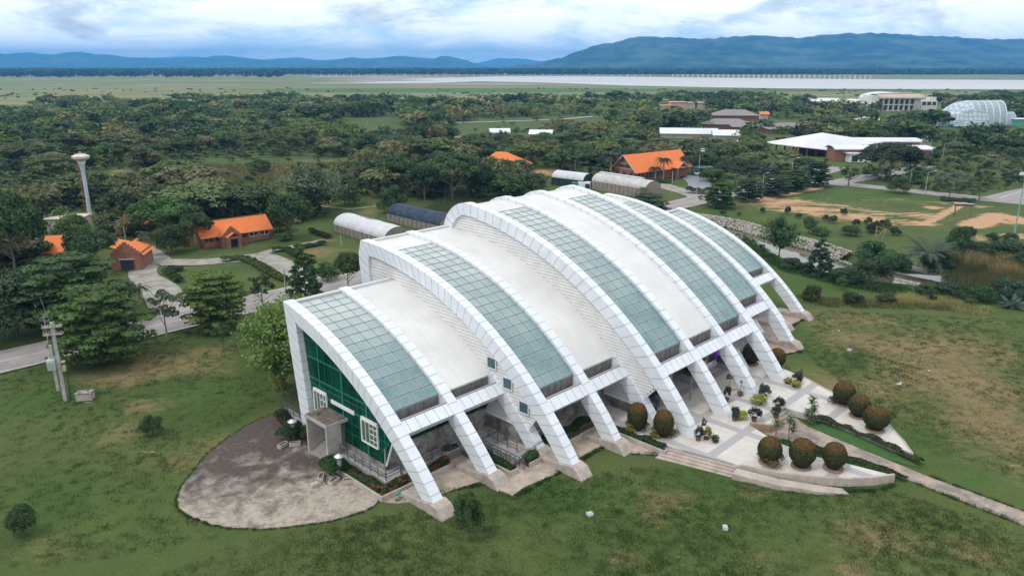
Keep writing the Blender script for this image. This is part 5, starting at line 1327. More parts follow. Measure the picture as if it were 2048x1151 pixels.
# ------------------------------------------------------------------ the wood
TB = 1.15
def wpoly(lst): return [gp(*p) for p in lst]
KEEP = [wpoly(p) for p in [
    [(-400, 1200), (-400, 610), (0, 600), (60, 560), (200, 480), (300, 470), (560, 455), (660, 430), (640, 410), (720, 395), (1060, 395), (1100, 370), (1250, 372), (1215, 362), (1225, 345), (1390, 343), (1440, 350), (1500, 372), (1640, 352), (1720, 345), (1760, 362), (1850, 382), (1950, 392), (2048, 378), (2500, 380), (2500, 1200)],
    [(330, 322), (560, 312), (745, 316), (752, 345), (650, 368), (650, 398), (560, 425), (470, 405), (380, 378), (300, 352)],
    [(180, 345), (260, 338), (300, 360), (240, 372), (190, 365)],
    [(680, 238), (800, 230), (810, 262), (690, 268)],
    [(860, 262), (960, 238), (1210, 230), (1230, 246), (1180, 254), (1000, 258), (960, 276), (880, 276)],
    [(1030, 340), (1120, 335), (1110, 360), (1040, 365)],
    [(700, 290), (800, 285), (800, 300), (720, 305)],
    [(1090, 375), (1100, 345), (1200, 345), (1320, 372), (1400, 375)], [(1640, 345), (1650, 318), (1790, 322), (1780, 345)],
    [(1535, 330), (1540, 290), (1715, 286), (1760, 300), (1700, 326)], [(1310, 304), (1320, 266), (1480, 268), (1490, 302)],
    [(1400, 276), (1410, 232), (1610, 240), (1610, 284)], [(1735, 248), (1740, 205), (1900, 210), (1890, 240)], [(1872, 284), (1880, 238), (2048, 240), (2030, 280)], [(1610, 222), (1620, 207), (1745, 210), (1740, 224)], [(1315, 240), (1320, 214), (1425, 216), (1420, 238)],
    [(100, 470), (80, 425), (190, 425), (200, 470)], [(945, 352), (950, 325), (1060, 330), (1060, 352)], [(870, 292), (870, 268), (1100, 268), (1100, 294), (1010, 294)], [(1740, 300), (1800, 296), (1850, 305), (1840, 312)]]]
FIELDW = wpoly([(-400, 240), (0, 226), (70, 210), (260, 204), (500, 206), (700, 206), (820, 210), (1000, 207), (1200, 202), (1400, 198), (1560, 202), (1700, 212), (1850, 208), (1950, 198), (2100, 196), (2600, 194), (2600, 420), (2048, 400), (-400, 700)])
rw = np.random.default_rng(21); pts = []
step = 7.6; ys = 120.
while ys < 900:
    dd = step * (1 + ys / 1300.); xs = np.arange(-.85 * ys - 40, .85 * ys + 40, dd)
    X = xs + rw.uniform(-.42, .42, len(xs)) * dd; Y = ys + rw.uniform(-.42, .42, len(xs)) * dd
    ok = inpoly(X, Y, FIELDW)
    for k in KEEP: ok &= ~inpoly(X, Y, k)
    sx, wx = ca * (X - BX) + sa * (Y - BY), sa * (X - BX) - ca * (Y - BY)
    ok &= ~((wx > -67.5) & (wx < -53)) & ~((wx > -53) & (sx > -30) & (sx < 140))
    thin = np.sin(X * .021 + 1.7) * np.sin(Y * .017 + .6) + .5 * np.sin(X * .05) * np.cos(Y * .043)
    ok &= (rw.uniform(size=len(X)) < np.clip(.95 - .85 * ((thin > .42) & (Y < 480)), 0, 1))
    pts += list(zip(X[ok], Y[ok])); ys += dd
pts = [(x, y) for x, y in pts if abs(x) < .74 * y + 12]
pts.sort(key=lambda p: math.hypot(*p))
XT = [((155, 308), 9.5, 12, (.26, .22, .11), 'plume', 'pale straw-coloured feathery tree rising behind the water tower'), ((250, 300), 8, 11, (.13, .15, .085), 'round', 'grey-green round tree right of the straw-coloured one'), ((350, 305), 7, 14, (.10, .13, .05), 'bushy', 'yellow-green bushy tree in the wood above the meadow'), ((840, 292), 10, 16, (.055, .085, .035), 'plume', 'huge bamboo mass beyond the dark grove, left part'), ((900, 288), 9, 15, (.06, .09, .04), 'plume', 'huge bamboo mass beyond the dark grove, right part'), ((520, 345), 5, 9, (.06, .09, .035), 'bushy', 'bushy tree standing out in the meadow'), ((1236, 212), 14, 22, (.04, .075, .03), 'broad', 'lone dome-shaped dark tree rising at the far edge of the wood'), ((100, 350), 7, 15, (.075, .105, .035), 'broad', 'flat olive-green tree left of the water tower'), ((40, 330), 7, 14, (.06, .09, .035), 'broad', 'flat green tree near the left edge above the dark tree')]
for (q, h_, w_, c_, k_, lb_) in XT: tree('woodland_tree', lb_, 'tree', gp(*q), h_, w_, k_, c_, 50, .6)
KINDS = [('round', 1.0), ('bushy', 1.15), ('broad', 1.5), ('plume', 1.1)]
PAL = [(.060, .095, .034), (.080, .118, .042), (.11, .13, .058), (.066, .100, .048), (.135, .150, .072), (.042, .068, .030), (.10, .145, .042), (.17, .155, .085), (.050, .080, .032), (.09, .125, .05)]
LMK = [(15, 'the left picture edge'), (100, 'the white shed'), (170, 'the water tower'), (250, 'the brick store'), (330, 'the wide green tree'), (420, 'the left half of the long cottage'), (505, 'the right half of the long cottage'), (590, 'the big round tree'), (650, 'the feathery tree'), (740, 'the white tunnel'), (830, 'the blue-roofed tunnel'), (910, 'the dark grove'), (1000, 'the half-hidden orange roof'), (1075, 'the bare track'), (1135, 'the clear-roofed tunnel'), (1200, 'the net tunnel'), (1310, 'the orange library'), (1400, 'the flagpole'), (1480, 'the roadside row'), (1560, 'the end of the roadside row'), (1640, 'the pointed white roof'), (1720, 'the curved white roof'), (1790, 'the huge spreading tree'), (1870, 'the tall cross-road lamp'), (1930, 'the pale flowering tree'), (2000, 'the road at the right edge')]
def zone(x, y):
    px = 1024 + 1504.1 * x / (y * math.cos(PITCH) + CAM_H * math.sin(PITCH))
    lm = min(LMK, key=lambda l: abs(l[0] - px))[1]
    return ('right by' if y < 170 else ('just beyond' if y < 200 else ('beyond' if y < 225 else 'well beyond'))), lm
NI = 300; seen = {}
for i, (x, y) in enumerate(pts[:NI]):
    kind = rw.choice(['round', 'bushy', 'broad', 'plume', 'round', 'bushy']); hgt = rw.uniform(4.2, 9.2) * (1.1 if kind == 'broad' else 1); pc = PAL[int(rw.integers(len(PAL)))]
    wd = hgt * rw.uniform(1.05, 1.55) * {'broad': 1.35, 'plume': 1.05}.get(kind, 1)
    tone = 'dark green' if pc[1] < .075 else ('mid green' if pc[1] < .105 else 'pale grey-green'); shp = {'round': 'round-crowned', 'bushy': 'bushy low', 'broad': 'flat spreading', 'plume': 'feathery'}[kind]
    size = 'tall' if hgt > 7.2 else ('medium' if hgt > 5.6 else 'small'); dp, sd_ = zone(x, y)
    lb = f'{size} {tone} {shp} woodland tree {dp} {sd_}'
    tree('woodland_tree', lb, 'tree', Vector((x, y, -.05)), hgt, wd, str(kind), vary(pc, .15), 100 + int(rw.integers(3)), .34, 'woodland trees behind the museum')
# far part of the same wood: nobody could count it
rest = pts[NI:]; tmpl = []
for kd, bw in KINDS:
    for sdx in range(2): tmpl.append((leaves(kd, 330, .085 if kd != 'broad' else .09, 300 + sdx, .6), bw))
lo = [(leaves(kd, 150, .12, 320, .5), bw) for kd, bw in KINDS]
VV, CC = [], []
def patch(x, y): return math.sin(x * .031 + 2.2 * math.sin(y * .011)) * math.sin(y * .024 + 1.4 * math.sin(x * .017)) + .35 * math.sin(x * .09 + y * .07)
for x, y in rest:
    far = y > 430; src = lo if far else tmpl; pv_ = patch(x, y) + rw.normal(0, .18)
    k = int(rw.integers(len(src))); h = rw.uniform(5.0, 9.6) * (1.0 + .15 * (y > 380)); wf = rw.uniform(1.0, 1.7)
    if pv_ > .15: h *= .5; wf *= 1.25; pc = np.array([(.12, .17, .055), (.14, .175, .07), (.10, .15, .05)][int(rw.integers(3))])
    elif pv_ < -.45: h *= 1.12; pc = np.array([(.040, .072, .032), (.050, .084, .034), (.045, .070, .030)][int(rw.integers(3))])
    else: pc = np.array(PAL[int(rw.integers(len(PAL)))]) * 1.12
    (V, F_, c), bw = src[k]
    w = h * wf / bw * 1.1; a_ = rw.uniform(0, 6.28); cc, ss = math.cos(a_), math.sin(a_)
    q = V * [w, w, h]; VV.append(np.c_[q[:, 0] * cc - q[:, 1] * ss + x, q[:, 0] * ss + q[:, 1] * cc + y, q[:, 2]])
    CC.append(c * pc * np.array([1.22, 1.18, 1.05]) * rw.uniform(.85, 1.2))
VV = np.concatenate(VV); CC = np.concatenate(CC)
fw = npmesh('far_wood', VV, np.arange(len(VV)).reshape(-1, 4), LEAF, col=CC); fw.color = (1, 1, 1, 1)
tag(fw, kind='stuff')
print('wood', len(pts), 'faces', len(CC))
# scattered bushes of the open country and the tree belt at the foot of the hills
def scatter_stuff(name, P_, hr, wr, pal, seed, n=60, ls=.2):
    r = np.random.default_rng(seed); tp = [leaves('bushy', n, ls, seed + k, .4) for k in range(3)]; VV, CC = [], []
    for x, y in P_:
        V, F_, c = tp[int(r.integers(3))]; h = r.uniform(*hr); w = h * r.uniform(*wr); q = V * [w, w, h]
        VV.append(q + [x, y, 0]); CC.append(c * np.array(pal[int(r.integers(len(pal)))]) * r.uniform(.8, 1.2))
    VV = np.concatenate(VV); CC = np.concatenate(CC); o = npmesh(name, VV, np.arange(len(VV)).reshape(-1, 4), LEAF, col=CC); o.color = (1, 1, 1, 1); return tag(o, kind='stuff')
belt = []
for i in range(5200):
    y = 3000 + 2600 * rw.uniform() ** 1.3; belt.append((rw.uniform(-.85, .85) * y, y))
for i in range(260):
    y = rw.uniform(2300, 3000); belt.append((rw.uniform(-.78, -.30) * y, y))
for i in range(1500):
    y = rw.uniform(3100, 3500); belt.append((rw.uniform(.0, .85) * y, y))
scatter_stuff('far_tree_belt', belt, (11, 22), (1.4, 2.6), [(.028, .055, .022), (.04, .07, .03), (.03, .05, .025)], 5, 42, .25)
scr = []
for i in range(350):
    y = rw.uniform(640, 1200) ; scr.append((rw.uniform(-.8, .8) * y, y))
scatter_stuff('plain_scrub', [p for p in scr if not inpoly(np.array([p[0]]), np.array([p[1]]), [gp(*q) for q in lake])[0]], (.8, 2.2), (1.5, 4), [(.05, .09, .03), (.08, .10, .05)], 6, 30, .3)
# low undergrowth over the clearings, between trees
und = []
for i in range(12000):
    y = 118 + 480 * rw.uniform() ** 1.5; x = rw.uniform(-.78, .78) * y; und.append((x, y))
UX, UY = np.array([u[0] for u in und]), np.array([u[1] for u in und]); ok = inpoly(UX, UY, FIELDW)
sx, wx = ca * (UX - BX) + sa * (UY - BY), sa * (UX - BX) - ca * (UY - BY); ok &= ~((wx > -67) & (wx < -52)); ok &= ~inpoly(UX, UY, KEEP[0])
for k_ in KEEP[9:]: ok &= ~inpoly(UX, UY, k_)
for k_ in (2, 3, 5, 6): ok &= ~inpoly(UX, UY, KEEP[k_])
ok &= ~(inpoly(UX, UY, KEEP[1]) & (rw.uniform(size=len(UX)) < .9)); ok &= ~(inpoly(UX, UY, KEEP[4]) & (rw.uniform(size=len(UX)) < .9))
scatter_stuff('undergrowth', list(zip(UX[ok], UY[ok])), (.6, 2.6), (1.2, 2.4), [(.06, .10, .034), (.08, .11, .042), (.05, .075, .03), (.11, .13, .05)], 7, 70, .16)

# grass clumps, reeds and rocks
def blades(name, P_, h, sp, col, n, seed, lean=.35, wd=.03):
    """n blades about each point of P_, drawn as slim bent triangles"""
    r = np.random.default_rng(seed); m = len(P_); N_ = m * n; base = np.repeat(np.array(P_), n, 0) + np.c_[r.normal(0, sp, (N_, 2))]
    hh = h * r.uniform(.5, 1.2, N_); a_ = r.uniform(0, 6.28, N_); tip = np.c_[base + np.c_[np.cos(a_), np.sin(a_)] * (hh * r.uniform(.1, lean * 2, N_))[:, None], hh]
    b_ = r.uniform(0, 6.28, N_); sd_ = np.c_[np.cos(b_), np.sin(b_), np.zeros(N_)] * (wd * r.uniform(.6, 1.4, N_))[:, None]; B = np.c_[base, np.full(N_, -.08)]
    V = np.stack([B - sd_, B + sd_, tip], 1).reshape(-1, 3)
    pc = np.repeat(r.uniform(.7, 1.3, m), n)[:, None] * np.array(col) * r.uniform(.7, 1.3, (N_, 1)); o = npmesh(name, V, np.arange(3 * N_).reshape(N_, 3), LEAF, col=pc); o.color = (1, 1, 1, 1); return tag(o, kind='stuff')
def fillpoly(px, n, seed):
    poly = wpoly(px); r = np.random.default_rng(seed); x0, x1 = min(p.x for p in poly), max(p.x for p in poly); y0, y1 = min(p.y for p in poly), max(p.y for p in poly)
    X = r.uniform(x0, x1, n * 4); Y = r.uniform(y0, y1, n * 4); k = inpoly(X, Y, poly); return list(zip(X[k][:n], Y[k][:n]))
REED = [(1905, 560), (1935, 522), (1985, 520), (2060, 530), (2100, 580), (2048, 590), (1960, 590), (1900, 585)]
blades('reeds', fillpoly(REED, 620, 1), 1.5, .35, (.10, .11, .045), 22, 1, .3, .05)
blades('reeds', fillpoly([(1985, 555), (2000, 528), (2045, 530), (2045, 555)], 90, 2), 2.2, .4, (.28, .20, .10), 30, 2, .5, .05)
blades('reeds', fillpoly([(1918, 528), (1960, 515), (1985, 535), (1940, 545)], 60, 3), 2.0, .4, (.22, .19, .09), 26, 3, .5, .05)
blades('reeds', fillpoly([(1890, 530), (1930, 500), (2090, 500), (2090, 530), (1930, 560)], 500, 4), 1.6, .4, (.06, .075, .03), 22, 4, .3, .06)
blades('tall_grass', fillpoly([(1800, 592), (1850, 600), (1905, 596), (1918, 612), (1860, 612), (1790, 608)], 170, 5), .8, .3, (.30, .28, .12), 34, 5, .6, .04)
blades('tall_grass', fillpoly([(1910, 606), (1990, 622), (1960, 630), (1900, 622)], 60, 6), .6, .3, (.26, .26, .12), 26, 6, .6, .04)
blades('tall_grass', fillpoly([(1590, 590), (1650, 596), (1900, 606), (1900, 620), (1640, 612)], 260, 7), .55, .3, (.13, .14, .055), 22, 7, .5, .04)
blades('tall_grass', fillpoly([(820, 440), (900, 395), (1110, 395), (1250, 420), (1180, 400), (1000, 412), (900, 450)], 1500, 8), 1.3, .6, (.085, .115, .045), 20, 8, .5, .07)
blades('tall_grass', fillpoly([(1480, 480), (1560, 540), (1700, 575), (1800, 590), (1820, 575), (1690, 560), (1560, 520), (1490, 470)], 600, 9), .5, .4, (.05, .10, .028), 20, 9, .5, .05)
blades('tall_grass', fillpoly([(330, 330), (700, 325), (740, 340), (600, 360), (540, 385), (440, 365)], 1100, 10), .9, .8, (.15, .14, .065), 16, 10, .5, .08)
# tufts on the lawn: clumps that catch the light
tuft = []
for poly, k, sd_ in (([(-200, 760), (500, 640), (560, 790), (400, 900), (340, 1000), (480, 1080), (-200, 1160)], 2600, 1), ([(480, 1080), (860, 1010), (1100, 960), (1300, 930), (1780, 980), (2048, 1060), (2100, 1160), (300, 1160)], 3800, 2), ([(1600, 700), (1640, 620), (2100, 640), (2100, 980), (1850, 900)], 2600, 3)):
    tuft += fillpoly(poly, k, sd_)
blades('lawn_grass', tuft, .10, .22, (.055, .090, .028), 22, 11, .8, .02)
edge = []
for i in range(len(ap2)):
    p, q = ap2[i], ap2[(i + 1) % len(ap2)]
    if i > len(ap2) - 4: continue
    for k in range(2):
        t = rw.uniform(); s_, w_ = p[0] + (q[0] - p[0]) * t, -(p[1] + (q[1] - p[1]) * t); v = LW(s_ - .12, w_); edge.append((v.x, v.y))
blades('edge_grass', edge, .13, .09, (.04, .075, .02), 26, 12, .8, .02)
eg = []
for a_, b_ in (((20.0, 8.1), (21.2, 14.5)), ((21.2, 14.5), (23.2, 20.5)), ((23.2, 20.5), (27.4, 24.2)), ((27.4, 24.2), (29.4, 24.9)), ((34.6, 24.8), (39.4, 21.1)), ((39.4, 21.1), (44.8, 10.2)), ((-1.5, -3.1), (5.3, .2)), ((5.6, 3.4), (17.8, 3.4)), ((17.9, 5.7), (20., 8.1)), ((30.6, 26), (28.9, 46)), ((32.6, 26), (31.0, 46)), ((44.8, 8), (46.2, 3)), ((46.2, 2.6), (53, 5.9)), ((53, 5.9), (60, 1)), ((60, 1), (67, .9))):
    n_ = int(math.hypot(a_[0] - b_[0], a_[1] - b_[1]) * 5)
    for k in range(n_): t = rw.uniform(); v = LW(a_[0] + (b_[0] - a_[0]) * t, a_[1] + (b_[1] - a_[1]) * t); eg.append((v.x, v.y))
blades('edge_grass', eg, .16, .14, (.035, .075, .02), 30, 13, .8, .025)
def rocks(name, P_, sz, seed, mat):
    r = np.random.default_rng(seed); ico = np.array([(0, 0, 1), (.9, 0, .3), (.28, .85, .3), (-.72, .53, .3), (-.72, -.53, .3), (.28, -.85, .3), (0, 0, -1)], float)
    fc = np.array([(0, 1, 2), (0, 2, 3), (0, 3, 4), (0, 4, 5), (0, 5, 1), (6, 2, 1), (6, 3, 2), (6, 4, 3), (6, 5, 4), (6, 1, 5)])
    VV, FF, CC = [], [], []
    for i, (x, y, z) in enumerate(P_):
        s = sz * r.uniform(.5, 1.3); q = ico * r.uniform(.7, 1.3, ico.shape) * s * [1, 1, .7]; a_ = r.uniform(0, 6.28)
        q = np.c_[q[:, 0] * math.cos(a_) - q[:, 1] * math.sin(a_), q[:, 0] * math.sin(a_) + q[:, 1] * math.cos(a_), q[:, 2]]
        VV.append(q + [x, y, z]); FF.append(fc + 7 * i); CC.append(np.tile(np.array([1, .97, .93]) * r.uniform(.55, 1.2), (10, 1)))
    o = npmesh(name, np.concatenate(VV), np.concatenate(FF), mat, col=np.concatenate(CC)); return tag(o, kind='stuff')
RK = NT('riprap_rock'); RK.set(RK.mix(1., RK.attr('leafcol').outputs['Color'], RK.mix(RK.noise(RK.pos, 2, 5, .7), (.22, .20, .18), (.46, .43, .39)), 'MULTIPLY'), .9)
rl = smooth_line([gp(*p) for p in [(1372, 431), (1420, 436), (1480, 447), (1533, 462), (1590, 478), (1640, 490), (1700, 510)]], 8); P_ = []
for i in range(2600):
    k = int(rw.integers(len(rl) - 1)); t = rw.uniform(); q = rl[k].lerp(rl[k + 1], t); d = (rl[k + 1] - rl[k]).normalized(); n_ = Vector((d.y, -d.x)); u = rw.uniform(-.9, 2.6)
    p = q + n_ * u; P_.append((p.x, p.y, .6 - .55 * max(u, 0) - .3 * max(0, -u)))
rocks('rock_bank', P_, .34, 3, RK.mat)
# ------------------------------------------------------------------ buildings around
ORT = tilemat('orange_tiles', (.78, .20, .045), (.62, .16, .04), .3)
BRK = brickmat('red_brick', (.30, .115, .062), (.22, .085, .05), (.30, .22, .17))
WIN = basic('window_glass', (.03, .035, .035), (.07, .08, .08), 1, .15)
def hpx(px, py, wz): pass
def frame2(A_, B_):
    """local frame: x along A->B (front wall), y to the rear"""
    d = (B_ - A_); d.z = 0; return d.length, math.atan2(d.y, d.x)
def gable_roof(m, x0, x1, y0, y1, ze, zr, oh=.5, th=.14):
    """ridge along x"""
    ym = (y0 + y1) / 2; a_, b_ = x0 - oh, x1 + oh; sl = (zr - ze) / (ym - y0); e0 = ze - oh * sl
    for (ya, yb) in ((y0 - oh, ym), (y1 + oh, ym)):
        m.add([(a_, ya, e0), (b_, ya, e0), (b_, yb, zr), (a_, yb, zr), (a_, ya, e0 - th), (b_, ya, e0 - th), (b_, yb, zr - th), (a_, yb, zr - th)],
              [(0, 1, 2, 3), (4, 7, 6, 5), (0, 4, 5, 1), (0, 3, 7, 4), (1, 5, 6, 2)])
def gable_end(m, x, y0, y1, ze, zr, t=.2):
    ym = (y0 + y1) / 2; m.add([(x, y0, ze), (x, y1, ze), (x, ym, zr), (x + t, y0, ze), (x + t, y1, ze), (x + t, ym, zr)], [(0, 2, 1), (3, 4, 5), (0, 1, 4, 3), (1, 2, 5, 4), (2, 0, 3, 5)])
def stepped(m, x0, x1, y, zb, ze, zr, n=5, t=.35):
    m.box(x0, x1, y - t / 2, y + t / 2, zb, ze); xm = (x0 + x1) / 2; hw = (x1 - x0) / 2
    for i in range(n): k = 1 - (i + .6) / (n + .4); m.box(xm - hw * k, xm + hw * k, y - t / 2, y + t / 2, ze + (zr - ze) * i / n, ze + (zr - ze) * (i + 1) / n)
def winpart(parent, x0, x1, y, z0, z1, fr=WHITE, n=2):
    m = MB(); m.box(x0, x1, y - .05, y + .02, z0, z0 + .08); m.box(x0, x1, y - .05, y + .02, z1 - .08, z1)
    for i in range(n + 1): x = x0 + (x1 - x0) * i / n; m.box(x - .05, x + .05, y - .05, y + .02, z0 + .08, z1 - .08)
    w_ = m.build('window', fr, parent); m = MB(); m.box(x0, x1, y - .02, y + .06, z0 + .05, z1 - .05); m.build('pane', WIN, w_)
# long cottage
A_, B_ = gp(408, 497), gp(541, 477); L_, rz = frame2(A_, B_)
h1 = thing('brick_cottage', 'long red brick cottage with orange tiled roof and stepped-gable porch', 'house', A_, rz)
m = MB(); m.box(0, L_, 0, .2, 0, 1.0); m.box(0, .2, 0, 5.6, 0, 2.5); m.box(L_ - .2, L_, 0, 5.6, 0, 2.5); m.box(0, L_, 5.4, 5.6, 0, 2.5); m.box(0, L_, -.01, .21, 2.25, 2.5)
for i in range(7): x = L_ * i / 6; m.box(x - .15, x + .15, -.03, .23, 1.0, 2.25)
gable_end(m, 0, 0, 5.6, 2.5, 4.5); gable_end(m, L_ - .2, 0, 5.6, 2.5, 4.5); m.build('wall', BRK, h1)
m = MB(); gable_roof(m, 0, L_, 0, 5.6, 2.5, 4.6, .55); m.build('roof', ORT, h1)
m = MB(); m.box(-.3, L_ + .3, 2.72, 2.88, 4.56, 4.7); m.build('ridge', basic('ridge_tiles', (.25, .12, .07), (.2, .1, .06), 2, .9), h1)
for i in range(6): winpart(h1, L_ * i / 6 + .2, L_ * (i + 1) / 6 - .2, .1, 1.0, 2.25, WHITE if i in (4, 5) else BRK)
m = MB(); px = L_ * .36; stepped(m, px - 1.9, px + 1.9, -2.0, 0, 2.2, 4.0); m.box(px - 1.9, px - 1.65, -2, 0, 0, 2.3); m.box(px + 1.65, px + 1.9, -2, 0, 0, 2.3)
stepped(m, px - 1.2, px - .75, -3.2, 0, 2.0, 2.1, 1); stepped(m, px + .75, px + 1.2, -3.2, 0, 2.0, 2.1, 1); m.box(px - 1.2, px + 1.2, -3.35, -3.05, 1.75, 2.2); m.box(px - 1.2, px - 1.0, -3.1, -2.1, 0, 2.); m.box(px + 1., px + 1.2, -3.1, -2.1, 0, 2.); m.build('porch', BRK, h1)
m = MB()
for sg in (-1, 1):
    m.add([(px, -2.0, 4.0), (px, 1.9, 4.0), (px + sg * 2.2, .1, 2.1), (px + sg * 2.2, -2.0, 2.1)], [(0, 1, 2, 3) if sg > 0 else (0, 3, 2, 1)])
    m.add([(px, -3.3, 2.9), (px, -2.1, 2.9), (px + sg * 1.3, -2.1, 2.1), (px + sg * 1.3, -3.3, 2.1)], [(0, 1, 2, 3)])
m.build('porch_roof', ORT, h1); m = MB(); m.box(px - .75, px + .75, -2.25, -2.18, 0, 1.75); m.build('doorway', DARK, h1)
m = MB(); a2 = gp(368, 492); m = MB()
lw_ = thing('brick_wall', 'short low brick wall panel left of the long cottage', 'wall', gp(366, 494), rz); m = MB(); m.box(0, 1.4, 0, .25, 0, 1.6); m.box(-.05, 1.45, -.05, .3, 1.6, 1.7); m.build('wall', BRK, lw_)
# kiosk
def kiosk(label, A_, wd, dp, ze, zr, rz, steps=5):
    
    k = thing('brick_kiosk', label, 'house', A_, rz); m = MB(); stepped(m, 0, wd, 0, 0, ze, zr, steps, .3); m.box(0, .2, 0, dp, 0, ze); m.box(wd - .2, wd, 0, dp, 0, ze); m.box(0, wd, dp - .2, dp, 0, ze)
    f = m.build('wall', BRK, k); m = MB(); xm = wd / 2
    for sg in (-1, 1): m.add([(xm, .16, zr - .75), (xm, dp + .4, zr - .75), (xm + sg * (wd / 2 + .45), dp + .4, ze - .5), (xm + sg * (wd / 2 + .45), .16, ze - .5)], [(0, 1, 2, 3)])
    m.build('roof', ORT, k); m = MB(); m.box(xm - wd * .2, xm + wd * .25, -.2, -.14, 0, ze * .62); m.build('doorway', DARK, k)
    m = MB(); m.box(xm - wd * .24, xm + wd * .29, -.3, -.13, ze * .62, ze * .7); m.build('lintel', CREAM, k); return k
kiosk('brick kiosk with stepped gable and open doorway beside the palm trio', gp(226, 541), 4.8, 6.0, 3.0, 4.9, R(8)); kiosk('small brick store with stepped gable at the far end of the driveway', gp(232, 470), 4.7, 4, 2.3, 4.1, R(4), 4)
t = thing('orange_canopy', 'orange tiled porch roof attached left of the brick kiosk', 'roof', gp(228, 520), R(-30)); m = MB(); gable_roof(m, 0, 4, 0, 3, 2.6, 3.6, .3); m.build('roof', ORT, t); m = MB(); m.box(.1, 3.9, .1, 2.9, 0, 2.6); m.build('wall', BRK, t)
t = thing('brick_cottage', 'leftmost cottage with orange roof half hidden by dark trees', 'house', gp(95, 528), R(12)); m = MB(); gable_roof(m, 0, 4.4, 0, 5, 2.5, 4.6, .5); m.build('roof', ORT, t); m = MB(); m.box(0, 4.4, .1, 4.9, 0, 2.5); gable_end(m, 0, 0, 5, 2.5, 4.5); gable_end(m, 4.2, 0, 5, 2.5, 4.5); m.build('wall', BRK, t)
t = thing('white_shed', 'white weathered shed below the water tower', 'shed', gp(98, 480), R(5)); m = MB(); m.box(0, 6.5, 0, 5, 0, 4.2); m.build('wall', basic('weathered_white', (.62, .60, .56), (.40, .33, .28), .5, .9, fine=.3), t); m = MB(); m.box(-.3, 6.8, -.4, 5.3, 4.2, 4.35); m.build('roof', basic('cream_roof', (.52, .46, .38), (.36, .30, .25), 1, .9), t); winpart(t, 1.2, 3.0, -.02, 1.4, 3.0, WHITE, 3); winpart(t, 4, 5.6, -.02, 1.4, 3., WHITE, 3)
# water tower
wt = thing('water_tower', 'slender pale blue water tower with rusty ladder and domed tank', 'water tower', gp(181, 436), 0)
TWM = basic('faded_blue_paint', (.50, .56, .62), (.40, .44, .50), .8, .6, fine=.2)
m = MB(); m.lathe([(.75, 0), (.5, 1.0), (.42, 5), (.42, 10.5), (.62, 12.2), (.95, 13.0)], n=20); m.build('column', TWM, wt, smooth=True)
m = MB(); m.lathe([(.95, 13.0), (1.75, 13.6), (1.85, 14.0), (1.75, 14.2), (.9, 14.55), (.2, 14.65)], n=24); m.build('tank', basic('tank_paint', (.62, .58, .55), (.48, .42, .38), 1, .7), wt)
m = MB()
for i in range(34): m.box(-.85, -.45, -.5, -.42, .6 + i * .36, .72 + i * .36) if i % 3 else m.box(-.7, -.4, -.6, -.42, .6 + i * .36, .85 + i * .36)
m.build('ladder', basic('rust_red', (.32, .08, .05), (.22, .06, .04), 3, .9), wt)
m = MB(); m.lathe([(.3, 14.65), (.3, 15.0), (.05, 15.1)], n=12)
for i in range(10): a_ = i * .628; m.bar((1.1 * math.cos(a_), 1.1 * math.sin(a_), 14.4), (1.1 * math.cos(a_), 1.1 * math.sin(a_), 14.95), .04)
m.build('hatch_railing', basic('rust_rail', (.30, .12, .08), (.4, .3, .25), 2, .9), wt)
# polytunnels
def tunnel(name, label, A_, B_, wd, h, he, roofm, wallm, bump_=0):
    L_, rz = frame2(A_, B_); t = thing(name, label, 'greenhouse', A_, rz); m = MB(); n = 14; k = max(4, int(L_ / 1.5))
    for i in range(n):
        a0, a1 = math.pi * i / n, math.pi * (i + 1) / n
        for j in range(k):
            x0, x1 = L_ * j / k, L_ * (j + 1) / k; s0 = .05 * math.sin(j * 2.1) * bump_; s1 = .05 * math.sin((j + 1) * 2.1) * bump_
            P = lambda x, a_, s: (x, wd / 2 - wd / 2 * math.cos(a_), he + (h - he) * math.sin(a_) + s * math.sin(a_))
            m.face([P(x0, a0, s0), P(x1, a0, s1), P(x1, a1, s1), P(x0, a1, s0)])
    m.build('roof', roofm, t, smooth=True); m = MB(); m.box(0, L_, 0, .05, 0, he); m.box(0, L_, wd - .05, wd, 0, he)
    for x in (0, L_ - .05):
        pr = [(0, 0), (wd, 0)] + [(wd / 2 - wd / 2 * math.cos(math.pi * (n - i) / n), he + (h - he - .06) * math.sin(math.pi * i / n)) for i in range(n + 1)]
        q = [(x, p[0], p[1]) for p in pr] + [(x + .05, p[0], p[1]) for p in pr]; c_ = len(pr)
        m.add(q, [tuple(range(c_))[::-1], tuple(range(c_, 2 * c_))] + [(i, (i + 1) % c_, c_ + (i + 1) % c_, c_ + i) for i in range(c_)])
    m.build('side_net', wallm, t); m = MB()
    for j in range(k + 1):
        x = L_ * j / k; m.bar((x, -.04, 0), (x, -.04, he), .06)
    m.build('frame', STEEL, t); return t
NET = basic('shade_net', (.19, .17, .14), (.27, .24, .20), 1.2, .95, fine=.3); PF = basic('white_film', (.55, .55, .57), (.44, .44, .47), .6, .4)
wt1 = tunnel('polytunnel', 'white film-covered nursery tunnel with a torn patch, left of the museum', gp(668, 463), gp(770, 494), 6.0, 3.6, 1.6, PF, NET, 1)
m = MB()
for i in range(6): m.box(5.2 + i * .75, 5.85 + i * .75, 3.3 + .05 * (i % 2), 3.9, 3.585, 3.63)
m.build('torn_patch', basic('torn_net', (.12, .13, .10), (.25, .25, .2), 3, .9), wt1)
tunnel('polytunnel', 'nursery tunnel with dark blue shade cloth roof beside the white one', gp(774, 442), gp(880, 468), 6.0, 3.7, 1.7, basic('blue_shade_cloth', (.018, .034, .062), (.04, .06, .085), .8, .9, fine=.4, contrast=(.45, .6)), NET, 1.5)
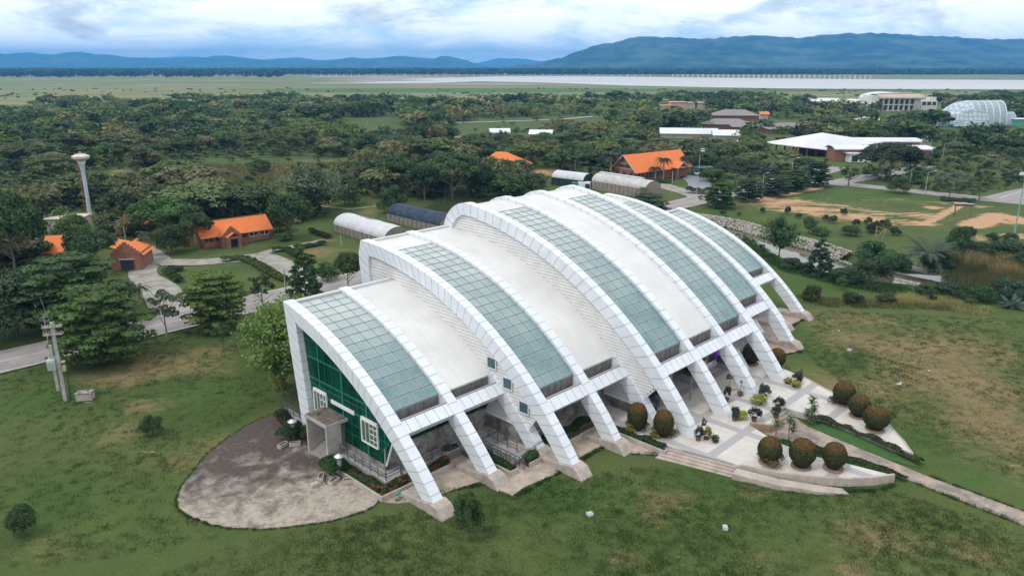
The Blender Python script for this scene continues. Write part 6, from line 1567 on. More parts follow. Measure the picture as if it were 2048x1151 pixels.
tunnel('polytunnel', 'small tunnel with clear roof and dark green sides behind the museum', gp(1103, 369), gp(1166, 377), 5.5, 4.0, 2.2, PF, basic('dark_green_net', (.012, .03, .028), (.02, .045, .04), 1, .9))
nt_ = tunnel('polytunnel', 'long net tunnel with raised ridge vent left of the library', gp(1183, 378), gp(1290, 397), 6.0, 4.4, 2.4, basic('pale_net_film', (.50, .48, .47), (.38, .36, .35), .6, .7), basic('pinkish_net', (.30, .24, .21), (.22, .19, .17), .8, .95))
m = MB(); m.box(.3, 16.5, 2.6, 3.6, 4.35, 4.75); m.build('ridge_vent', PF, nt_)
t = thing('white_tent', 'small white and teal shed between the two rear tunnels', 'shed', gp(1156, 378), R(-10)); m = MB(); m.box(0, 3.4, 0, 2.5, 0, 1.9); m.build('wall', WHITE, t); m = MB(); m.box(-1.9, 0, .1, 2.4, 0, 1.7); m.build('teal_cover', basic('teal_net', (.02, .16, .13), (.03, .2, .17), 2, .8), t); m = MB(); m.box(2.0, 3.3, -.04, 0, .1, 1.5); m.build('doorway', DARK, t)
# library with orange roof
A_, B_ = gp(1300, 362), gp(1378, 348); 
lib = thing('brick_library', 'brick library with large orange roof and white-trimmed gables', 'house', gp(1233, 356), 0.0)
a_, b_, c_ = gp(1233, 356), gp(1270, 364), gp(1376, 350); rz = math.atan2(c_.y - b_.y, c_.x - b_.x); lib.location = b_; lib.rotation_euler = (0, 0, rz); L_ = (c_ - b_).length
m = MB(); m.box(0, L_, 0, .3, 0, 3.6); m.box(0, .3, 0, 9, 0, 3.6); m.box(L_ - .3, L_, 0, 9, 0, 3.6); m.box(0, L_, 8.7, 9, 0, 3.6); gable_end(m, 0, 0, 9, 3.6, 7.4, .3); gable_end(m, L_ - .3, 0, 9, 3.6, 7.4, .3); m.build('wall', BRK, lib)
m = MB(); gable_roof(m, 0, L_, 0, 9, 3.6, 7.7, .9); m.build('roof', ORT, lib)
m = MB(); m.box(-.06, .02, .2, 8.8, 3.5, 3.75); m.box(-.06, .02, 2.2, 6.8, 5.0, 5.2); m.bar((-.92, -.9, 2.78), (-.92, 4.5, 7.66), .25); m.bar((-.92, 9.9, 2.78), (-.92, 4.5, 7.66), .25); m.build('gable_trim', CREAM, lib)
m = MB()
for y in (2.6, 3.7, 4.8, 5.9): m.box(-.05, .0, y, y + .8, 3.85, 4.85)
m.box(-.04, .0, 2.6, 6.7, 4.3, 4.4); m.build('gable_window', WIN, lib)
for y in (1.2, 4.0, 6.8): MB().box(-.05, .0, y, y + 1.1, .8, 2.6).build('window', WIN, lib)
for i in range(7): MB().box(1.2 + i * 1.7, 2.2 + i * 1.7, -.05, 0, .8, 2.6).build('window', WIN, lib)
m = MB(); x = L_ * .72; m.add([(x, -3.4, 5.0), (x, 3.5, 5.0), (x + 2.4, 1, 3.2), (x + 2.4, -3.4, 3.2)], [(0, 1, 2, 3)]); m.add([(x, -3.4, 5.0), (x, 3.5, 5.0), (x - 2.4, 1, 3.2), (x - 2.4, -3.4, 3.2)], [(3, 2, 1, 0)]); m.build('porch_roof', ORT, lib)
m = MB()
for dx in (-2, 2): m.box(x + dx - .2, x + dx + .2, -3.3, -2.9, 0, 3.3)
m.build('porch_pillar', BRK, lib); m = MB(); m.bar((x, -3.5, 5.0), (x + 2.6, -3.5, 3.1), .25); m.bar((x, -3.5, 5.0), (x - 2.6, -3.5, 3.1), .25); m.box(x - 1.9, x + 1.9, -3.4, -3.3, 3.2, 3.5); m.build('porch_trim', CREAM, lib)
t = thing('brick_house', 'house with orange hip roof half hidden by the dark grove', 'house', gp(958, 345), R(-8)); m = MB(); m.box(0, 15, 0, 8, 0, 2.6); m.build('wall', BRK, t)
m = MB(); m.add([(-1, -1, 2.4), (16.5, -1, 2.4), (16.5, 9, 2.4), (-1, 9, 2.4), (5, 4, 6.4), (8.5, 4, 6.4)], [(0, 1, 5, 4), (1, 2, 5), (2, 3, 4, 5), (3, 0, 4)]); m.build('roof', ORT, t)
def slab_building(name, label, px, py, L_, dp, h, rz, roofm, wallm, rtype='flat', rh=1.5, cat='building', wins=0, hcol=None):
    t = thing(name, label, cat, gp(px, py), R(rz)); m = MB(); m.box(0, L_, 0, dp, 0, h); m.build('wall', wallm, t); m = MB()
    if rtype == 'flat': m.box(-.6, L_ + .6, -.6, dp + .6, h, h + .35)
    elif rtype == 'gable': gable_roof(m, 0, L_, 0, dp, h, h + rh, .8)
    elif rtype == 'hip': e = dp * .5; m.add([(-1, -1, h), (L_ + 1, -1, h), (L_ + 1, dp + 1, h), (-1, dp + 1, h), (e, dp / 2, h + rh), (L_ - e, dp / 2, h + rh)], [(0, 1, 5, 4), (1, 2, 5), (2, 3, 4, 5), (3, 0, 4), (0, 3, 2, 1)])
    elif rtype == 'arc':
        n = 12
        for i in range(n):
            a0, a1 = math.pi * (.12 + .76 * i / n), math.pi * (.12 + .76 * (i + 1) / n); f = lambda a_: (dp / 2 - (dp / 2 + .8) * math.cos(a_) / math.cos(math.pi * .12), h + rh * (math.sin(a_) - math.sin(math.pi * .12)) / (1 - math.sin(math.pi * .12)))
            p, q = f(a0), f(a1); m.face([(-.6, *p), (L_ + .6, *p), (L_ + .6, *q), (-.6, *q)]); m.face([(-.6, p[0], p[1] - .3), (-.6, q[0], q[1] - .3), (L_ + .6, q[0], q[1] - .3), (L_ + .6, p[0], p[1] - .3)])
            m.face([(-.6, p[0], p[1] - .3), (-.6, *p), (-.6, *q), (-.6, q[0], q[1] - .3)]); m.face([(L_ + .6, *p), (L_ + .6, p[0], p[1] - .3), (L_ + .6, q[0], q[1] - .3), (L_ + .6, *q)])
    m.build('roof', roofm, t)
    for i in range(wins):
        x = L_ * (i + .2) / wins; m = MB(); m.box(x, x + L_ / wins * .62, -.06, 0, h * .3, h * .75); m.build('window', WIN, t)
    return t
WR = basic('white_sheet_roof', (.66, .67, .70), (.54, .55, .58), .08, .5); GRY = tilemat('grey_tiles', (.20, .175, .17), (.27, .24, .235), .6); CR = basic('cream_wall', (.48, .43, .36), (.40, .35, .30), .3, .9); TAN = basic('tan_roof', (.46, .39, .32), (.38, .32, .27), .1, .8); PNK = basic('pink_wall', (.56, .33, .25), (.48, .28, .21), .2, .9)
slab_building('long_hall', 'long white-roofed low hall beyond the library, left piece', 1322, 276, 26, 9, 2.6, -9, WR, CR, 'gable', 2.0)
slab_building('long_hall', 'long white-roofed low hall beyond the library, right piece', 1428, 280, 11, 9, 2.6, -9, WR, CR, 'gable', 1.9)
slab_building('grey_roof_hall', 'two-storey hall with grey tiled hip roof in the wood', 1428, 248, 26, 14, 5, -4, GRY, BRK, 'hip', 3.2)
slab_building('grey_roof_hall', 'low grey-roofed wing below the two-storey hall', 1408, 258, 25, 12, 2.6, -10, GRY, BRK, 'hip', 2.8)
slab_building('grey_roof_hall', 'low grey-roofed wing second from the left in the row', 1468, 263, 22, 10, 2.4, -6, GRY, BRK, 'hip', 2.6); slab_building('grey_roof_hall', 'small grey-roofed wing at the right end of the row', 1540, 268, 20, 10, 2.4, -3, GRY, BRK, 'hip', 3.)
slab_building('pink_block', 'pink flat-roofed block far behind the library', 1323, 224, 12, 10, 4.5, 0, PNK, PNK); slab_building('pink_block', 'taller pink tower block of the far building', 1341, 224, 12, 12, 7, 0, PNK, PNK); slab_building('pink_block', 'cream middle block right of the pink tower', 1367, 222, 10, 10, 6, 0, CR, CR); slab_building('pink_block', 'cream right block of the far pink building', 1390, 222, 10, 10, 6, 0, CR, CR)
slab_building('small_white_roof', 'small curved white roof in the trees above the tunnels, left', 982, 275, 9, 9, 2.4, 5, WR, CR, 'arc', 1.6); slab_building('small_white_roof', 'white roof among trees above the tunnels, right', 1060, 277, 10, 9, 2.4, -8, WR, CR, 'gable', 1.5); slab_building('small_white_roof', 'tiny pale roof between tree crowns right of the white pair', 1172, 284, 6, 6, 2., -12, WR, CR, 'gable', 1.)
slab_building('brick_stack', 'low stack of reddish rubble by the grass clearing', 882, 280, 10, 5, .9, -4, basic('rubble', (.30, .17, .12), (.2, .13, .1), 1, .95, fine=.5), CR)
slab_building('white_sheet_hall', 'white-roofed sports shed near the far lawn', 1622, 213, 24, 14, 4.5, -3, WR, CR, 'gable', 2.2); slab_building('tan_roof_hall', 'wide tan-roofed hall before the large columned building', 1655, 223, 34, 24, 4, -6, TAN, CR, 'hip', 4.); slab_building('small_pale_roof', 'pale weathered roof in the wood right of centre', 1716, 249, 14, 9, 2.6, -12, TAN, CR, 'hip', 2.); slab_building('small_orange_roof', 'tiny orange roof far in the wood', 1521, 238, 5, 5, 3.4, 0, ORT, CR, 'gable', 1.2)
slab_building('small_white_roof', 'narrow pale roof in front of the hexagon greenhouse', 1820, 296, 9, 5, 3.0, 0, WR, CR); slab_building('small_white_roof', 'tiny white roof right of the huge spreading tree', 1842, 309, 4.5, 4, 2.4, 0, WR, CR); slab_building('small_white_roof', 'little white shelter roof beyond the road row', 1449, 296, 6, 5, 2.5, -3, WR, CR)
slab_building('small_white_roof', 'white flat shelter right of the hexagon greenhouse', 2028, 254, 9, 8, 4.2, 0, WR, basic('teal_posts', (.1, .35, .3), (.08, .3, .26), 1, .5))
# hall with curved white roof
hl = slab_building('curved_roof_hall', 'brick hall with curved white roof and white entrance bay', 1668, 322, 34, 8, 4.4, -2, WR, BRK, 'arc', 1.0); slab_building('curved_roof_hall', 'rear brick hall with curved white roof above the front one', 1704, 306, 26, 9, 4.6, -2, WR, BRK, 'arc', 1.1)
m = MB(); m.box(4, 12, -3.2, .2, 0, 3.0); m.build('entrance_bay', WHITE, hl); m = MB(); m.box(3.2, 12.8, -3.8, .2, 3.0, 3.25); m.build('entrance_roof', WR, hl); m = MB(); m.box(5, 7.2, -3.26, -3.2, 0.2, 2.4); m.build('door', WIN, hl)
# pavilion with pointed roof
pv = thing('pavilion', 'open brick pavilion with large white roof rising to a point', 'building', gp(1556, 312), R(-2)); m = MB()
for i in range(9):
    for j in (0, 1): MB().box(4 + i * 3.5, 4.6 + i * 3.5, 1 + j * 16, 1.6 + j * 16, 0, 3.4 + .12 * i).build('column', BRK, pv)
m.box(12, 30, 10, 16, 0, 3.3); m.build('inner_room', BRK, pv)
m = MB(); v_ = [(-4, 8, 4.4), (17, -4, 2.9), (42, 6, 4.8), (36, 20, 4.2), (8, 22, 4.2), (19, 9, 8.2)]
m.add(v_ + [(a_, b_, c_ - .25) for a_, b_, c_ in v_], [(0, 1, 5), (1, 2, 5), (2, 3, 5), (3, 4, 5), (4, 0, 5), (6, 11, 7), (7, 11, 8), (8, 11, 9), (9, 11, 10), (10, 11, 6), (0, 6, 7, 1), (1, 7, 8, 2), (2, 8, 9, 3), (3, 9, 10, 4), (4, 10, 6, 0)]); m.build('roof', WR, pv)
m = MB()
for i in range(8): m.lathe([(.9, 2.3), (1.1, 2.9), (.9, 3.2)], (20 + i * 2.4, .5, 0), 10)
m.build('brick_arch', BRK, pv)
# hexagon greenhouse
hx = thing('dome_greenhouse', 'large white vaulted greenhouse with hexagon-panelled front', 'greenhouse', gp(1893, 255), R(-6)); HXM = NT('hex_panels'); _v = HXM.n('ShaderNodeTexVoronoi', feature='DISTANCE_TO_EDGE'); _v.inputs['Scale'].default_value = .42; _v.inputs['Randomness'].default_value = .25; HXM.l(HXM.tc.outputs['Object'], _v.inputs['Vector'])
HXM.set(HXM.mix(HXM.ramp(_v.outputs['Distance'], [(.05, 0.), (.16, 1.)]), (.26, .32, .36), (.46, .53, .58)), .3); VLT = basic('vault_panels', (.22, .28, .32), (.32, .38, .42), .2, .35); PALE = basic('pale_rib', (.60, .63, .65), (.5, .53, .55), .3, .5); TEAL = basic('teal_glass', (.02, .16, .13), (.05, .22, .18), .2, .3)
m = MB(); hxm = MB(); rbm = MB(); n = 16; HH = 14.2
def bp(x, a_): return (x, 2 + 11 - 11 * math.cos(a_) + max(0, x - 15) * .35, HH * math.sin(a_) ** .9 if 0 < a_ < math.pi - .001 else 0)
for j in range(10):
    x0, x1 = 15 + j * 2.1, 15 + (j + 1) * 2.1
    for i in range(n): a0, a1 = math.pi * i / n, math.pi * (i + 1) / n; m.face([bp(x0, a0), bp(x1, a0), bp(x1, a1), bp(x0, a1)])
for i in range(n): a0, a1 = math.pi * i / n, math.pi * (i + 1) / n; m.face([bp(36, a0), (36, 20.3, 0), bp(36, a1)])
m.build('vault', VLT, hx)
def dp_(b_, a_): y_, z_ = bp(15, a_)[1:]; return (15 - 15 * math.sin(b_), 13 + (y_ - 13) * math.cos(b_), z_ * math.cos(b_) ** .8 if b_ < 1.57 else 0)
for j in range(8):
    b0, b1 = math.pi / 2 * j / 8, math.pi / 2 * (j + 1) / 8
    for i in range(n): a0, a1 = math.pi * i / n, math.pi * (i + 1) / n; hxm.face([dp_(b0, a0), dp_(b0, a1), dp_(b1, a1), dp_(b1, a0)])
hxm.build('hexagon_dome', HXM.mat, hx)
for j in range(6):
    x = 15 + j * 4.2
    for i in range(n): rbm.bar(bp(x, math.pi * i / n), bp(x, math.pi * (i + 1) / n), .55)
for i in range(1, n, 1): rbm.bar(bp(15, math.pi * i / n), bp(36, math.pi * i / n), .16)
for i in range(n): p, q = [Vector((3 + 10 * (1 - math.cos(t_)) , -1.5 - 0 * t_, .8 + 9.5 * math.sin(t_) ** .9 if 0 < t_ < 3.14 else .8)) for t_ in (math.pi * i / n, math.pi * (i + 1) / n)]; rbm.bar(p, q, .4)
rbm.build('ribs', PALE, hx); m = MB(); pr = [(3 + 10 * (1 - math.cos(math.pi * i / n)), .8 + 9.4 * math.sin(math.pi * i / n)) for i in range(n + 1)]
for i in range(n): m.face([(pr[i][0], -1.5, .8), (pr[i + 1][0], -1.5, .8), (pr[i + 1][0], -1.5 + .35 * pr[i + 1][1], pr[i + 1][1]), (pr[i][0], -1.5 + .35 * pr[i][1], pr[i][1])])
m.build('hexagon_front', HXM.mat, hx); m = MB(); m.box(1.5, 35, 1.0, 1.4, 0, 1.6); m.build('plinth_glass', TEAL, hx); m = MB()
for i in range(n):
    a0, a1 = math.pi * i / n, math.pi * (i + 1) / n; q = lambda x, a_: (x, 16 - 6.5 * math.cos(a_), 8 * math.sin(a_)); m.face([q(36, a0), q(42, a0), q(42, a1), q(36, a1)]); m.face([q(42, a0), (42, 16, 0), q(42, a1)])
m.build('small_vault', VLT, hx)
# large columned hall
bh = thing('columned_hall', 'large cream four-storey hall with tall columns and arched roof', 'building', gp(1748, 223), R(3)); CW = basic('cream_facade', (.62, .60, .55), (.52, .50, .46), .1, .8)
m = MB(); m.box(0, 36, 1, 14, 0, 9.8); m.box(-3, 2, -1, 14, 0, 11.8); m.build('wall', CW, bh); m = MB()
for i in range(8): MB().box(2 + i * 4.1, 2.8 + i * 4.1, -.4, 1, 0, 9.8).build('column', CW, bh)
m = MB(); m.box(1, 34, -.3, 1, 4.6, 5.2); m.build('floor_band', CW, bh); m = MB(); m.box(1, 34, -.5, 1, 9.2, 10.2); m.build('cornice', CW, bh)
for i in range(7):
    for z in (1., 5.4): m = MB(); m.box(3. + i * 4.1, 5.9 + i * 4.1, .9, .98, z, z + 3.4); m.build('window', WIN, bh)
m = MB(); n = 10
for i in range(n):
    f = lambda k: (7 - 9 * math.cos(math.pi * k / n), 9.8 + 3.0 * math.sin(math.pi * k / n)); p, q = f(i), f(i + 1); m.face([(2, *p), (37.5, *p), (37.5, *q), (2, *q)]); m.face([(37.5, *p), (37.5, 7, 9.8), (37.5, *q)])
m.box(6, 32, 4, 10, 12.6, 13.4); m.build('roof', TAN, bh); m = MB()
for i in range(n):
    f = lambda k: (24 - 17 * math.cos(math.pi * k / n), 8.5 + 4.8 * math.sin(math.pi * k / n)); p, q = f(i), f(i + 1); m.face([(p[0] + 2, 22, p[1]), (p[0] + 2, 44, p[1]), (q[0] + 2, 44, q[1]), (q[0] + 2, 22, q[1])]); m.face([(p[0] + 2, 22, p[1]), (26, 22, 8), (q[0] + 2, 22, q[1])])
m.build('rear_roof', WR, bh); m = MB(); m.box(9, 43, 22, 44, 0, 8.5); m.box(42, 55, 10, 20, 0, 7.5); m.box(50, 55, 12, 18, 7.5, 10); m.build('rear_wing', CW, bh)
for i in range(3):
    m = MB(); m.box(43 + i * 4.0, 46 + i * 4.0, 9.9, 10, 4, 6.6); m.build('window', WIN, bh)
m = MB()
for i in range(n):
    f = lambda k: (-6 - 9 * math.cos(math.pi * k / n), 5 + 3.4 * math.sin(math.pi * k / n)); p, q = f(i), f(i + 1); m.face([(p[0], 8, p[1]), (p[0], 26, p[1]), (q[0], 26, q[1]), (q[0], 8, q[1])]); m.face([(p[0], 8, p[1]), (-6, 8, 5), (q[0], 8, q[1])])
m.build('side_vault', WR, bh); m = MB(); m.box(-14, -1, 9, 26, 0, 5); m.build('side_wing', CW, bh)
# piers of the railway across the lake
def piers(lb, x0, x1, n, y0, y1, h, w, grp, D=None):
    b = None
    for i in range(n):
        t = i / (n - 1); g_ = gp(x0 + (x1 - x0) * t, y0 + (y1 - y0) * t)
        if b is None: m = MB(); m.box(-w / 2, w / 2, -w / 2, w / 2, -1, h); m.box(-w, w, -w * .6, w * .6, h, h + w * .5); b = m.build('bridge_pier', basic('pale_pier', (.66, .64, .60), (.55, .53, .5), .1, .8)); b.location = g_; tag(b, lb, 'pier', grp)
        else: c_ = b.copy(); COL.objects.link(c_); c_.location = g_
piers('white viaduct pier on the far lake shore below the mountain', 1345, 1740, 40, 156.2, 158.2, 8.5, 2.6, 'viaduct piers on the far lake shore')
piers('distant thin white pier at the foot of the hills, left of the lake', 30, 1300, 84, 153.0, 154.5, 7.5, 1.6, 'thin distant piers at the foot of the hills')
# ------------------------------------------------------------------ poles, lamps and small things
def pole(name, label, px, py, pyt, r=.13, cat='pole', arm=None, lamp=None, mat=POLE, group=None):
    g_ = gp(px, py); Y = (575.5 - pyt) / 1504.1; h = CAM_H + (-math.sin(PITCH) + Y * math.cos(PITCH)) * g_.y / (math.cos(PITCH) + Y * math.sin(PITCH))
    t = thing(name, label, cat, g_, 0, group); m = MB(); m.tube([(0, 0, -.1), (0, 0, h)], [r, r * .6], 8); m.build('post', mat, t)
    if arm: m = MB(); m.box(-arm, arm, -.05, .05, h - .6, h - .48); [m.lathe([(.03, h - .48), (.06, h - .4), (.03, h - .25)], (x, 0, 0), 6) for x in (-arm, 0, arm)]; m.build('crossarm', STEEL, t)
    if lamp: m = MB(); m.tube([(0, 0, h - .1), (lamp * .5, 0, h + .25), (lamp, 0, h + .35)], [r * .4] * 3, 6); a_ = m.build('arm', mat, t); m = MB(); m.box(min(lamp, lamp * 1.35), max(lamp, lamp * 1.35), -.13, .13, h + .28, h + .42); m.build('lamp_head', WHITE, a_)
    return t
pole('utility_pole', 'thin concrete pole at the road edge left of the transformer pole', 105, 728, 632, .1, arm=.6)
g_ = gp(131, 800); tp = thing('transformer_pole', 'concrete pole carrying a pale transformer and cables on the lawn', 'pole', g_, R(20)); Hh = 8.6
m = MB(); m.box(-.16, .16, -.13, .13, -.1, Hh); m.box(-.62, -.34, -.11, .11, 1.2, 6.2); m.build('post', POLE, tp)
m = MB()
for z in (Hh - .5, Hh - 1.3): m.box(-.9, .9, -.28, -.16, z, z + .12); m.box(-.9, .9, .16, .28, z, z + .12)
m.build('crossarm', POLE, tp); m = MB()
for z in (Hh - .38, Hh - 1.18):
    for x in (-.8, -.3, .3, .8): m.lathe([(.03, z), (.09, z + .06), (.04, z + .12), (.09, z + .18), (.03, z + .3)], (x, -.22, 0), 8)
m.build('insulator', basic('brown_glaze', (.10, .05, .03), (.3, .28, .25), 3, .3), tp)
m = MB(); m.box(-.95, -.25, -.45, .35, 3.6, 4.7); m.box(-1.0, -.9, -.35, .3, 3.7, 4.6)
for i in range(6): m.box(-.9 + i * .12, -.86 + i * .12, -.55, -.45, 3.7, 4.5)
for i in range(3): m.lathe([(.05, 4.7), (.09, 4.85), (.04, 5.05)], (-.8 + i * .22, 0, 0), 8)
m.build('transformer', basic('transformer_paint', (.50, .56, .56), (.42, .47, .47), 1, .5), tp)
m = MB(); m.box(.2, .6, -.2, .2, 4.2, 4.35); m.box(.25, .55, -.25, .25, 3.3, 3.8); m.build('switch_box', basic('yellow_box', (.45, .30, .06), (.4, .4, .38), 3, .6), tp)
m = MB(); m.tube([(.2, 0, 4.9), (.7, 0, 4.6), (1.0, 0, 3.9), (.75, .05, 3.0), (.55, 0, 2.3), (.5, 0, 0)], [.04] * 5 + [.07], 6); m.tube([(-.1, .2, 8.0), (-.5, .3, 7.0), (-.6, .2, 6.0), (-.5, .1, 5.0)], .025, 6); m.tube([(.1, .25, 7.4), (-.3, .45, 6.4), (-.55, .2, 5.0)], .025, 6); m.build('cable', basic('black_cable', (.02, .02, .022), (.03, .03, .03), 2, .6), tp)
# line wires
def wire(label, a_, b_, sag, r=.018):
    pts = [a_.lerp(b_, i / 16) - Vector((0, 0, sag * 4 * (i / 16) * (1 - i / 16))) for i in range(17)]; m = MB(); m.tube(pts, r, 4); tag(m.build('power_line', STEEL), label, 'wire')
p1 = gp(105, 728) + Vector((0, 0, 8.2)); far_ = LW(-60, -54, 8.4); wire('thin power line leaving the thin pole toward the left edge', p1, far_, .8); wire('thin power line running from the thin pole into the trees', p1, LW(22, -68.5, 7.6), .9)
wire('short power line between the thin pole and the transformer pole', p1, g_ + Vector((0, 0, 8.1)), .2)
t = thing('concrete_box', 'stained concrete service box on the grass beside the transformer pole', 'box', gp(152, 802), R(10)); m = MB(); m.box(0, 1.55, 0, 1.0, -.05, .72); m.build('body', CREAM, t, bevel=.03); m = MB(); m.box(-.05, 1.6, -.05, 1.05, .72, .84); m.build('lid', basic('lichen_lid', (.10, .085, .08), (.38, .36, .33), 4, .9, contrast=(.45, .6)), t)
GP_ = 'poles standing among the trees'
for lb, a_, b_, c_ in (('thin white pole on the verge beside the conical tree', 572, 590, 535), ('short post on the slope below the white tunnel', 683, 492, 470), ('pole by the half-hidden white shed', 258, 468, 452), ('pole behind the small clear tunnel', 1150, 345, 318),
                       ('lamp pole in front of the library forecourt', 1343, 386, 342), ('pole at the forecourt corner with a drooping cable', 1393, 388, 350), ('white pole in the dark grove', 790, 392, 372), ('white post at the clearing edge left of the meadow', 522, 275, 252), ('far pole above the meadow', 735, 258, 240),
                       ('white pole in the wood left', 78, 292, 280), ('white flag-height pole by the long cottage', 253, 492, 452), ('pole beside the dark spreading tree', 1820, 366, 336), ('lone pole by the hexagon greenhouse', 1858, 262, 234), ('far thin pole over the wood', 1775, 236, 222), ('far thin pole right of centre', 1555, 214, 198), ('second far thin pole right of centre', 1519, 212, 197), ('far thin pole near sports shed', 1675, 214, 198), ('far pole in centre meadow', 1078, 236, 222), ('second far pole in centre meadow', 1187, 232, 217)):
    pole('utility_pole', lb, a_, b_, c_, .11, group=GP_)
for lb, a_, b_, c_, dx in (('street lamp in the roadside row at the dry field', 1523, 398, 348, .9), ('street lamp behind the fifth roadside tree', 1583, 350, 318, 1.6), ('tall street lamp on the cross road near the flowering tree', 1850, 388, 344, 1.6), ('street lamp in the trees near the huge spreading tree', 1844, 310, 276, .9), ('street lamp right of the huge tree among crowns', 1885, 316, 288, 1.6), ('street lamp left end near the white curved roofs', 1710, 300, 277, -1.2)):
    pole('street_lamp', lb, a_, b_, c_, .12, 'lamp', lamp=dx)
pole('flag_pole', 'flagpole beside the parked pickup shelter', 1397, 352, 309, .06, 'flagpole', mat=WHITE); fg = bpy.data.objects[-1] if False else None
t = thing('flag', 'small striped flag at the top of the flagpole', 'flag', gp(1397, 352) + Vector((.1, 0, 7.7)), 0); m = MB(); m.box(0, 1.3, -.02, .02, 0, .9); f_ = m.build('cloth', WHITE, t); m = MB(); m.box(0, 1.31, -.025, .025, .3, .6); m.build('blue_stripe', basic('blue_cloth', (.05, .06, .25), (.06, .07, .3), 2, .8), t)
lt = pole('light_mast', 'tall green-painted steel mast at the right edge of the dry field', 2029, 465, 346, .16, 'mast', mat=basic('green_mast', (.16, .30, .27), (.30, .36, .36), .25, .6)); m = MB(); m.box(-1.2, .9, -.15, .15, 12.0, 12.6); m.build('floodlight', WHITE, lt)
# sign frame over the track, footbridge, swing frame
sg = thing('sign_gate', 'small dark gate sign on two posts at the field path', 'sign', gp(1908, 433), R(-12)); m = MB(); [m.box(x - .1, x + .1, -.1, .1, 0, 2.6) for x in (0, 3.4)]; m.build('post', basic('brown_post', (.13, .09, .08), (.18, .13, .11), 2, .9), sg)
m = MB(); m.box(-.3, 3.7, -.12, .12, 2.5, 3.05); m.prism([(1.2, -.12), (2.2, -.12), (2.2, .12), (1.2, .12)], 3.05, 3.2); m.build('sign_panel', basic('sign_dark', (.07, .055, .08), (.10, .08, .1), 2, .7), sg); m = MB(); m.box(-.35, 3.75, -.14, .14, 3.05, 3.12); m.box(1.1, 2.3, -.14, .14, 3.2, 3.26); m.build('sign_trim', WHITE, sg)
fbp = thing('footbridge', 'small concrete footbridge with railings over the stream', 'bridge', gp(1811, 533), R(-52)); m = MB(); m.box(-5.2, 5.2, -1.1, 1.1, -.1, .18)
m.build('deck', CREAM, fbp); m = MB(); [m.box(-5.2 + i * 1.15, -5.14 + i * 1.15, -1.09, 1.09, .18, .186) for i in range(10)]; m.build('deck_joint', STEEL, fbp)
for sg_ in (-1, 1):
    m = MB(); [m.box(-5.1 + i * 1.27, -5.02 + i * 1.27, sg_ * 1.02 - .04, sg_ * 1.02 + .04, .18, 1.2) for i in range(9)]; m.box(-5.1, 5.1, sg_ * 1.02 - .04, sg_ * 1.02 + .04, 1.15, 1.25); m.box(-5.1, 5.1, sg_ * 1.02 - .03, sg_ * 1.02 + .03, .65, .72); m.build('railing', basic('teal_rail', (.22, .34, .36), (.30, .38, .38), 2, .6), fbp)
m = MB(); m.box(-6.6, -5.2, -1.2, 1.2, -.1, .1); m.build('ramp_slab', CONC, fbp)
sw = thing('swing_frame', 'orange and white pipe swing frame leaning on the slope', 'frame', gp(1765, 475), R(15)); sw.scale = (.7, .7, .7); m = MB()
for a_, b_ in (((0, 0, 0), (1.1, .2, 2.4)), ((-1.4, 1.2, 0), (1.1, .2, 2.4)), ((1.1, .2, 2.4), (2.2, 1.6, 0)), ((1.1, .2, 2.4), (-.8, 1.9, 3.0)), ((-.8, 1.9, 3.0), (-1.6, 1.0, 0))): m.tube([a_, b_], .06, 6)
m.build('pipes', basic('orange_white', (.50, .42, .36), (.50, .16, .06), .6, .6, contrast=(.45, .55)), sw)
# pickup under a shelter
pk = thing('pickup_truck', 'white pickup truck parked under a dark green shelter', 'truck', gp(1400, 352), R(80)); m = MB(); m.box(0, 4.8, 0, 1.8, .45, 1.0); m.add([(1.3, .1, 1.0), (3.2, .1, 1.0), (2.9, .2, 1.65), (1.6, .2, 1.65), (1.3, 1.7, 1.0), (3.2, 1.7, 1.0), (2.9, 1.6, 1.65), (1.6, 1.6, 1.65)], [(0, 1, 2, 3), (4, 7, 6, 5), (3, 2, 6, 7), (0, 3, 7, 4), (1, 5, 6, 2)]); m.build('body', WHITE, pk, bevel=.06)
m = MB(); m.box(1.22, 1.34, .25, 1.55, 1.05, 1.5); m.box(1.5, 2.9, .07, .14, 1.1, 1.5); m.build('windscreen', WIN, pk)
for x in (.9, 3.8):
    for y in (.05, 1.75): w_ = MB(); w_.tube([(x, y - .1, .36), (x, y + .1, .36)], .36, 14); w_.build('wheel', DARK, pk)
sh = thing('car_shelter', 'dark green flat shelter roof over the pickup', 'shelter', gp(1394, 352), R(-5)); m = MB(); m.box(-1, 5.2, -.4, 5.5, 2.4, 2.6); m.build('roof', basic('green_sheet', (.03, .07, .06), (.05, .1, .09), 1, .6), sh); m = MB(); [m.box(x, x + .1, y, y + .1, 0, 2.4) for x in (-.8, 4.9) for y in (-.2, 5.2)]; m.build('post', STEEL, sh)
# bits on the lawn
LB = basic('lamp_box_paint', (.60, .60, .60), (.34, .34, .35), 2.5, .6); bx_ = None
for i, (a_, b_, lb) in enumerate([(1180, 1030, 'white boxed ground light on the lawn below the fourth footing'), (1450, 1057, 'white boxed ground light on the lawn below the plaza steps'), (1698, 701, 'white boxed ground light on the dry lawn nearest the last ribs'), (1798, 768, 'low white cracked cover lying on the dry lawn'), (1677, 662, 'small grey ground light beside the farthest footing'), (1858, 742, 'tiny white cap on the dry lawn')]):
    sc_ = [1, 1, .85, .9, .6, .45][i]; t = thing('ground_light', lb, 'light', gp(a_, b_), .4 + i); m = MB(); m.box(-.24, .24, -.18, .18, -.02, .22 if i != 3 else .1); m.build('base', LB, t, bevel=.02); m = MB(); m.box(-.16, .12, -.1, .1, .22 if i != 3 else .1, .32 if i != 3 else .13); m.box(-.26, -.2, -.2, .2, .1, .3); m.build('lamp', LB if i != 4 else CONC, t); t.scale = (sc_,) * 3
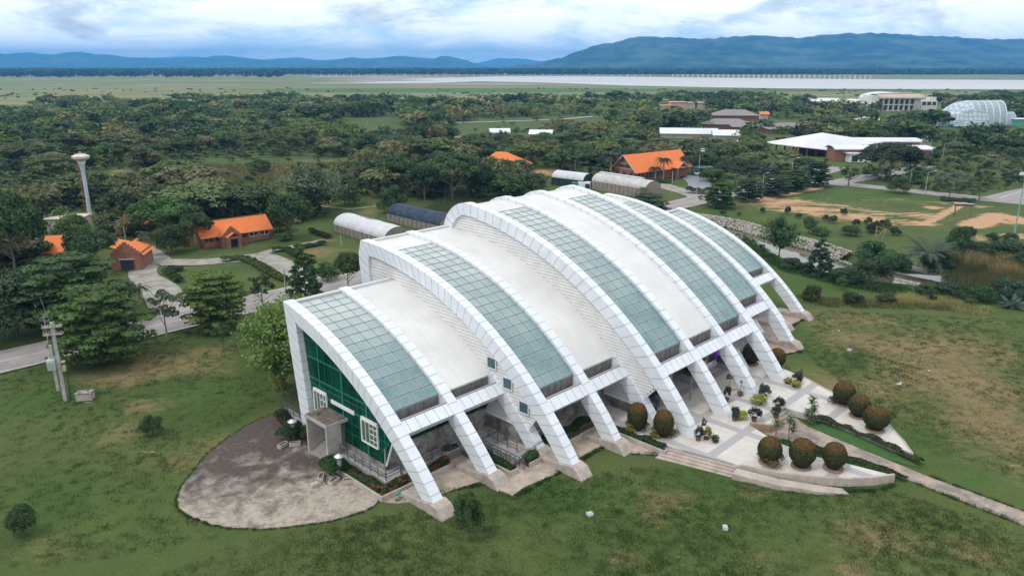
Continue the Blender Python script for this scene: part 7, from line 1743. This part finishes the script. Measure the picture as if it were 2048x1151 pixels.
t = thing('drain_cover', 'small concrete inspection cover in the middle of the apron', 'cover', LW(-4.8, -9.8, .05), TH); m = MB(); m.box(-.45, .45, -.35, .35, 0, .08); m.build('frame', CONC, t); m = MB(); m.box(-.3, .3, -.2, .2, .08, .16); m.build('lid', CREAM, t)
t = thing('garden_hose', 'coil of green hose lying beside the first rib footing', 'hose', LW(-.6, -3.2, .08), 0); m = MB()
for k in range(4): m.tube([((.42 + .03 * k) * math.cos(a_ * .4), (.30 + .02 * k) * math.sin(a_ * .4), .03 * k) for a_ in range(17)], .02, 6)
m.build('coil', basic('green_hose', (.03, .38, .26), (.04, .45, .3), 2, .5), t)
# garden lamps with spring stem, and troughs
for i, (s, w, lb) in enumerate([(-2.0, -17.9, 'left disc-topped garden lamp with spiral stem among bushes'), (-2.6, -9.3, 'right disc-topped garden lamp with spiral stem among bushes')]):
    t = thing('garden_lamp', lb, 'lamp', LW(s, w, .05), TH); m = MB(); m.tube([(0, 0, 0), (0, 0, 1.95)], .06, 8); m.build('post', STEEL, t); m = MB()
    m.tube([(.17 * math.cos(k * .5), .17 * math.sin(k * .5), .9 + k * .0085) for k in range(110)], .022, 5); m.build('spiral', basic('pale_steel', (.5, .52, .54), (.4, .42, .44), 3, .35, metal=.5), t)
    m = MB(); m.lathe([(.02, 2.0), (.34, 1.92), (.42, 1.97), (.40, 2.03), (.2, 2.10), (.16, 2.17), (.02, 2.19)], n=24); m.build('disc', basic('silver_disc', (.66, .68, .70), (.52, .54, .56), 2, .3, metal=.4), t, smooth=True)
for i, (s, w, rz_, lb) in enumerate([(-3.3, -17.6, .3, 'white trough planter left of the left garden lamp'), (-2.4, -17.0, -.6, 'white trough planter right of the left garden lamp'), (-3.5, -8.9, .3, 'white trough planter left of the right garden lamp'), (-2.6, -8.0, -.6, 'white trough planter right of the right garden lamp'), (-3.9, -10.2, .9, 'white trough planter behind the right garden lamp group')]):
    t = thing('trough_planter', lb, 'planter', LW(s, w, .05), TH + rz_, 'white trough planters on the apron'); m = MB(); m.box(-.5, .5, -.22, .22, 0, .08); m.box(-.5, .5, -.22, -.16, .08, .38); m.box(-.5, .5, .16, .22, .08, .38); m.box(-.5, -.44, -.16, .16, .08, .38); m.box(.44, .5, -.16, .16, .08, .38); m.build('trough', CREAM, t, bevel=.015); m = MB(); m.box(-.44, .44, -.16, .16, .08, .3); m.build('soil', SOIL, t)
# far water tower on the plain
t = thing('water_tower', 'tiny dark mushroom-shaped water tower on the distant plain', 'water tower', gp(1687, 193), 0); m = MB(); m.lathe([(1.0, 0), (.9, 14), (1.2, 16)], n=12); t.scale = (.42, .42, .42); m.build('column', CONCD, t); m = MB(); m.lathe([(1.2, 16), (4.2, 19), (4.4, 20.5), (2, 21.5), (.2, 21.6)], n=16); m.build('tank', CONCD, t)

# ------------------------------------------------------------------ haze
m = MB(); m.box(-24000, 24000, -1200, 20600, -30, 400); hz = m.build('haze', None); hz.data.materials.clear()
hmat = bpy.data.materials.new('haze'); hmat.use_nodes = True; t_ = hmat.node_tree; t_.nodes.clear(); o_ = t_.nodes.new('ShaderNodeOutputMaterial'); v_ = t_.nodes.new('ShaderNodeVolumePrincipled')
v_.inputs['Color'].default_value = (.12, .48, 1.0, 1); v_.inputs['Density'].default_value = HAZE; v_.inputs['Anisotropy'].default_value = 0.0
t_.links.new(v_.outputs[0], o_.inputs['Volume']); hz.data.materials.append(hmat); tag(hz, kind='stuff')
